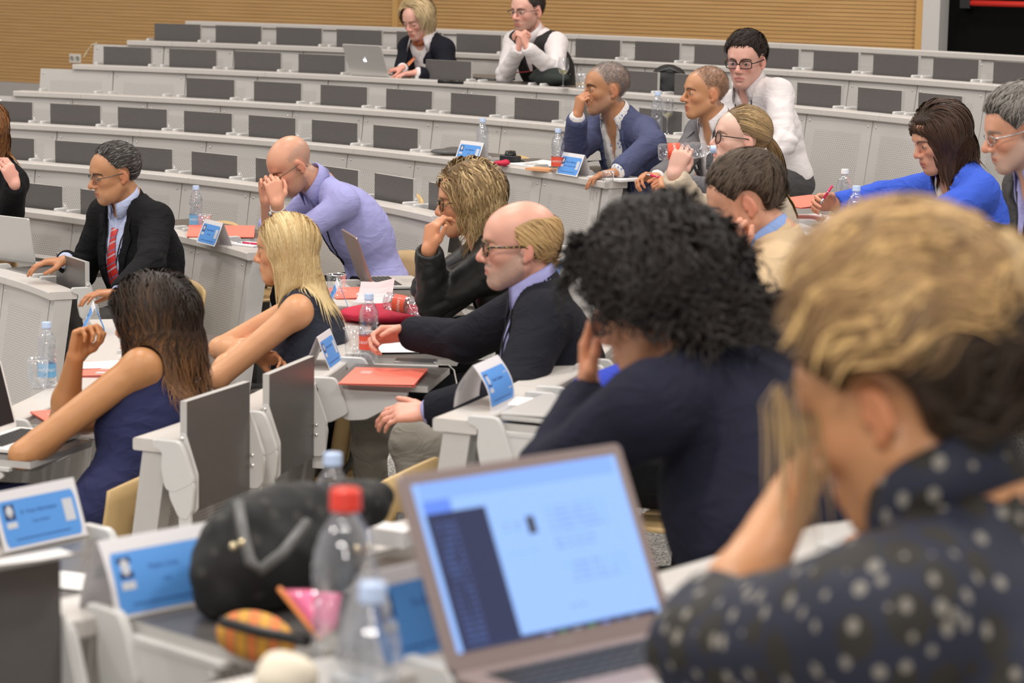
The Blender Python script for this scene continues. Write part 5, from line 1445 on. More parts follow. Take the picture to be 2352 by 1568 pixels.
def P_jacket():
    fr = fringe(0.075, -0.03, -0.095, 0.02)
    def ex(c):
        c['collar']('shirt_collar', C_LILAC, r0=0.070, hgt=0.044, openw=0.6, point=0.055, flare=0.022)
        buttons(c, 'shirt', [0.17, 0.26, 0.35, 0.44])
        lanyard(c, 'shirt', 0.04, 0.40)
    person(dict(who='balding man in the dark jacket', label='balding man with fair fringe and tortoiseshell glasses in a dark blue jacket', head=(1192, 562, 7.35), yaw=186, pitch=4, face=183, k=1, head_s=1.10, skin=(0.70, 0.365, 0.27), brow=(0.45, 0.28, 0.18), beard=((0.40, 0.29, 0.24), 0.8, 'full'), eye_open=0.6, nose=1.04, back=0.05, bulk=1.1, belly=0.02, face_w=1.05,
        handR=dict(w=(938, 764, 8.15), e=(1070, 782, 7.9), d=(-0.95, -0.2, -0.05), n=(0.0, -0.75, -0.6), curl=0.6), handL=dict(w=(985, 946, 7.05), e=(1185, 900, 6.98), d=(-0.95, 0.1, -0.05), n=(-0.1, 0.5, -0.85), curl=0.35, thumb=-0.3),
        clothes=[dict(name='shirt', e=0.010, mat=C_LILAC, open=(0.13, 0.040, 0.004)), dict(name='jacket', e=0.026, mat=C_NAVY, open=(0.60, 0.085, 0.045), lapel=0.06, openbottom=True, fat=0.15, hem=-0.14)],
        trousers=dict(mat=C_OLIVE, knee=[(945, 1016, 7.35), (850, 950, 7.9)], foot=[(985, 1300, 7.3), (850, 1240, 8.1)], h=0.0095),
        hair=dict(hug=1.0, col=(0.52, 0.33, 0.14), tip=(0.66, 0.45, 0.21), n=1500, len=0.085, seg=7, comb=tang((-0.9, 0, -0.55)), region=reg(fr), mask=fr, off=0.010, rad=0.0022, cap_t=0.007, grav=0.3, mess=0.2, cmess=0.5, rise=0.25, wave=0.05, cvar=0.15),
        glasses=dict(mat=G_TORT, w=0.026, h=0.019, r=0.0030, p=3.2, tr=0.0038), extra_fn=ex))
def P_leather():
    m = hline(0.088, 0.062, 1.05, -0.085)
    person(dict(who='woman in the leather jacket', label='woman with wavy dark-blonde hair in a black leather jacket, hand over her chin', head=(1074, 460, 8.75), yaw=187, pitch=8, face=186, k=1, scale=0.95, head_s=1.04, skin=(0.60, 0.29, 0.155), brow=(0.22, 0.14, 0.08), eye_open=0.6, back=0.16, nose=1.0, neck_b=0.06,
        handL=dict(w=(984, 574, 8.5), e=(1000, 695, 8.5), d=(0.16, 0.12, 1.0), n=(0.75, 0.6, 0.1), curl=0.5, thumb=-0.5, curls=[0.55, 0.65, 0.75, 0.8]), handR=dict(w=(1040, 652, 8.75), e=(985, 665, 8.95), d=(0.5, 0.6, -0.2), n=(0, 0.6, -0.6), curl=0.5),
        clothes=[dict(name='top', e=0.008, mat=C_BLACK, h=0.012), dict(name='jacket', e=0.022, mat=C_LEATHER, open=(0.3, 0.075, 0.01), lapel=0.05, fold=1.7, fat=0.12, h=0.0065)], trousers=dict(mat=C_BLACK, h=0.014),
        hair=dict(hug=1.0, col=(0.20, 0.125, 0.06), tip=(0.46, 0.32, 0.15), streak=((0.50, 0.36, 0.18), 0.4), n=2600, len=0.19, seg=12, comb=comb_fall(0.015, 0.7, 1.0), region=reg(m), mask=lmask(m), grav=0.62, off=0.030, rad=0.0026, cap_t=0.018, wave=0.5, wfreq=85, mess=0.25, cmess=0.7, lvar=0.15, cvar=0.2, rise=0.5, xmax=0.045, extra=[Ell((-0.05, 0, -0.03), (0.070, 0.082, 0.075), k=0.03)]),
        glasses=dict(mat=G_TORT, w=0.025, h=0.020, r=0.0024, p=2.6, tr=0.0024)))
def P_dark():
    m = hline(0.085, 0.058, 0.9, -0.09)
    person(dict(who='woman in the navy dress', label='woman with long wavy dark brown hair in a sleeveless navy dress', head=(345, 742, 7.3), yaw=158, pitch=4, face=160, k=0, hip=(262, 1205, 7.05), bulk=1.12, scale=0.95, head_s=1.04, skin=(0.54, 0.255, 0.105), no_ears=True, brow=(0.03, 0.02, 0.015), eye_open=0.6, back=0.02, arm=1.1, sh_w=0.17, bust=1,
        handR=dict(w=(172, 822, 7.35), e=(145, 965, 7.4), d=(0.28, 0.0, 0.95), n=(0.75, -0.55, -0.1), curl=0.85, thumb=0.3), handL=dict(w=(205, 945, 7.25), e=(52, 1046, 6.95), d=(0.7, 0.7, 0.1), n=(0, 0, -1), curl=0.4),
        clothes=[dict(name='dress', e=0.008, mat=C_DNAVY, sleeve='none', strap=0.72, neck_r=0.085, fold=1.3, h=0.007)], trousers=dict(mat=C_DNAVY, h=0.014),
        hair=dict(hug=1.0, col=(0.022, 0.014, 0.010), tip=(0.26, 0.12, 0.045), tipk=2.2, n=4200, len=0.34, seg=15, comb=comb_fall(0.0, 0.6, 1.0), region=reg(m), mask=lmask(m), grav=0.95, off=0.042, rad=0.0028, cap_t=0.030, wave=0.36, wfreq=48, mess=0.2, cmess=0.5, collide=True, lvar=0.14, cvar=0.25, rise=0.5, xmax=0.04, extra=[Ell((-0.055, 0, -0.08), (0.085, 0.110, 0.13), k=0.04)], capgrad=True)))
def P_edge():
    m = hline(0.085, 0.06, 1.0, -0.09)
    person(dict(who='person at the left edge', label='person with curly auburn hair at the left edge holding up a hand', head=(-38, 298, 11.9), yaw=250, pitch=5, face=235, k=0, lean=-0.22, scale=0.95, skin=PINKS, brow=(0.15, 0.08, 0.04), back=0.05, eye_open=0.6,
        handL=dict(w=(34, 424, 11.4), e=(24, 488, 11.35), d=(-0.35, -0.1, 0.9), n=(-0.7, 0.6, 0), curl=0.5), handR=dict(w=(-80, 430, 11.6), d=(0, 0, 1), n=(1, 0, 0), curl=0.4),
        clothes=[dict(name='top', e=0.010, mat=C_PINK, h=0.012), dict(name='jacket', e=0.022, mat=C_BLACK, open=(0.5, 0.10, 0.06), openbottom=True, h=0.011)], trousers=dict(mat=C_BLACK, h=0.018), hres=0.0048,
        hair=dict(hug=1.0, col=(0.18, 0.07, 0.025), tip=(0.45, 0.22, 0.09), n=1200, len=0.26, seg=10, comb=comb_fall(0, 0.5, 1.0), region=reg(m), mask=lmask(m), grav=0.8, off=0.03, rad=0.0034, cap_t=0.02, wave=0.3, wfreq=70, collide=True, rise=0.5, extra=[Ell((-0.05, 0, -0.06), (0.075, 0.09, 0.10), k=0.04)])))
def P_blue():
    m = hline(0.070, 0.075, 0.75, -0.085)
    def ex(c):
        mb = MB(); nb, Nk = c['nb'], c['Nk']
    person(dict(who='woman in the cobalt blazer', label='woman with shoulder-length brown hair in a cobalt blue blazer writing notes', head=(2158, 318, 9.6), yaw=196, pitch=20, face=196, k=3, scale=0.95, head_s=1.06, skin=FAIR, brow=(0.10, 0.06, 0.04), eye_open=0.3, back=0.14, nose=0.98, neck_b=0.05,
        handR=dict(w=(1918, 470, 9.75), e=(2030, 452, 9.9), d=(-0.80, -0.35, 0.15), n=(0.2, -0.8, -0.3), curl=0.62, thumb=0.3), handL=dict(w=(2010, 520, 9.1), e=(2150, 500, 9.15), d=(-0.9, 0.1, 0), n=(0, 0, -1), curl=0.3),
        clothes=[dict(name='top', e=0.008, mat=C_WHITE, h=0.012, neck_r=0.075, open=(0.12, 0.06, 0.01)), dict(name='jacket', e=0.020, mat=C_COBALT, open=(0.42, 0.085, 0.012), lapel=0.05, fold=1.6, h=0.009)], trousers=dict(mat=C_BLACK, h=0.018),
        hair=dict(hug=1.0, col=(0.050, 0.026, 0.016), tip=(0.085, 0.042, 0.026), n=2300, len=0.225, seg=12, comb=comb_fall(0.03, 1.0, 0.35), region=reg(m), mask=lmask(m), grav=0.75, off=0.024, rad=0.0026, cap_t=0.016, wave=0.05, mess=0.15, cmess=0.4, collide=True, lvar=0.12, rise=0.5, xmax=0.040, extra=[Ell((-0.055, 0, -0.06), (0.065, 0.082, 0.10), k=0.04)])))
def P_greyhair():
    def ex(c):
        c['collar']('shirt_collar', C_LILAC, r0=0.068, hgt=0.042, openw=0.7, point=0.05, flare=0.022); lanyard(c, 'shirt', 0.05, 0.36); buttons(c, 'shirt', [0.16, 0.24])
    person(dict(who='grey-haired man at the right edge', label='grey-haired man with thin glasses in a charcoal jacket at the right edge', head=(2338, 300, 7.9), yaw=184, pitch=16, face=186, k=3, head_s=1.05, skin=FAIR, brow=(0.25, 0.22, 0.20), brow_w=1.2, beard=((0.42, 0.38, 0.36), 0.6, 'full'), eye_open=0.3, nose=1.08, back=0.12, neck_b=0.06,
        handL=dict(w=(2280, 560, 7.6), d=(-0.9, 0, 0), n=(0, 0, -1), curl=0.3), handR=dict(w=(2260, 540, 8.1), d=(-0.9, 0, 0), n=(0, 0, -1), curl=0.3),
        clothes=[dict(name='shirt', e=0.010, mat=C_LILAC, open=(0.14, 0.04, 0.003), h=0.010), dict(name='jacket', e=0.024, mat=C_CHAR, open=(0.5, 0.10, 0.05), lapel=0.055, openbottom=True, h=0.010)], trousers=dict(mat=C_CHAR, h=0.018),
        hair=short_hair((0.13, 0.12, 0.11), 2600, 0.055, (-0.6, 0.2, 0.7), zf=0.062, slope=1.3, off=0.026, cap_t=0.016, mess=0.9, cmess=1.3, rise=1.2, wave=0.3, wfreq=110, tip=(0.36, 0.33, 0.30)), glasses=dict(mat=G_SILVER, w=0.025, h=0.013, r=0.0016, p=3, tr=0.0024), extra_fn=ex))
def P_curly():
    m = hline(0.075, 0.062, 1.0, -0.09)
    def ms(q): return np.minimum(m(q), 1)
    person(dict(who='curly-haired woman', label='woman with curly black hair seen from behind in a navy knit', head=(1500, 700, 4.3), yaw=152, pitch=22, face=142, k=3, scale=0.97, head_s=1.04, skin=(0.60, 0.29, 0.16), brow=(0.02, 0.015, 0.01), eye_open=0.5, back=0.16, hunch=0.05, bulk=1.55, neck_b=0.105, neck_v=V(0, 0, -0.055), sh_drop=0.02, res=1.25, sh_w=0.225,
        handL=dict(w=(1352, 900, 4.30), e=(1262, 1095, 4.3), d=(-0.04, 0.12, 1.0), n=(0.85, -0.2, 0.05), curl=0.28, thumb=0.1), handR=dict(w=(1560, 1000, 4.9), d=(-0.7, 0.7, 0), n=(0, 0, -1), curl=0.3),
        clothes=[dict(name='sweater', e=0.016, mat=C_KNIT, fold=1.6, fat=0.25, h=0.010)], trousers=dict(mat=C_BLACK, h=0.02),
        hair=dict(hug=0.55, col=(0.010, 0.0075, 0.007), tip=(0.030, 0.024, 0.022), n=3600, len=0.15, seg=12, comb=lambda p, n: n * 0.9 + comb_part(0, 0.4, 0.5, down=0.1)(p, n) * 0.5, region=reg(m), mask=ms, grav=0.30, off=0.055, shell=0.8, rad=0.0034, cap_t=0.040, cap_n=0.009, cap_f=75, wave=0.95, wfreq=120, mess=0.5, cmess=0.9, lvar=0.3, rise=1.5, clumpn=10, extra=[Ell((-0.05, 0, -0.01), (0.100, 0.108, 0.085), k=0.03)], cap_h=0.008),
        glasses=dict(mat=G_BLACK, w=0.027, h=0.019, r=0.003, p=3, tr=0.0035)))
def P_front():
    m = hline(0.085, 0.064, 1.35, -0.075)
    bun = (-0.110, -0.045, 0.060)
    person(dict(who='woman in the patterned blouse', label='woman with messy pinned-up blonde hair in a dark patterned blouse, closest to camera', head=(2062, 922, 2.54), yaw=148, pitch=28, roll=-4, face=140, k=4, scale=0.98, head_s=1.06, skin=(0.60, 0.29, 0.135), brow=(0.25, 0.15, 0.08), eye_open=0.2, back=0.14, hunch=0.04, bulk=1.05, neck_b=0.05, res=1.3, sh_w=0.18, arm=1.0,
        handL=dict(w=(1835, 1110, 2.66), e=(1628, 1495, 2.78), d=(0.50, 0.15, 0.85), n=(0.75, -0.35, -0.35), curl=0.75, thumb=0.1), handR=dict(w=(2150, 1250, 3.3), d=(-0.6, 0.7, 0), n=(0, 0, -1), curl=0.3),
        clothes=[dict(name='blouse', e=0.018, mat=C_BLOUSE, sleeve='half', fold=1.6, fat=0.45, h=0.010, neck_lo=0.055, neck_r=0.046)], extra_fn=lambda c: c['collar']('blouse_collar', C_BLOUSE, r0=0.072, hgt=0.052, openw=0.7, point=0.03, flare=0.02, dn=0.012), trousers=dict(mat=C_BLACK, h=0.02),
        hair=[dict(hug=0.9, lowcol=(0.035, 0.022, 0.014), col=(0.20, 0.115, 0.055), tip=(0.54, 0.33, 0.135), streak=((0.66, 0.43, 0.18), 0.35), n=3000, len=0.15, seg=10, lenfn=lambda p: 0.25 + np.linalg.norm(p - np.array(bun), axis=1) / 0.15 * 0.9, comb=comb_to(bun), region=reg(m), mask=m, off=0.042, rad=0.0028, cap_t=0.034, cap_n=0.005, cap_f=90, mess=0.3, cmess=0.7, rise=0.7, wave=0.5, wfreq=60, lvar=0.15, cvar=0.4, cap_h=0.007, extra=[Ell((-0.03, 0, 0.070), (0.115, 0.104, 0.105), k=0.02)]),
              dict(hug=1.0, C=bun, R=(0.045, 0.060, 0.045), col=(0.30, 0.19, 0.09), tip=(0.74, 0.52, 0.25), n=1500, len=0.17, seg=12, comb=lambda p, n: np.cross(n, np.array([0.3, 0.5, 0.8])[None]), region=lambda p: p[:, 0] < 10, grav=0.1, off=0.02, shell=1.0, rad=0.0032, rise=0.3, mess=0.3, cmess=1.0, wave=0.5, wfreq=60, cvar=0.35, mask=lambda q: np.full(len(q), 1.0), cap_t=0.008, cap_n=0.008, cap_f=70, cap_h=0.008),
              dict(C=(0.078, 0.056, 0.050), R=(0.010, 0.010, 0.010), col=(0.40, 0.27, 0.13), tip=(0.50, 0.34, 0.17), n=30, len=0.13, seg=12, comb=lambda p, n: np.tile(np.array([[0.02, 0.10, -0.9]]), (len(p), 1)), region=lambda p: p[:, 0] < 10, grav=0.9, off=0.02, rad=0.0022, cap=False, rise=0.05, wave=0.06, wfreq=30, cmess=0.15, mess=0.08)]))
def P_hidden():
    m = hline(0.085, 0.06, 1.0, -0.08)
    person(dict(who='person in the royal blue jumper', label='person in a royal blue jumper mostly hidden behind the curly-haired woman', head=(1530, 655, 6.6), yaw=165, pitch=20, face=158, k=2, scale=0.93, skin=FAIR, eye_open=0.2, back=0.12, res=1.4, bulk=1.1, handL=dict(w=(1450, 880, 6.4), e=(1352, 915, 6.3), d=(0.5, 0.3, 0.2), n=(0.5, 0.5, -0.5), curl=0.4),
        clothes=[dict(name='jumper', e=0.02, mat=C_ROYAL, h=0.014)], trousers=dict(mat=C_BLACK, h=0.02), hair=short_hair((0.05, 0.035, 0.03), 700, 0.05)))
PEOPLE = [P_tie, P_lilac, P_blonde, P_macbook, P_vest, P_white, P_bluej, P_greyj, P_drink, P_beige, P_jacket, P_leather, P_dark, P_edge, P_blue, P_greyhair, P_curly, P_front, P_hidden]
# ------------------------------------------------------------------ things on the desks
C_RED = mat('coral_red_card', (0.93, 0.20, 0.14), 0.55); C_PAPER = mat('white_paper', (0.80, 0.78, 0.77), 0.7); C_CARD = mat('white_card', (0.78, 0.76, 0.78), 0.6)
C_BLUE = mat('sky_blue_print', (0.105, 0.33, 0.78), 0.55); C_LOGO = mat('dark_blue_logo', (0.02, 0.04, 0.14), 0.5); C_INK = mat('blue_ink', (0.03, 0.08, 0.30), 0.5); C_PALE = mat('pale_print', (0.62, 0.64, 0.68), 0.5)
C_CAPB = mat('pale_blue_cap', (0.50, 0.62, 0.85), 0.35); C_CAPW = mat('white_cap', (0.78, 0.78, 0.76), 0.35); C_CAPR = mat('red_cap', (0.75, 0.05, 0.03), 0.35)
C_LABR = mat('red_bottle_label', (0.80, 0.10, 0.05), 0.4); C_LABB = mat('blue_bottle_label', (0.16, 0.42, 0.68), 0.4); C_WHITEP = mat('white_print', (0.85, 0.84, 0.82), 0.5)
C_ALU = mat('silver_aluminium', (0.62, 0.61, 0.59), 0.35, metal=0.35); C_KEY = mat('black_keys', (0.03, 0.03, 0.032), 0.5); C_GREYKEY = mat('grey_brown_laptop', (0.30, 0.235, 0.225), 0.45, metal=0.2)
C_PINKM = mat('pink_pen_plastic', (0.70, 0.02, 0.10), 0.3); C_CABLE = mat('white_cable', (0.78, 0.76, 0.70), 0.5); C_CRIMSON = mat('crimson_fabric', (0.50, 0.015, 0.05), 0.75, noise=0.15, nscale=30, bump=0.2, bscale=300)
def plastic(name, tint, refl=0.22, bump=0.0):
    m, nt, b = new_mat(name); out = nt.nodes['Material Output']
    tr = N(nt, 'ShaderNodeBsdfTransparent'); gl = N(nt, 'ShaderNodeBsdfGlossy'); gl.inputs['Roughness'].default_value = 0.06; tr.inputs[0].default_value = (*tint, 1); gl.inputs[0].default_value = (0.95, 0.96, 1, 1)
    lw = N(nt, 'ShaderNodeLayerWeight'); lw.inputs[0].default_value = 0.35
    f = math_n(nt, 'MULTIPLY_ADD', lw.outputs['Facing'], 0.55, refl * 0.55)
    mx = N(nt, 'ShaderNodeMixShader'); nt.links.new(f, mx.inputs[0]); nt.links.new(tr.outputs[0], mx.inputs[1]); nt.links.new(gl.outputs[0], mx.inputs[2]); nt.links.new(mx.outputs[0], out.inputs[0])
    if bump:
        tc = N(nt, 'ShaderNodeTexCoord'); v = N(nt, 'ShaderNodeTexVoronoi'); v.inputs['Scale'].default_value = 95; nt.links.new(tc.outputs['Object'], v.inputs['Vector'])
        bp = N(nt, 'ShaderNodeBump'); bp.inputs['Strength'].default_value = bump; bp.inputs['Distance'].default_value = 0.003; nt.links.new(v.outputs['Distance'], bp.inputs['Height']); nt.links.new(bp.outputs['Normal'], gl.inputs['Normal'])
    return m
C_PET = plastic('clear_bottle_plastic', (0.93, 0.95, 0.97), 0.25, 0.7); C_CUP = plastic('clear_cup_plastic', (0.95, 0.95, 0.95), 0.2)
FONT_CACHE = {}
def text_mesh(txt, size, depth=0.0):
    cu = bpy.data.curves.new('text', 'FONT'); cu.body = txt; cu.size = size; cu.align_x = 'CENTER'; cu.align_y = 'CENTER'; cu.extrude = depth; cu.resolution_u = 2
    o = bpy.data.objects.new('text', cu); COL.objects.link(o); bpy.context.view_layer.update()
    me = bpy.data.meshes.new_from_object(o.evaluated_get(bpy.context.evaluated_depsgraph_get()))
    vs_ = [tuple(v.co) for v in me.vertices]; fs_ = [tuple(p.vertices) for p in me.polygons]
    bpy.data.objects.remove(o); bpy.data.meshes.remove(me); bpy.data.curves.remove(cu)
    return vs_, fs_
def pf(p, rot):        # frame at world point p, local x pointing outwards from the hall centre, turned by rot degrees
    th = math.atan2(p[1] - CY, p[0] - CX)
    return Matrix.Translation(p) @ Matrix.Rotation(th + math.radians(rot), 4, 'Z')
def rrect(w_, h_, r, n=5):
    out = []
    for cx, cy, a0 in ((w_ / 2 - r, h_ / 2 - r, 0), (-w_ / 2 + r, h_ / 2 - r, 90), (-w_ / 2 + r, -h_ / 2 + r, 180), (w_ / 2 - r, -h_ / 2 + r, 270)):
        for i in range(n + 1): a = math.radians(a0 + 90 * i / n); out.append((cx + r * math.cos(a), cy + r * math.sin(a)))
    return out
def name_card(p, rot, label, name, sub='', bend=0.0, w_=0.20, h_=0.105, base=0.085):
    """folded tent card; its long side runs along the row; both slopes are printed"""
    T = thing('name_card', label, 'name card', pf(p, rot), 'blue and white folded name cards')
    def slope(s, t, off=0.0):           # t 0 bottom .. 1 top ; s side
        x = s * (base / 2 * (1 - t) + bend * math.sin(math.pi * t) * 0.5 + 0.001); z = h_ * (t + bend * 0.0)
        nx, nz = s * h_, base / 2; q = math.hypot(nx, nz); return (x + off * nx / q, z + off * nz / q)
    mb = MB(); n = 8; vs_ = []
    for yy in (-w_ / 2, w_ / 2):
        ring = [slope(-1, i / n) for i in range(n + 1)] + [slope(1, 1 - i / n) for i in range(n + 1)]
        vs_ += [(x, yy, z) for x, z in ring]
    m = 2 * (n + 1); fs_ = [(i, i + 1, m + i + 1, m + i) for i in range(m - 1)]
    mb.add(vs_, fs_, 0); mb.build('card', [C_CARD], T, recalc=False)
    for s in (-1, 1):
        def put(pts, mi, mbx, off, faces):
            L = []
            for (a, b) in pts:          # a along the row (as read), b 0..h up the slope
                x, z = slope(s, max(0, min(1, b)), off); L.append((x, -s * -a if False else (a if s > 0 else -a), z))
            mbx.add(L, faces, mi)
        mb = MB(); r = rrect(w_ * 0.92, 0.80, 0.10)
        # panel grid so that it follows the bend
        cols = 2; rows = 10; pts = []; fc = []
        for i in range(rows + 1):
            t = 0.05 + 0.78 * i / rows; e = 0.006 if i in (0, rows) else 0.0015 if i in (1, rows - 1) else 0
            pts += [(-w_ * 0.455 + e, t), (w_ * 0.455 - e, t)]
        fc = [(2 * i, 2 * i + 1, 2 * i + 3, 2 * i + 2) for i in range(rows)]
        put(pts, 0, mb, 0.0004, fc)
        lx = -w_ * 0.34
        put([(lx - 0.013, 0.50), (lx + 0.013, 0.50), (lx + 0.013, 0.76), (lx - 0.013, 0.76)], 1, mb, 0.0008, [(0, 1, 2, 3)])
        ov = [(lx + 0.0085 * math.cos(a), 0.64 + 0.10 * math.sin(a)) for a in np.linspace(0, 2 * math.pi, 15)[:-1]]
        put(ov + [(lx + 0.002, 0.52), (lx - 0.006, 0.60), (lx + 0.006, 0.60)], 2, mb, 0.0012, [tuple(range(14)), (14, 16, 15)])
        put([(lx - 0.013, 0.36), (lx + 0.013, 0.36), (lx + 0.013, 0.46), (lx - 0.013, 0.46)], 2, mb, 0.0008, [(0, 1, 2, 3)])
        # pale stamp on the right
        rx = w_ * 0.35
        put([(rx - 0.013, 0.30), (rx + 0.013, 0.30), (rx + 0.013, 0.68), (rx - 0.013, 0.68)], 2, mb, 0.0008, [(0, 1, 2, 3)])
        for txt, sz, yy, tt in ((name, 0.0125, 0.0, 0.60), (sub, 0.008, 0.0, 0.42)):
            if txt:
                v_, f_ = text_mesh(txt, sz); put([(a + yy, tt + b / math.hypot(h_, base / 2)) for a, b, _ in v_], 3, mb, 0.0009, f_)
        # fine print: one broken line
        rg = random.Random(len(name)); x = -w_ * 0.33
        while x < w_ * 0.30:
            l_ = rg.uniform(0.003, 0.009); put([(x, 0.150), (x + l_, 0.150), (x + l_, 0.172), (x, 0.172)], 3, mb, 0.0008, [(0, 1, 2, 3)]); x += l_ + 0.0014
        mb.build('printed_panel', [C_BLUE, C_LOGO, C_PALE, C_INK], T, recalc=False)
    return T
def bottle(M, label, cap=C_CAPB, lab=None, scale=1.0, group='half-litre water bottles'):
    T = thing('water_bottle', label, 'bottle', M, group)
    R = 0.0325; pr = [(0.001, 0.004), (0.020, 0.002), (0.026, 0.0), (0.031, 0.004), (R, 0.012), (0.0305, 0.03), (0.031, 0.034), (0.031, 0.082), (R, 0.086), (0.029, 0.095), (R, 0.104), (0.029, 0.114), (R, 0.124), (0.0325, 0.14), (0.030, 0.158), (0.024, 0.175), (0.016, 0.188), (0.0130, 0.194), (0.0130, 0.200)]
    S = Matrix.Scale(scale, 4)
    mb = MB(); mb.lathe(pr, 24, 0, S); mb.build('bottle_body', [C_PET], T, recalc=False)
    mb = MB(); mb.lathe([(0.0001, 0.219), (0.0145, 0.219), (0.0155, 0.217), (0.0155, 0.203), (0.0160, 0.202), (0.0160, 0.198), (0.0132, 0.197)], 20, 0, S); mb.build('cap', [cap], T)
    if lab is not None:
        mb = MB(); mb.lathe([(0.0316, 0.036), (0.0316, 0.081)], 24, 0, S)
        lo = mb.build('label', [lab], T, recalc=False)
        v_, f_ = text_mesh('S.ANTONIO', 0.0145)
        for a0 in (0, 180):
            tm = MB(); q = [((0.0321 * math.sin(x / 0.0321)), -(0.0321 * math.cos(x / 0.0321)), 0.060 + y) for x, y, _ in v_]
            ang = -math.degrees(math.atan2(M[1][0], M[0][0])) + a0
            tm.add([S @ (Matrix.Rotation(math.radians(ang), 4, 'Z') @ Vector(v)) for v in q], f_, 0)
            tm.build('lettering', [C_WHITEP], lo, recalc=False)
    return T
def cup(M, label, h_=0.085, r0=0.026, r1=0.035, m=None):
    T = thing('plastic_cup', label, 'cup', M, 'clear plastic cups on the desks')
    mb = MB(); mb.lathe([(0.001, 0.003), (r0, 0.002), (r0 + (r1 - r0) * 0.5, h_ * 0.5), (r0 + (r1 - r0) * 0.52, h_ * 0.51), (r1, h_), (r1 + 0.0022, h_ + 0.001), (r1 + 0.001, h_ + 0.0025), (r1 - 0.0008, h_)], 24); mb.build('cup_body', [m or C_CUP], T, recalc=False)
    mb = MB(); mb.tube([(math.cos(a) * (r1 + 0.001), math.sin(a) * (r1 + 0.001), h_ + 0.001) for a in np.linspace(0, 2 * math.pi, 25)], 0.0011, 5, cap=False); mb.build('rim', [mat('clear_rim', (0.75, 0.75, 0.75), 0.15, spec=0.8)], T)
def wine_glass(M, label):
    T = thing('wine_glass', label, 'glass', M, 'stemmed wine glasses')
    mb = MB(); mb.lathe([(0.001, 0.003), (0.033, 0.001), (0.033, 0.003), (0.006, 0.006), (0.0035, 0.015), (0.0035, 0.075), (0.006, 0.083), (0.025, 0.098), (0.034, 0.125), (0.034, 0.145), (0.028, 0.185)], 24); mb.build('glass_body', [C_CUP], T, recalc=False)
    mb = MB(); mb.lathe([(0.001, 0.088), (0.020, 0.098), (0.027, 0.110), (0.0001, 0.110)], 20); mb.build('wine', [mat('pale_wine', (0.62, 0.60, 0.25), 0.1, trans=0.7)], T)
def sheet(M, label, w_, h_, m, name='paper', cat='paper', curl=0.0, group=None, th=0.0008, lift=0.0, n=1):
    T = thing(name, label, cat, M, group); rg = random.Random(int(w_ * 1000 + h_ * 77))
    for q in range(n):
        mb = MB(); k = 8; vs_ = []
        a = rg.uniform(-8, 8) * (q > 0); R_ = Matrix.Rotation(math.radians(a), 4, 'Z')
        for z0 in (0, th):
            for i in range(k + 1):
                for j in range(3):
                    x = -w_ / 2 + w_ * i / k; y = -h_ / 2 + h_ * j / 2
                    z = z0 + 0.0012 + q * 0.003 + curl * max(0, (i / k - 0.4)) ** 2 * (1 if j else 1.3) + lift * (1 - j / 2)
                    vs_.append(R_ @ Vector((x, y, z)))
        o = (k + 1) * 3
        fs_ = [(i * 3 + j, i * 3 + j + 1, i * 3 + j + 4, i * 3 + j + 3) for i in range(k) for j in range(2)]
        fs_ += [tuple(o + v for v in reversed(f)) for f in fs_]
        for i in range(k): fs_ += [(i * 3, i * 3 + 3, o + i * 3 + 3, o + i * 3), (i * 3 + 2, o + i * 3 + 2, o + i * 3 + 5, i * 3 + 5)]
        fs_ += [(0, o, o + 1, 1), (1, o + 1, o + 2, 2), (k * 3, k * 3 + 1, o + k * 3 + 1, o + k * 3), (k * 3 + 1, k * 3 + 2, o + k * 3 + 2, o + k * 3 + 1)]
        mb.add(vs_, fs_); mb.build('leaf', [m], T)
    return T
def folder(M, label, w_=0.22, h_=0.31, gap=0.02, group='coral red conference folders'):
    T = thing('folder', label, 'folder', M, group)
    for q, (z0, z1) in enumerate(((0.001, 0.001), (0.004, 0.004 + gap))):
        mb = MB(); vs_ = [(-w_ / 2, -h_ / 2, z0), (w_ / 2, -h_ / 2, z1), (w_ / 2, h_ / 2, z1), (-w_ / 2, h_ / 2, z0)]; vs_ += [(x, y, z + 0.0012) for x, y, z in vs_]
        mb.add(vs_, [(3, 2, 1, 0), (4, 5, 6, 7), (0, 1, 5, 4), (1, 2, 6, 5), (2, 3, 7, 6), (3, 0, 4, 7)]); mb.build('cover', [C_RED], T)
    mb = MB(); mb.box(0.0, 0, 0.003, w_ * 0.94, h_ * 0.95, 0.0015); mb.build('inner_sheet', [C_PAPER], T)
    mb = MB(); mb.box(-w_ * 0.28, h_ * 0.18, 0.0058 + gap * 0.24, 0.035, 0.055, 0.0004); mb.build('logo', [mat('pale_coral_print', (0.80, 0.36, 0.32), 0.5)], T)
    return T
def pen(a, b, label, tip=0.25):
    a, b = Vector(a), Vector(b); T = thing('pen', label, 'pen', Matrix.Translation(a), 'red ballpoint pens'); d = b - a; L = d.length
    mb = MB(); mb.tube([d * 0.28, d * 1.0], 0.0048, 8); mb.build('barrel', [C_PINKM], T)
    mb = MB(); mb.tube([d * 0.0, d * 0.08, d * 0.28], [0.0012, 0.0042, 0.0048], 8); mb.build('grip', [G_SILVER], T)
    mb = MB(); mb.tube([d * 0.62, d * 0.66], 0.0054, 8); mb.build('ring', [G_SILVER], T)
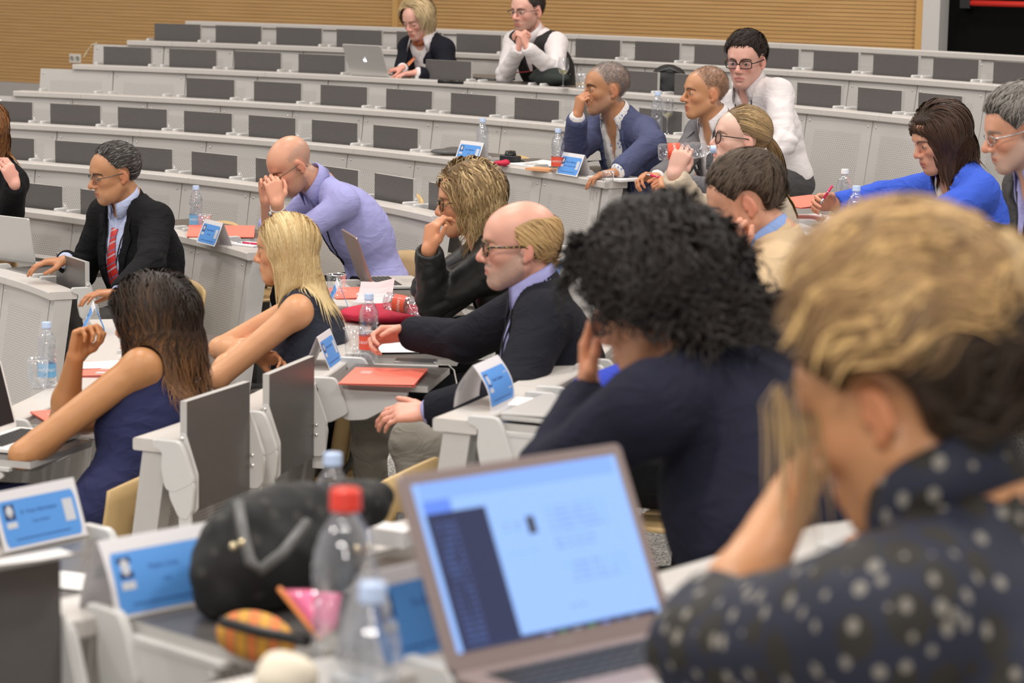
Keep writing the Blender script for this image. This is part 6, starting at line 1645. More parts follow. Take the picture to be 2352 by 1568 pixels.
def laptop(M, label, w_=0.32, d_=0.22, ang=20, body=None, lid=None, apple=False, screen=None, h_=0.21, scr_fn=None, text=None, bez=0.012):
    """M: hinge centre, local x towards the user, y along the hinge"""
    body = body or C_ALU; lid = lid or body
    T = thing('laptop', label, 'laptop', M)
    mb = MB(); mb.prism(rrect(d_, w_, 0.012), (1, 0, 0), (0, 1, 0), (0, 0, 1), (d_ / 2, 0, 0.0), 0.001, 0.013, bev=0.002); mb.build('base', [body], T)
    kb = MB()
    for i in range(5):
        for j in range(13):
            kb.box(0.035 + i * 0.0185, -w_ * 0.42 + (j + 0.5) * w_ * 0.84 / 13, 0.0135, 0.0150, w_ * 0.84 / 13 - 0.0035, 0.0022)
    k_ = kb.build('keyboard', [C_KEY], T); tag(k_, kind='stuff')
    mb = MB(); mb.box(d_ * 0.80, 0, 0.0133, d_ * 0.28, w_ * 0.32, 0.0008); mb.build('touchpad', [mat('touchpad_grey', (0.45, 0.43, 0.42), 0.3)], T)
    a = math.radians(ang); L = Matrix.Translation((0, 0, 0.012)) @ Matrix.Rotation(-a, 4, 'Y')      # local z up the lid
    mb = MB(); mb.prism(rrect(w_, h_, 0.010), (0, 1, 0), (0, 0, 1), (1, 0, 0), (0, 0, h_ / 2), -0.008, 0.0, bev=0.002)
    lo = mb.build('lid', [lid], T, L)
    bz = bez
    mb = MB(); mb.box(0.0006, 0, h_ / 2 + 0.004, 0.0008, w_ - 2 * bz, h_ - 2.2 * bz); so = mb.build('screen', [screen or M_BLACK], lo)
    if apple:
        mb = MB(); c = []
        for t in np.linspace(0, 2 * math.pi, 40)[:-1]:
            r = 0.0135 * (1 + 0.10 * math.cos(2 * t) - 0.13 * max(0, math.cos((t - math.pi / 2))) ** 14 - 0.10 * max(0, math.cos(t + math.pi / 2)) ** 14)
            x, y = r * math.cos(t), r * math.sin(t) * 1.02
            q = math.hypot(x - 0.0175, y - 0.002)
            if q < 0.0085: x, y = 0.0175 + (x - 0.0175) / q * 0.0085, 0.002 + (y - 0.002) / q * 0.0085
            c.append((x, y))
        mb.prism(c, (0, -1, 0), (0, 0, 1), (-1, 0, 0), (-0.0078, 0, h_ / 2), 0, 0.0012)
        lf = [(0.001, 0.0155), (0.003, 0.021), (0.0075, 0.0235), (0.0065, 0.0185), (0.003, 0.0155)]
        mb.prism(lf, (0, -1, 0), (0, 0, 1), (-1, 0, 0), (-0.0078, 0, h_ / 2), 0, 0.0012)
        mb.build('lit_logo', [mat('lit_white_logo', (0.9, 0.9, 1.0), 0.4, emit=(0.88, 0.88, 1.0), estr=1.3)], lo)
    if text:
        v_, f_ = text_mesh(text, 0.011); mb = MB(); mb.add([(0.0004, x, y + 0.010) for x, y, _ in v_], f_); mb.build('lettering', [mat('dim_lettering', (0.42, 0.37, 0.35), 0.5)], lo, recalc=False)
    return T, lo
def D(px, py, k, dz=0.0): return ONZ(px, py, DESK(k) + dz)

# ---- name cards
name_card(D(492, 560, 1), 0, 'small name card on the bench end in front of the man in lilac', 'Sergio Ambrosi', '(Chairman)')
name_card(D(1085, 372, 3), 0, 'name card on the far bench beside the clear bottle and the camera', 'Tiago Magalhaes', 'CNR')
name_card(D(1318, 402, 3), 0, 'name card on the far bench end in front of the blue blazer', 'Antonio Villanova', 'Project Team Management Committee')
name_card(D(742, 838, 1), 0, 'name card behind the folded tablets, left of the red-labelled bottle', 'Andreas Gruber', '')
name_card(D(776, 712, 1), 0, 'name card standing between the blonde woman and the crimson cushion', 'Erika Lenz', '')
name_card(D(1113, 925, 2), 2, 'curved name card on the near bench end above the rounded bracket', 'Daniel Campana', '', bend=0.028, base=0.10, h_=0.115)
name_card(D(1296, 655, 2), 0, 'name card half hidden between the balding man and the curly black hair', 'Luca Conti', '')
name_card(D(216, 762, 0), 0, 'name card beside the fist of the dark-haired woman', 'Ana Silva', '')
name_card(D(1915, 568, 3), 4, 'name card leaning before the bottles near the woman in blue', 'Maria Costa', '', bend=0.02)
name_card(D(75, 1240, 2), 0, 'large name card at the left edge of the photo in the foreground', 'A. Voss Hartmann', 'Team Advisor', h_=0.112, w_=0.215)
name_card(D(352, 1385, 3), -3, 'large blurred name card left of the black handbag', 'Pedro Lima', 'CNR', h_=0.118, w_=0.215, bend=0.015, base=0.10)
name_card(RC(4, -6.02, 0.05), 2, 'blurred name card half hidden behind the foreground laptop screen', 'Eva Brandt', '', h_=0.118, w_=0.215)
# ---- bottles
bottle(pf(D(450, 532, 1), 0), 'blue-labelled water bottle left of the name card in front of the man in lilac', C_CAPB, C_LABB)
bottle(pf(D(1107, 369, 3), 0), 'clear bottle without label right behind a name card on the far bench', C_CAPB)
bottle(pf(D(1280, 398, 3), 0), 'red-labelled water bottle beside the elbow of the blue blazer', C_CAPB, C_LABR)
bottle(pf(D(1508, 306, 4), 0), 'clear bottle behind the shoulder of the man in the blue blazer', C_CAPB)
bottle(pf(D(846, 826, 1), 0), 'red-labelled water bottle standing in front of the writing hand', C_CAPB, C_LABR)
bottle(pf(D(108, 888, 0), 0), 'blue-labelled water bottle left of the raised fist', C_CAPB, C_LABB)
bottle(pf(D(762, 1335, 3), 0), 'clear bottle with pale blue cap above the black handbag', C_CAPB)
bottle(pf(D(1936, 512, 3), 0), 'clear bottle with white cap near the writing hand of the woman in blue', C_CAPW)
bottle(pf(D(1962, 560, 3), 0), 'clear bottle with pale cap just above the blurred blonde hair', C_CAPB)
p = W(790, 1600, 2.92); p.z = DESK(4); bottle(pf(p, 0), 'blurred bottle with red cap in front of the handbag', C_CAPR, None, 1.22)
p = W(853, 1600, 2.66); p.z = DESK(4); bottle(pf(p, 0), 'blurred bottle with pale cap closest to the camera', C_CAPB, C_LABB, 1.0)
a, b = W(1512, 349, 9.42), W(1638, 343, 9.42)
bottle(Matrix.Translation(a) @ (b - a).to_track_quat('Z', 'Y').to_matrix().to_4x4(), 'red-labelled bottle held to the mouth by the woman with the ponytail', C_CAPB, C_LABR)
a, b = D(885, 690, 1, 0.10), D(1005, 714, 1, 0.075)
bottle(Matrix.Translation(a) @ (b - a).to_track_quat('Z', 'Y').to_matrix().to_4x4(), 'red-labelled bottle lying on the crimson cushion', C_CAPB, C_LABR)
# ---- cups and glasses
cup(pf(D(470, 535, 1), 0), 'clear cup directly behind the blue-labelled bottle on the far bench'); cup(pf(D(772, 684, 1), 0), 'clear cup at the ends of the long blonde hair', 0.09, 0.03, 0.038)
cup(pf(D(812, 820, 1), 0), 'clear cup left of the red-labelled bottle in front of the writing hand', 0.095); cup(pf(D(88, 893, 0), 0), 'clear cup left of the blue-labelled bottle', 0.10, 0.028, 0.038)
cup(pf(D(1905, 512, 3), 0), 'clear cup beside the hand holding the red pen', 0.10, 0.03, 0.038); cup(pf(D(1396, 418, 3), 0), 'low clear tumbler at the far bench end by the grey jacket', 0.05, 0.026, 0.031)
cup(pf(D(1335, 205, 5), 0), 'clear tumbler beside the wine glass on the third bench', 0.09, 0.028, 0.036)
wine_glass(pf(D(1293, 204, 5), 0), 'wine glass with a little white wine beside the dark bag'); wine_glass(pf(D(1532, 308, 4), 0), 'empty-looking wine glass behind the shoulder of the blue blazer')
# ---- laptops
laptop(pf(D(850, 176, 5), -4), 'silver laptop with a lit logo open in front of the woman with the scarf', ang=24, apple=True)
laptop(pf(ONZ(30, 602, DESK(0) + 0.01), 12), 'silver laptop under the hands of the man with the red tie', ang=10)
laptop(pf(RC(1, 1.27, 0.20, 0.0), 0), 'slim open laptop seen edge-on in front of the lilac shirt', ang=20, lid=mat('rose_grey_lid', (0.33, 0.25, 0.24), 0.35, metal=0.5))
laptop(pf(D(-22, 1010, 0, 0.0), 0), 'white laptop cut by the left edge under the dark-haired woman\'s elbow', ang=15, body=C_WHITEP)
t, lo = laptop(pf(D(1200, 942, 2, 0.004), 0), 'closed silver laptop under loose papers beside the curved name card', ang=-88, h_=0.22)
t, lo = laptop(pf(D(1090, 184, 5, 0.0), 0), 'closed dark laptop in front of the man in the waistcoat', ang=-88, h_=0.22, body=M_DGREY, lid=mat('dark_laptop_lid', (0.20, 0.18, 0.165), 0.4))
# foreground laptop with its lit screen
def screen_mat():
    m, nt, b = new_mat('lit_laptop_screen'); tc = N(nt, 'ShaderNodeTexCoord'); sp = N(nt, 'ShaderNodeSeparateXYZ'); nt.links.new(tc.outputs['Object'], sp.inputs[0])
    y, z = sp.outputs['Y'], sp.outputs['Z']
    def box(y0, y1, z0, z1):
        return math_n(nt, 'MULTIPLY', math_n(nt, 'MULTIPLY', math_n(nt, 'GREATER_THAN', y, y0), math_n(nt, 'LESS_THAN', y, y1)), math_n(nt, 'MULTIPLY', math_n(nt, 'GREATER_THAN', z, z0), math_n(nt, 'LESS_THAN', z, z1)))
    cur = None; base = (0.30, 0.50, 0.96)
    def over(fac, c):
        nonlocal cur
        mx = N(nt, 'ShaderNodeMix', data_type='RGBA'); nt.links.new(fac, mx.inputs[0])
        if cur is None: mx.inputs[6].default_value = (*base, 1)
        else: nt.links.new(cur, mx.inputs[6])
        mx.inputs[7].default_value = (*c, 1); cur = mx.outputs[2]
    w2 = 0.166
    over(box(-w2, w2, 0.222, 0.25), (0.24, 0.42, 0.93))
    over(box(-w2, -w2 + 0.045, 0.205, 0.222), (0.12, 0.25, 0.85))
    over(box(-w2, -w2 + 0.098, 0.0, 0.205), (0.018, 0.024, 0.075))
    nz = N(nt, 'ShaderNodeTexNoise'); mp = N(nt, 'ShaderNodeMapping'); mp.inputs['Scale'].default_value = (1, 90, 10); nt.links.new(tc.outputs['Object'], mp.inputs[0]); nt.links.new(mp.outputs[0], nz.inputs['Vector']); nz.inputs['Scale'].default_value = 1.5
    ln = math_n(nt, 'MULTIPLY', math_n(nt, 'GREATER_THAN', math_n(nt, 'FRACT', math_n(nt, 'MULTIPLY', z, 125)), 0.55), math_n(nt, 'GREATER_THAN', nz.outputs['Fac'], 0.46))
    over(math_n(nt, 'MULTIPLY', box(-w2 + 0.012, -w2 + 0.045, 0.03, 0.195), ln), (0.05, 0.09, 0.26))
    for (a0, a1, z0, z1) in ((-0.05, -0.005, 0.166, 0.178), (0.03, 0.13, 0.155, 0.19), (0.03, 0.10, 0.130, 0.150), (0.035, 0.14, 0.085, 0.115), (0.02, 0.06, 0.05, 0.06), (-0.05, 0.0, 0.135, 0.14)):
        over(math_n(nt, 'MULTIPLY', box(a0, a1, z0, z1), ln), (0.22, 0.36, 0.74))
    over(box(-0.008, 0.006, 0.158, 0.182), (0.04, 0.045, 0.06))
    over(box(-w2, w2, 0.0, 0.030), (0.02, 0.03, 0.09))
    for i, (yy, c) in enumerate(((-0.03, (0.25, 0.3, 0.6)), (-0.005, (0.05, 0.3, 0.12)), (0.02, (0.3, 0.35, 0.4)), (0.045, (0.05, 0.35, 0.10)), (0.07, (0.15, 0.25, 0.7)), (0.095, (0.1, 0.15, 0.3)), (0.12, (0.2, 0.3, 0.4)))): over(box(yy, yy + 0.012, 0.014, 0.026), c)
    nt.links.new(cur, b.inputs['Emission Color']); b.inputs['Emission Strength'].default_value = 1.0; b.inputs['Base Color'].default_value = (0.01, 0.01, 0.012, 1); b.inputs['Roughness'].default_value = 0.25
    return m
def front_laptop():
    A_ = Vector((-0.075, 3.01, DESK(4))); B_ = Vector((0.235, 3.27, DESK(4))); mid = (A_ + B_) / 2; y = (B_ - A_).normalized(); x = Vector((y[1], -y[0], 0))
    M = Matrix((x, y, Vector((0, 0, 1)))).transposed().to_4x4(); M.translation = mid
    T, lo = laptop(M, 'open grey-brown laptop with a bright blue-white screen in the foreground', w_=0.385, d_=0.26, ang=27, body=C_GREYKEY, screen=screen_mat(), h_=0.262, text='ASUS', bez=0.018)
front_laptop()
# ---- folders, papers, pens
folder(pf(D(508, 540, 1, 0.0), 60), 'coral folder on the far bench behind the small name card', gap=0.03)
folder(pf(D(882, 868, 1, 0.0), 4), 'coral folder on the nearest open tablet below the red-labelled bottle', 0.235, 0.31, 0.004)
folder(pf(D(825, 675, 1), 0), 'coral folder under the edge-on laptop', gap=0.004); folder(pf(D(180, 962, 0), 40), 'coral folder under the raised forearm of the dark-haired woman', gap=0.004)
folder(pf(D(225, 850, 0), 5), 'coral folder with a loose paper behind the raised fist', gap=0.006); folder(pf(D(1850, 470, 3, 0.06), 10), 'red folder held open by the woman in blue', gap=0.02)
sheet(pf(D(960, 800, 1), 8), 'white sheets on the open tablet in front of the man in the dark jacket', 0.30, 0.21, C_PAPER, curl=0.02, n=2)
sheet(pf(D(232, 838, 0, 0.008), 20), 'white sheet on the coral folder behind the raised fist', 0.21, 0.15, C_PAPER)
sheet(pf(D(1862, 502, 3), 6), 'white papers in front of the hand with the red pen', 0.24, 0.26, C_PAPER, n=2); sheet(pf(D(1885, 538, 3), 0), 'small paper with a pale green corner near the leaning name card', 0.15, 0.12, C_PAPER)
sheet(pf(D(1235, 378, 3), 0), 'white papers behind the orange notebook on the far bench', 0.24, 0.25, C_PAPER, curl=0.03); sheet(pf(D(1248, 392, 3), 20), 'orange notebook beside the red-labelled bottle on the far bench', 0.10, 0.15, mat('orange_cover', (0.85, 0.42, 0.20), 0.5), name='notebook', cat='notebook', th=0.012)
sheet(pf(D(575, 563, 1), 20), 'white pad with a red pen at the bench end by the blonde woman', 0.12, 0.16, C_PAPER, name='notepad', cat='notepad', th=0.006)
sheet(pf(D(1240, 925, 2, 0.022), 10), 'white note on the closed silver laptop', 0.15, 0.12, C_PAPER); sheet(pf(D(165, 1335, 2, 0.0), 20), 'white paper on the open tablet at lower left', 0.16, 0.11, C_PAPER)
sheet(pf(D(1420, 412, 3), 12), 'white note pad at the end of the far bench in front of the grey jacket', 0.19, 0.24, C_PAPER, name='notepad', cat='notepad', th=0.01)
sheet(pf(D(858, 690, 1, 0.02), 75), 'pale pink curled paper beside the lying bottle', 0.17, 0.13, mat('pale_pink_paper', (0.72, 0.55, 0.56), 0.6), curl=0.16)
sheet(pf(D(905, 1250, 3, 0.02), 10), 'small white packet right of the handbag', 0.07, 0.05, C_PAPER, name='packet', cat='packet', th=0.03)
sheet(pf(ONZ(50, 1300, DESK(3) + 0.125), 0), 'curled white paper on top of the folded dark tablet at lower left', 0.10, 0.20, C_PAPER, curl=0.05)
pen(D(545, 556, 1, 0.01), D(592, 560, 1, 0.012), 'red pen on the white pad at the bench end')
pen(W(872, 778, 8.05), W(912, 752, 8.08), 'red pen in the hand behind the red-labelled bottle'); pen(W(1884, 468, 9.55), W(1912, 426, 9.55), 'red pen in the hand of the woman in blue'); pen(W(1482, 400, 11.55), W(1525, 409, 11.5), 'red pen between the fingers of the man in the grey jacket')
# ---- small things
def tubething(name, label, cat, pts, r, m, part='strand'):
    T = thing(name, label, cat, Matrix.Translation(pts[0])); mb = MB(); mb.tube([Vector(q) - Vector(pts[0]) for q in pts], r, 6); mb.build(part, [m], T); return T
def phone():
    T = thing('smartphone', 'smartphone lying right of the red-labelled bottle, charging', 'phone', pf(D(955, 832, 1), 2))
    mb = MB(); mb.prism(rrect(0.14, 0.068, 0.008), (1, 0, 0), (0, 1, 0), (0, 0, 1), (0, 0, 0), 0.001, 0.008, bev=0.002); mb.build('case', [G_SILVER], T)
    mb = MB(); mb.box(0, 0, 0.0084, 0.132, 0.060, 0.0006); mb.build('display', [M_BLACK], T)
    a = D(1010, 838, 1, 0.006); tubething('charging_cable', 'white cable hanging from the smartphone', 'cable', [a, W(1030, 838, 7.85), W(1043, 850, 7.8), W(1049, 880, 7.75), W(1052, 915, 7.7)], 0.0022, C_CABLE)
    tubething('charging_cable', 'white cable on the grey floor by the olive trousers', 'cable', [ONZ(810, 1112, 0.15), ONZ(845, 1118, 0.15), ONZ(892, 1134, 0.15)], 0.003, C_CABLE)
phone()
def soft(name, label, cat, prims, m, pre=None, h_=0.006, part='body', noise=0.0, group=None):
    lo, hi = bbox(prims, 0.02)
    def fn(p):
        d = eval_prims(prims, p.astype(f32))
        return d + noise * vnoise(p, 60, 1.0) if noise else d
    v, fc = surface_net(fn, [axis(lo[i], hi[i], h_) for i in range(3)])
    c = (lo + hi) / 2; c[2] = lo[2]
    T = thing(name, label, cat, Matrix.Translation(c)); link(part, np_mesh(part, v - c, fc, [m]), T); return T, c
def cushion():
    p = A3(D(886, 742, 1)); M = np.array(pf(Vector(p), 0).to_3x3())
    c = p + M @ V(0.02, 0.02, 0.032)
    T, cc = soft('cushion', 'crimson fabric pouch with a row of white stitching on the open tablets', 'cushion', [Ell(c, (0.185, 0.13, 0.034), M, k=0.02), Cap(c - M @ V(0.16, 0, 0.01), c + M @ V(0.16, 0, -0.008), 0.018, k=0.03)], C_CRIMSON, noise=0.002)
    mb = MB()
    for i in range(34):
        t = -1 + 2 * i / 33; q = c + M @ V(t * 0.13, -0.045 + 0.02 * t * t, 0.030 * math.sqrt(max(0, 1 - (t * 0.13 / 0.185) ** 2 - 0.12))) - cc; mb.box(q[0], q[1], q[2] + 0.002, 0.005, 0.003, 0.004)
    st = mb.build('stitching', [C_WHITEP], T); tag(st, kind='stuff')
cushion()
def handbag():
    p = A3(D(640, 1395, 3)); M = np.array(pf(Vector(p), 0).to_3x3()); f_ = M @ V(1, 0, 0); l_ = M @ V(0, 1, 0); z = V(0, 0, 1)
    c = p + f_ * -0.02 + l_ * 0.02 + z * 0.085
    m = pattern_mat('black_quilted_fabric', (0.012, 0.012, 0.012), [((0.035, 0.034, 0.032), 1.0, 0.28)], 28)
    T, cc = soft('handbag', 'black soft quilted handbag with a grey strap in the foreground', 'handbag', [Ell(c, (0.085, 0.175, 0.082), M, k=0.03), Cap(c - l_ * 0.13 - z * 0.05, c + l_ * 0.13 - z * 0.05, 0.035, k=0.04), Ell(c + z * 0.055, (0.045, 0.150, 0.055), M, k=0.03), Ell(c + l_ * 0.19 + z * 0.045 - f_ * 0.02, (0.045, 0.08, 0.045), M, k=0.03)], m, noise=0.004)
    sm = mat('grey_strap', (0.10, 0.10, 0.10), 0.4)
    s = [W(547, 1155, 3.80), W(560, 1230, 3.74), W(575, 1290, 3.70), W(600, 1308, 3.70), W(650, 1270, 3.72), W(705, 1200, 3.80)]
    mb = MB(); mb.tube([q - Vector(cc) for q in s], 0.0095, 8); mb.build('strap', [sm], T)
    for q in (W(536, 1254, 3.70), W(555, 1246, 3.72), W(848, 1256, 3.80), W(820, 1260, 3.8)):
        mb = MB(); mb.sphere(q - Vector(cc), 0.0065, 6); mb.build('stud', [mat('gold_stud', (0.75, 0.65, 0.42), 0.2, metal=0.9)], T)
handbag()
def striped():
    m, nt, b = new_mat('orange_striped_fabric'); tc = N(nt, 'ShaderNodeTexCoord'); w_ = N(nt, 'ShaderNodeTexWave'); w_.bands_direction = 'X'; w_.inputs['Scale'].default_value = 9; w_.inputs['Distortion'].default_value = 1.0
    nt.links.new(tc.outputs['Object'], w_.inputs['Vector']); cr = N(nt, 'ShaderNodeValToRGB'); e = cr.color_ramp.elements; e[0].color = (0.75, 0.18, 0.04, 1); e[1].color = (0.70, 0.33, 0.03, 1); q = e.new(0.5); q.color = (0.42, 0.22, 0.05, 1)
    nt.links.new(w_.outputs['Color'], cr.inputs[0]); nt.links.new(cr.outputs[0], b.inputs['Base Color']); b.inputs['Roughness'].default_value = 0.7; return m
def pouches():
    p = A3(W(585, 1425, 3.55)); p[2] = DESK(3) + 0.045; M = np.array(frame(Vector(p), W(690, 1445, 3.42) - W(520, 1410, 3.60)).to_3x3())
    T, cc = soft('pencil_case', 'orange striped pencil case in front of the handbag', 'pencil case', [Ell(p, (0.098, 0.036, 0.036), M, k=0.02), Cap(p - M @ V(0.07, 0, 0.01), p + M @ V(0.075, 0, -0.012), 0.016, k=0.02)], striped())
    a = W(512, 1428, 3.52) - Vector(cc); b = W(600, 1452, 3.45) - Vector(cc); c_ = W(705, 1472, 3.38) - Vector(cc)
    mb = MB(); mb.tube([a, b, c_], 0.0085, 8); mb.build('zip', [M_BLACK], T)
    a, b, c_, d = W(642, 1352, 3.45), W(785, 1362, 3.40), W(775, 1440, 3.36), W(735, 1468, 3.34); T = thing('pouch', 'pink plastic pouch behind the red-capped bottle', 'pouch', Matrix.Translation(a))
    ce = (a + b + c_ + d) / 4; n = (b - a).cross(d - a).normalized()
    ring = [a, a.lerp(b, 0.5) + Vector((0, 0, 0.003)), b, b.lerp(c_, 0.5), c_, d, d.lerp(a, 0.35), d.lerp(a, 0.75)]; mb = MB(); k_ = len(ring)
    vs_ = [q - a for q in ring] + [ce.lerp(q, 0.6) + n * 0.016 - a for q in ring] + [ce.lerp(q, 0.6) - n * 0.016 - a for q in ring] + [ce + n * 0.02 - a, ce - n * 0.02 - a]
    fs_ = [(i, (i + 1) % k_, k_ + (i + 1) % k_, k_ + i) for i in range(k_)] + [((i + 1) % k_, i, 2 * k_ + i, 2 * k_ + (i + 1) % k_) for i in range(k_)] + [(k_ + i, k_ + (i + 1) % k_, 3 * k_) for i in range(k_)] + [(2 * k_ + (i + 1) % k_, 2 * k_ + i, 3 * k_ + 1) for i in range(k_)]
    mb.add(vs_, fs_, 0, True); mb.build('pouch_body', [mat('glossy_pink_plastic', (0.85, 0.16, 0.32), 0.18, coat=0.6)], T)
    mb = MB(); mb.tube([q - a for q in (a, d.lerp(a, 0.5), d)], 0.004, 6); mb.build('piping', [mat('orange_piping', (0.75, 0.25, 0.05), 0.5)], T)
    p = A3(W(655, 1560, 2.85)); 
    soft('tissue', 'crumpled cream tissue at the bottom edge beside the blurred bottles', 'tissue', [Ell(p, (0.030, 0.028, 0.022), k=0.01), Ell(p + V(0.022, 0, 0.008), (0.018, 0.02, 0.018), k=0.01), Ell(p + V(-0.012, 0.0, 0.012), (0.016, 0.02, 0.014), k=0.01), Cap(p, V(p[0], p[1] + 0.02, DESK(4) + 0.01), 0.03, k=0.02)], mat('cream_tissue', (0.80, 0.72, 0.58), 0.8), noise=0.004)
pouches()
def bags():
    p = A3(D(1262, 196, 5)) ; M = np.array(pf(Vector(p), 0).to_3x3()); c = p + V(0, 0, 0.045)
    soft('bag', 'dark green-black bag slumped on the third bench in front of the waistcoat', 'bag', [Ell(c, (0.07, 0.155, 0.052), M, k=0.03), Ell(c + M @ V(0.02, 0.02, 0.03), (0.05, 0.11, 0.04), M, k=0.03)], mat('dark_green_black_fabric', (0.014, 0.020, 0.017), 0.7), noise=0.004, h_=0.01)
    p = A3(W(1535, 200, 14.75)); c = p
    T, cc = soft('backpack', 'black backpack standing behind the folded tablets near the tanned man', 'backpack', [Ell(c, (0.125, 0.10, 0.135), k=0.03), Ell(c + V(-0.02, -0.06, -0.04), (0.09, 0.05, 0.08), k=0.02)], mat('black_bag_fabric', (0.012, 0.012, 0.013), 0.6), noise=0.003, h_=0.01)
    mb = MB(); mb.tube([Vector(c - cc) + Vector((-0.07, -0.05, 0.09)), Vector(c - cc) + Vector((0, -0.09, 0.115)), Vector(c - cc) + Vector((0.08, -0.05, 0.08))], 0.006, 6); mb.build('zip', [M_DGREY], T)
    p = A3(ONZ(300, 1215, 0.25)); soft('bag', 'black bag on the floor behind the near bench end, lower left', 'bag', [Ell(p, (0.13, 0.12, 0.13), k=0.03)], mat('black_bag_fabric', (0.012, 0.012, 0.013), 0.6), noise=0.006, h_=0.014)
    a, b = D(1006, 187, 5, 0.012), D(1064, 189, 5, 0.012)
    T = thing('marker_pen', 'black marker pen on the edge of the third bench', 'pen', Matrix.Translation(a)); mb = MB(); mb.tube([Vector((0, 0, 0)), (b - a) * 0.55], 0.011, 8); mb.build('barrel', [M_BLACK], T); mb = MB(); mb.tube([(b - a) * 0.5, b - a], 0.0125, 8); mb.build('cap', [mat('black_gloss', (0.015, 0.015, 0.015), 0.2)], T)
    # compact camera, note book and red purse on the far bench
    M = pf(D(1172, 372, 3), 10); T = thing('camera', 'compact black camera lying on the far bench between the two name cards', 'camera', M)
    mb = MB(); mb.prism(rrect(0.062, 0.108, 0.012), (1, 0, 0), (0, 1, 0), (0, 0, 1), (0, 0, 0), 0.002, 0.034, bev=0.004); mb.build('camera_body', [M_BLACK], T)
    mb = MB(); mb.lathe([(0.030, 0.034), (0.031, 0.044), (0.027, 0.046), (0.027, 0.056), (0.022, 0.058), (0.0001, 0.054)], 24); mb.build('lens_barrel', [mat('black_gloss', (0.015, 0.015, 0.015), 0.2)], T)
    mb = MB(); mb.tube([(0.03, 0.04, 0.02), (0.06, 0.06, 0.02), (0.07, 0.02, 0.008), (0.05, -0.05, 0.004)], 0.004, 6); mb.build('wrist_strap', [M_BLACK], T)
    p = A3(D(1152, 381, 3)); soft('purse', 'small red cloth purse beside the compact camera', 'purse', [Ell(p + V(0, 0, 0.014), (0.042, 0.035, 0.015), k=0.01), Ell(p + V(0.02, 0, 0.02), (0.015, 0.02, 0.012), k=0.01)], C_CRIMSON, noise=0.003, h_=0.005)
    p = A3(D(1035, 356, 3)); soft('document_case', 'dark case lying behind the left name card on the far bench', 'case', [Ell(p + V(0, 0, 0.018), (0.11, 0.08, 0.016), k=0.01), Ell(p + V(0.03, 0.03, 0.03), (0.06, 0.05, 0.012), k=0.01)], M_DGREY, h_=0.008)
    # beaded cord on the leftmost tablet of the third bench
    pts = [W(193, 130, 17.2), W(200, 118, 17.2), W(212, 103, 17.15), W(222, 99, 17.1)]; T = thing('beaded_cord', 'short beaded cord draped over the leftmost tablet of the third bench', 'cord', Matrix.Translation(pts[0]))
    mb = MB()
    for i in range(16):
        t = i / 15 * 3; j = min(2, int(t)); mb.sphere(pts[j].lerp(pts[j + 1], t - j) - pts[0], 0.0055, 4)
    tag(mb.build('bead', [mat('cream_bead', (0.62, 0.55, 0.38), 0.4)], T), kind='stuff')
bags()
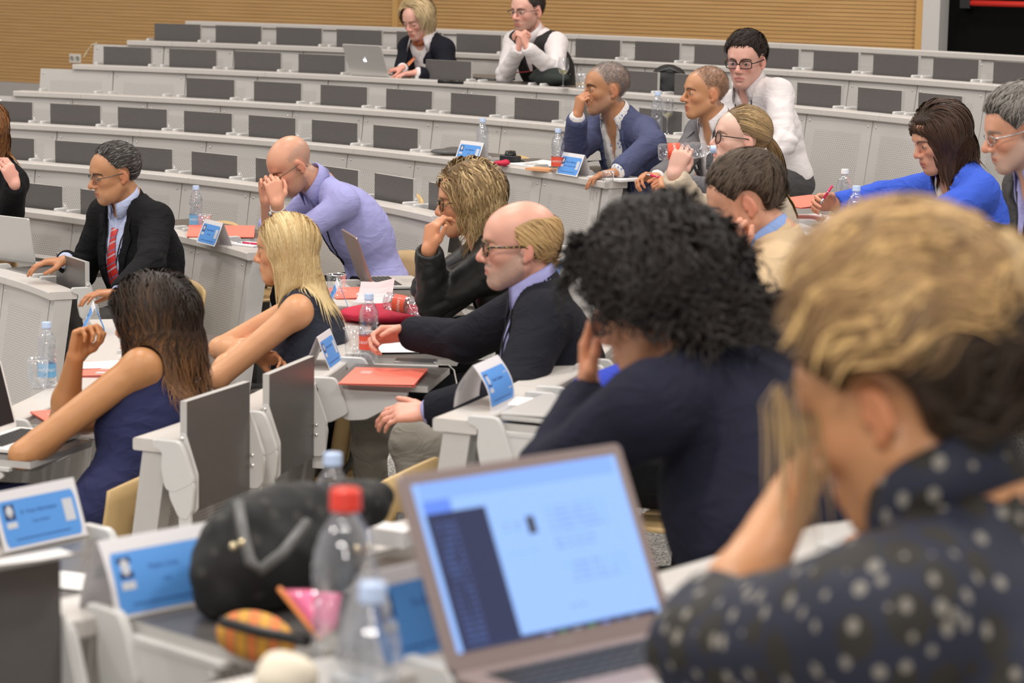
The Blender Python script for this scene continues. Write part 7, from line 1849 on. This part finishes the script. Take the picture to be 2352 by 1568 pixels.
# ---- plywood chairs
def chair_mesh():
    D_ = {}
    def shell(w_, prof, name, th=0.012, curve=0.06, arch=0.0):
        mb = MB(); n, m = 12, len(prof); vs_ = []
        for side in (0, 1):
            for j, (x, z) in enumerate(prof):
                for i in range(n + 1):
                    t = -1 + 2 * i / n; tz = arch * (1 - t * t) * (j / (m - 1)); vs_.append((x - curve * t * t + side * th, t * w_ / 2, z + tz))
        W_ = n + 1; o = W_ * m; fs_ = []
        for j in range(m - 1):
            for i in range(n):
                a = j * W_ + i; fs_.append((a, a + 1, a + W_ + 1, a + W_)); fs_.append((o + a + W_, o + a + W_ + 1, o + a + 1, o + a))
        for i in range(n): fs_ += [(i, o + i, o + i + 1, i + 1), ((m - 1) * W_ + i + 1, o + (m - 1) * W_ + i + 1, o + (m - 1) * W_ + i, (m - 1) * W_ + i)]
        for j in range(m - 1): fs_ += [(j * W_, (j + 1) * W_, o + (j + 1) * W_, o + j * W_), (j * W_ + n, o + j * W_ + n, o + (j + 1) * W_ + n, (j + 1) * W_ + n)]
        mb.add(vs_, fs_, 0, True); return mb
    D_['back'] = shell(0.42, [(0.17, 0.46), (0.18, 0.53), (0.19, 0.60), (0.20, 0.66), (0.205, 0.70)], 'backrest', arch=0.035).mesh('backrest', [M_PLY])
    mb = MB(); mb.prism(rrect(0.40, 0.41, 0.07), (1, 0, 0), (0, 1, 0), (0, 0, 1), (0, 0, 0), 0.435, 0.450, bev=0.005); D_['seat'] = mb.mesh('seat', [M_PLY])
    mb = MB(); mb.box(0.05, 0, 0.22, 0.07, 0.05, 0.42); mb.box(0.05, 0, 0.008, 0.22, 0.16, 0.016); D_['stem'] = mb.mesh('pedestal', [M_DGREY])
    mb = MB()
    for s in (-1, 1): mb.tube([(0.02, s * 0.15, 0.43), (0.15, s * 0.15, 0.44), (0.185, s * 0.13, 0.50), (0.20, s * 0.13, 0.62)], 0.011, 8)
    D_['frame'] = mb.mesh('back_frame', [M_DGREY]); return D_
DC = chair_mesh()
def chair(k, c, label, dr=0.60):
    T = thing('chair', label, 'chair', polar_frame(k, c, dr, -DESK(k) + FL(k)), 'pale plywood chairs of the hall')
    for nm, key in (('backrest', 'back'), ('seat', 'seat'), ('pedestal', 'stem'), ('back_frame', 'frame')): link(nm, DC[key], T)
for k, c, lb in ((1, 3.14, 'empty plywood chair behind the small name card on the far bench'), (1, 3.64, 'empty plywood chair right of the shoulder of the man in the red tie'),
                 (3, 5.29, 'plywood chair whose top edge shows left of the dark case on the far bench'), (3, 4.81, 'plywood chair whose top edge shows behind the dark case'),
                 (2, 4.0, 'plywood chair whose edge shows beside the face of the man in lilac'), 
                 (3, 0.45, 'plywood chair between the woman in blue and the grey-haired man'), (1, -1.9, 'empty plywood chair at the near bench end, above the foreground laptop'), (0, 0.35, 'plywood chair under the crossed arms of the blonde woman')):
    chair(k, c, lb, 0.40 if k in (1, 2, 3) and c > 1 else 0.60)
for fn in PEOPLE: fn()
# the chairs people sit on
for H_, bf_, who_, k_ in SITTERS:
    f_ = Vector((math.cos(bf_), math.sin(bf_), 0)); o_ = Vector((H_[0], H_[1], FL(k_))) + f_ * 0.05
    T = thing('chair', 'pale plywood chair under the ' + who_, 'chair', Matrix.Translation(o_) @ Matrix.Rotation(bf_ + math.pi, 4, 'Z'), 'pale plywood chairs of the hall')
    for nm, key in (('backrest', 'back'), ('seat', 'seat'), ('pedestal', 'stem'), ('back_frame', 'frame')): link(nm, DC[key], T)
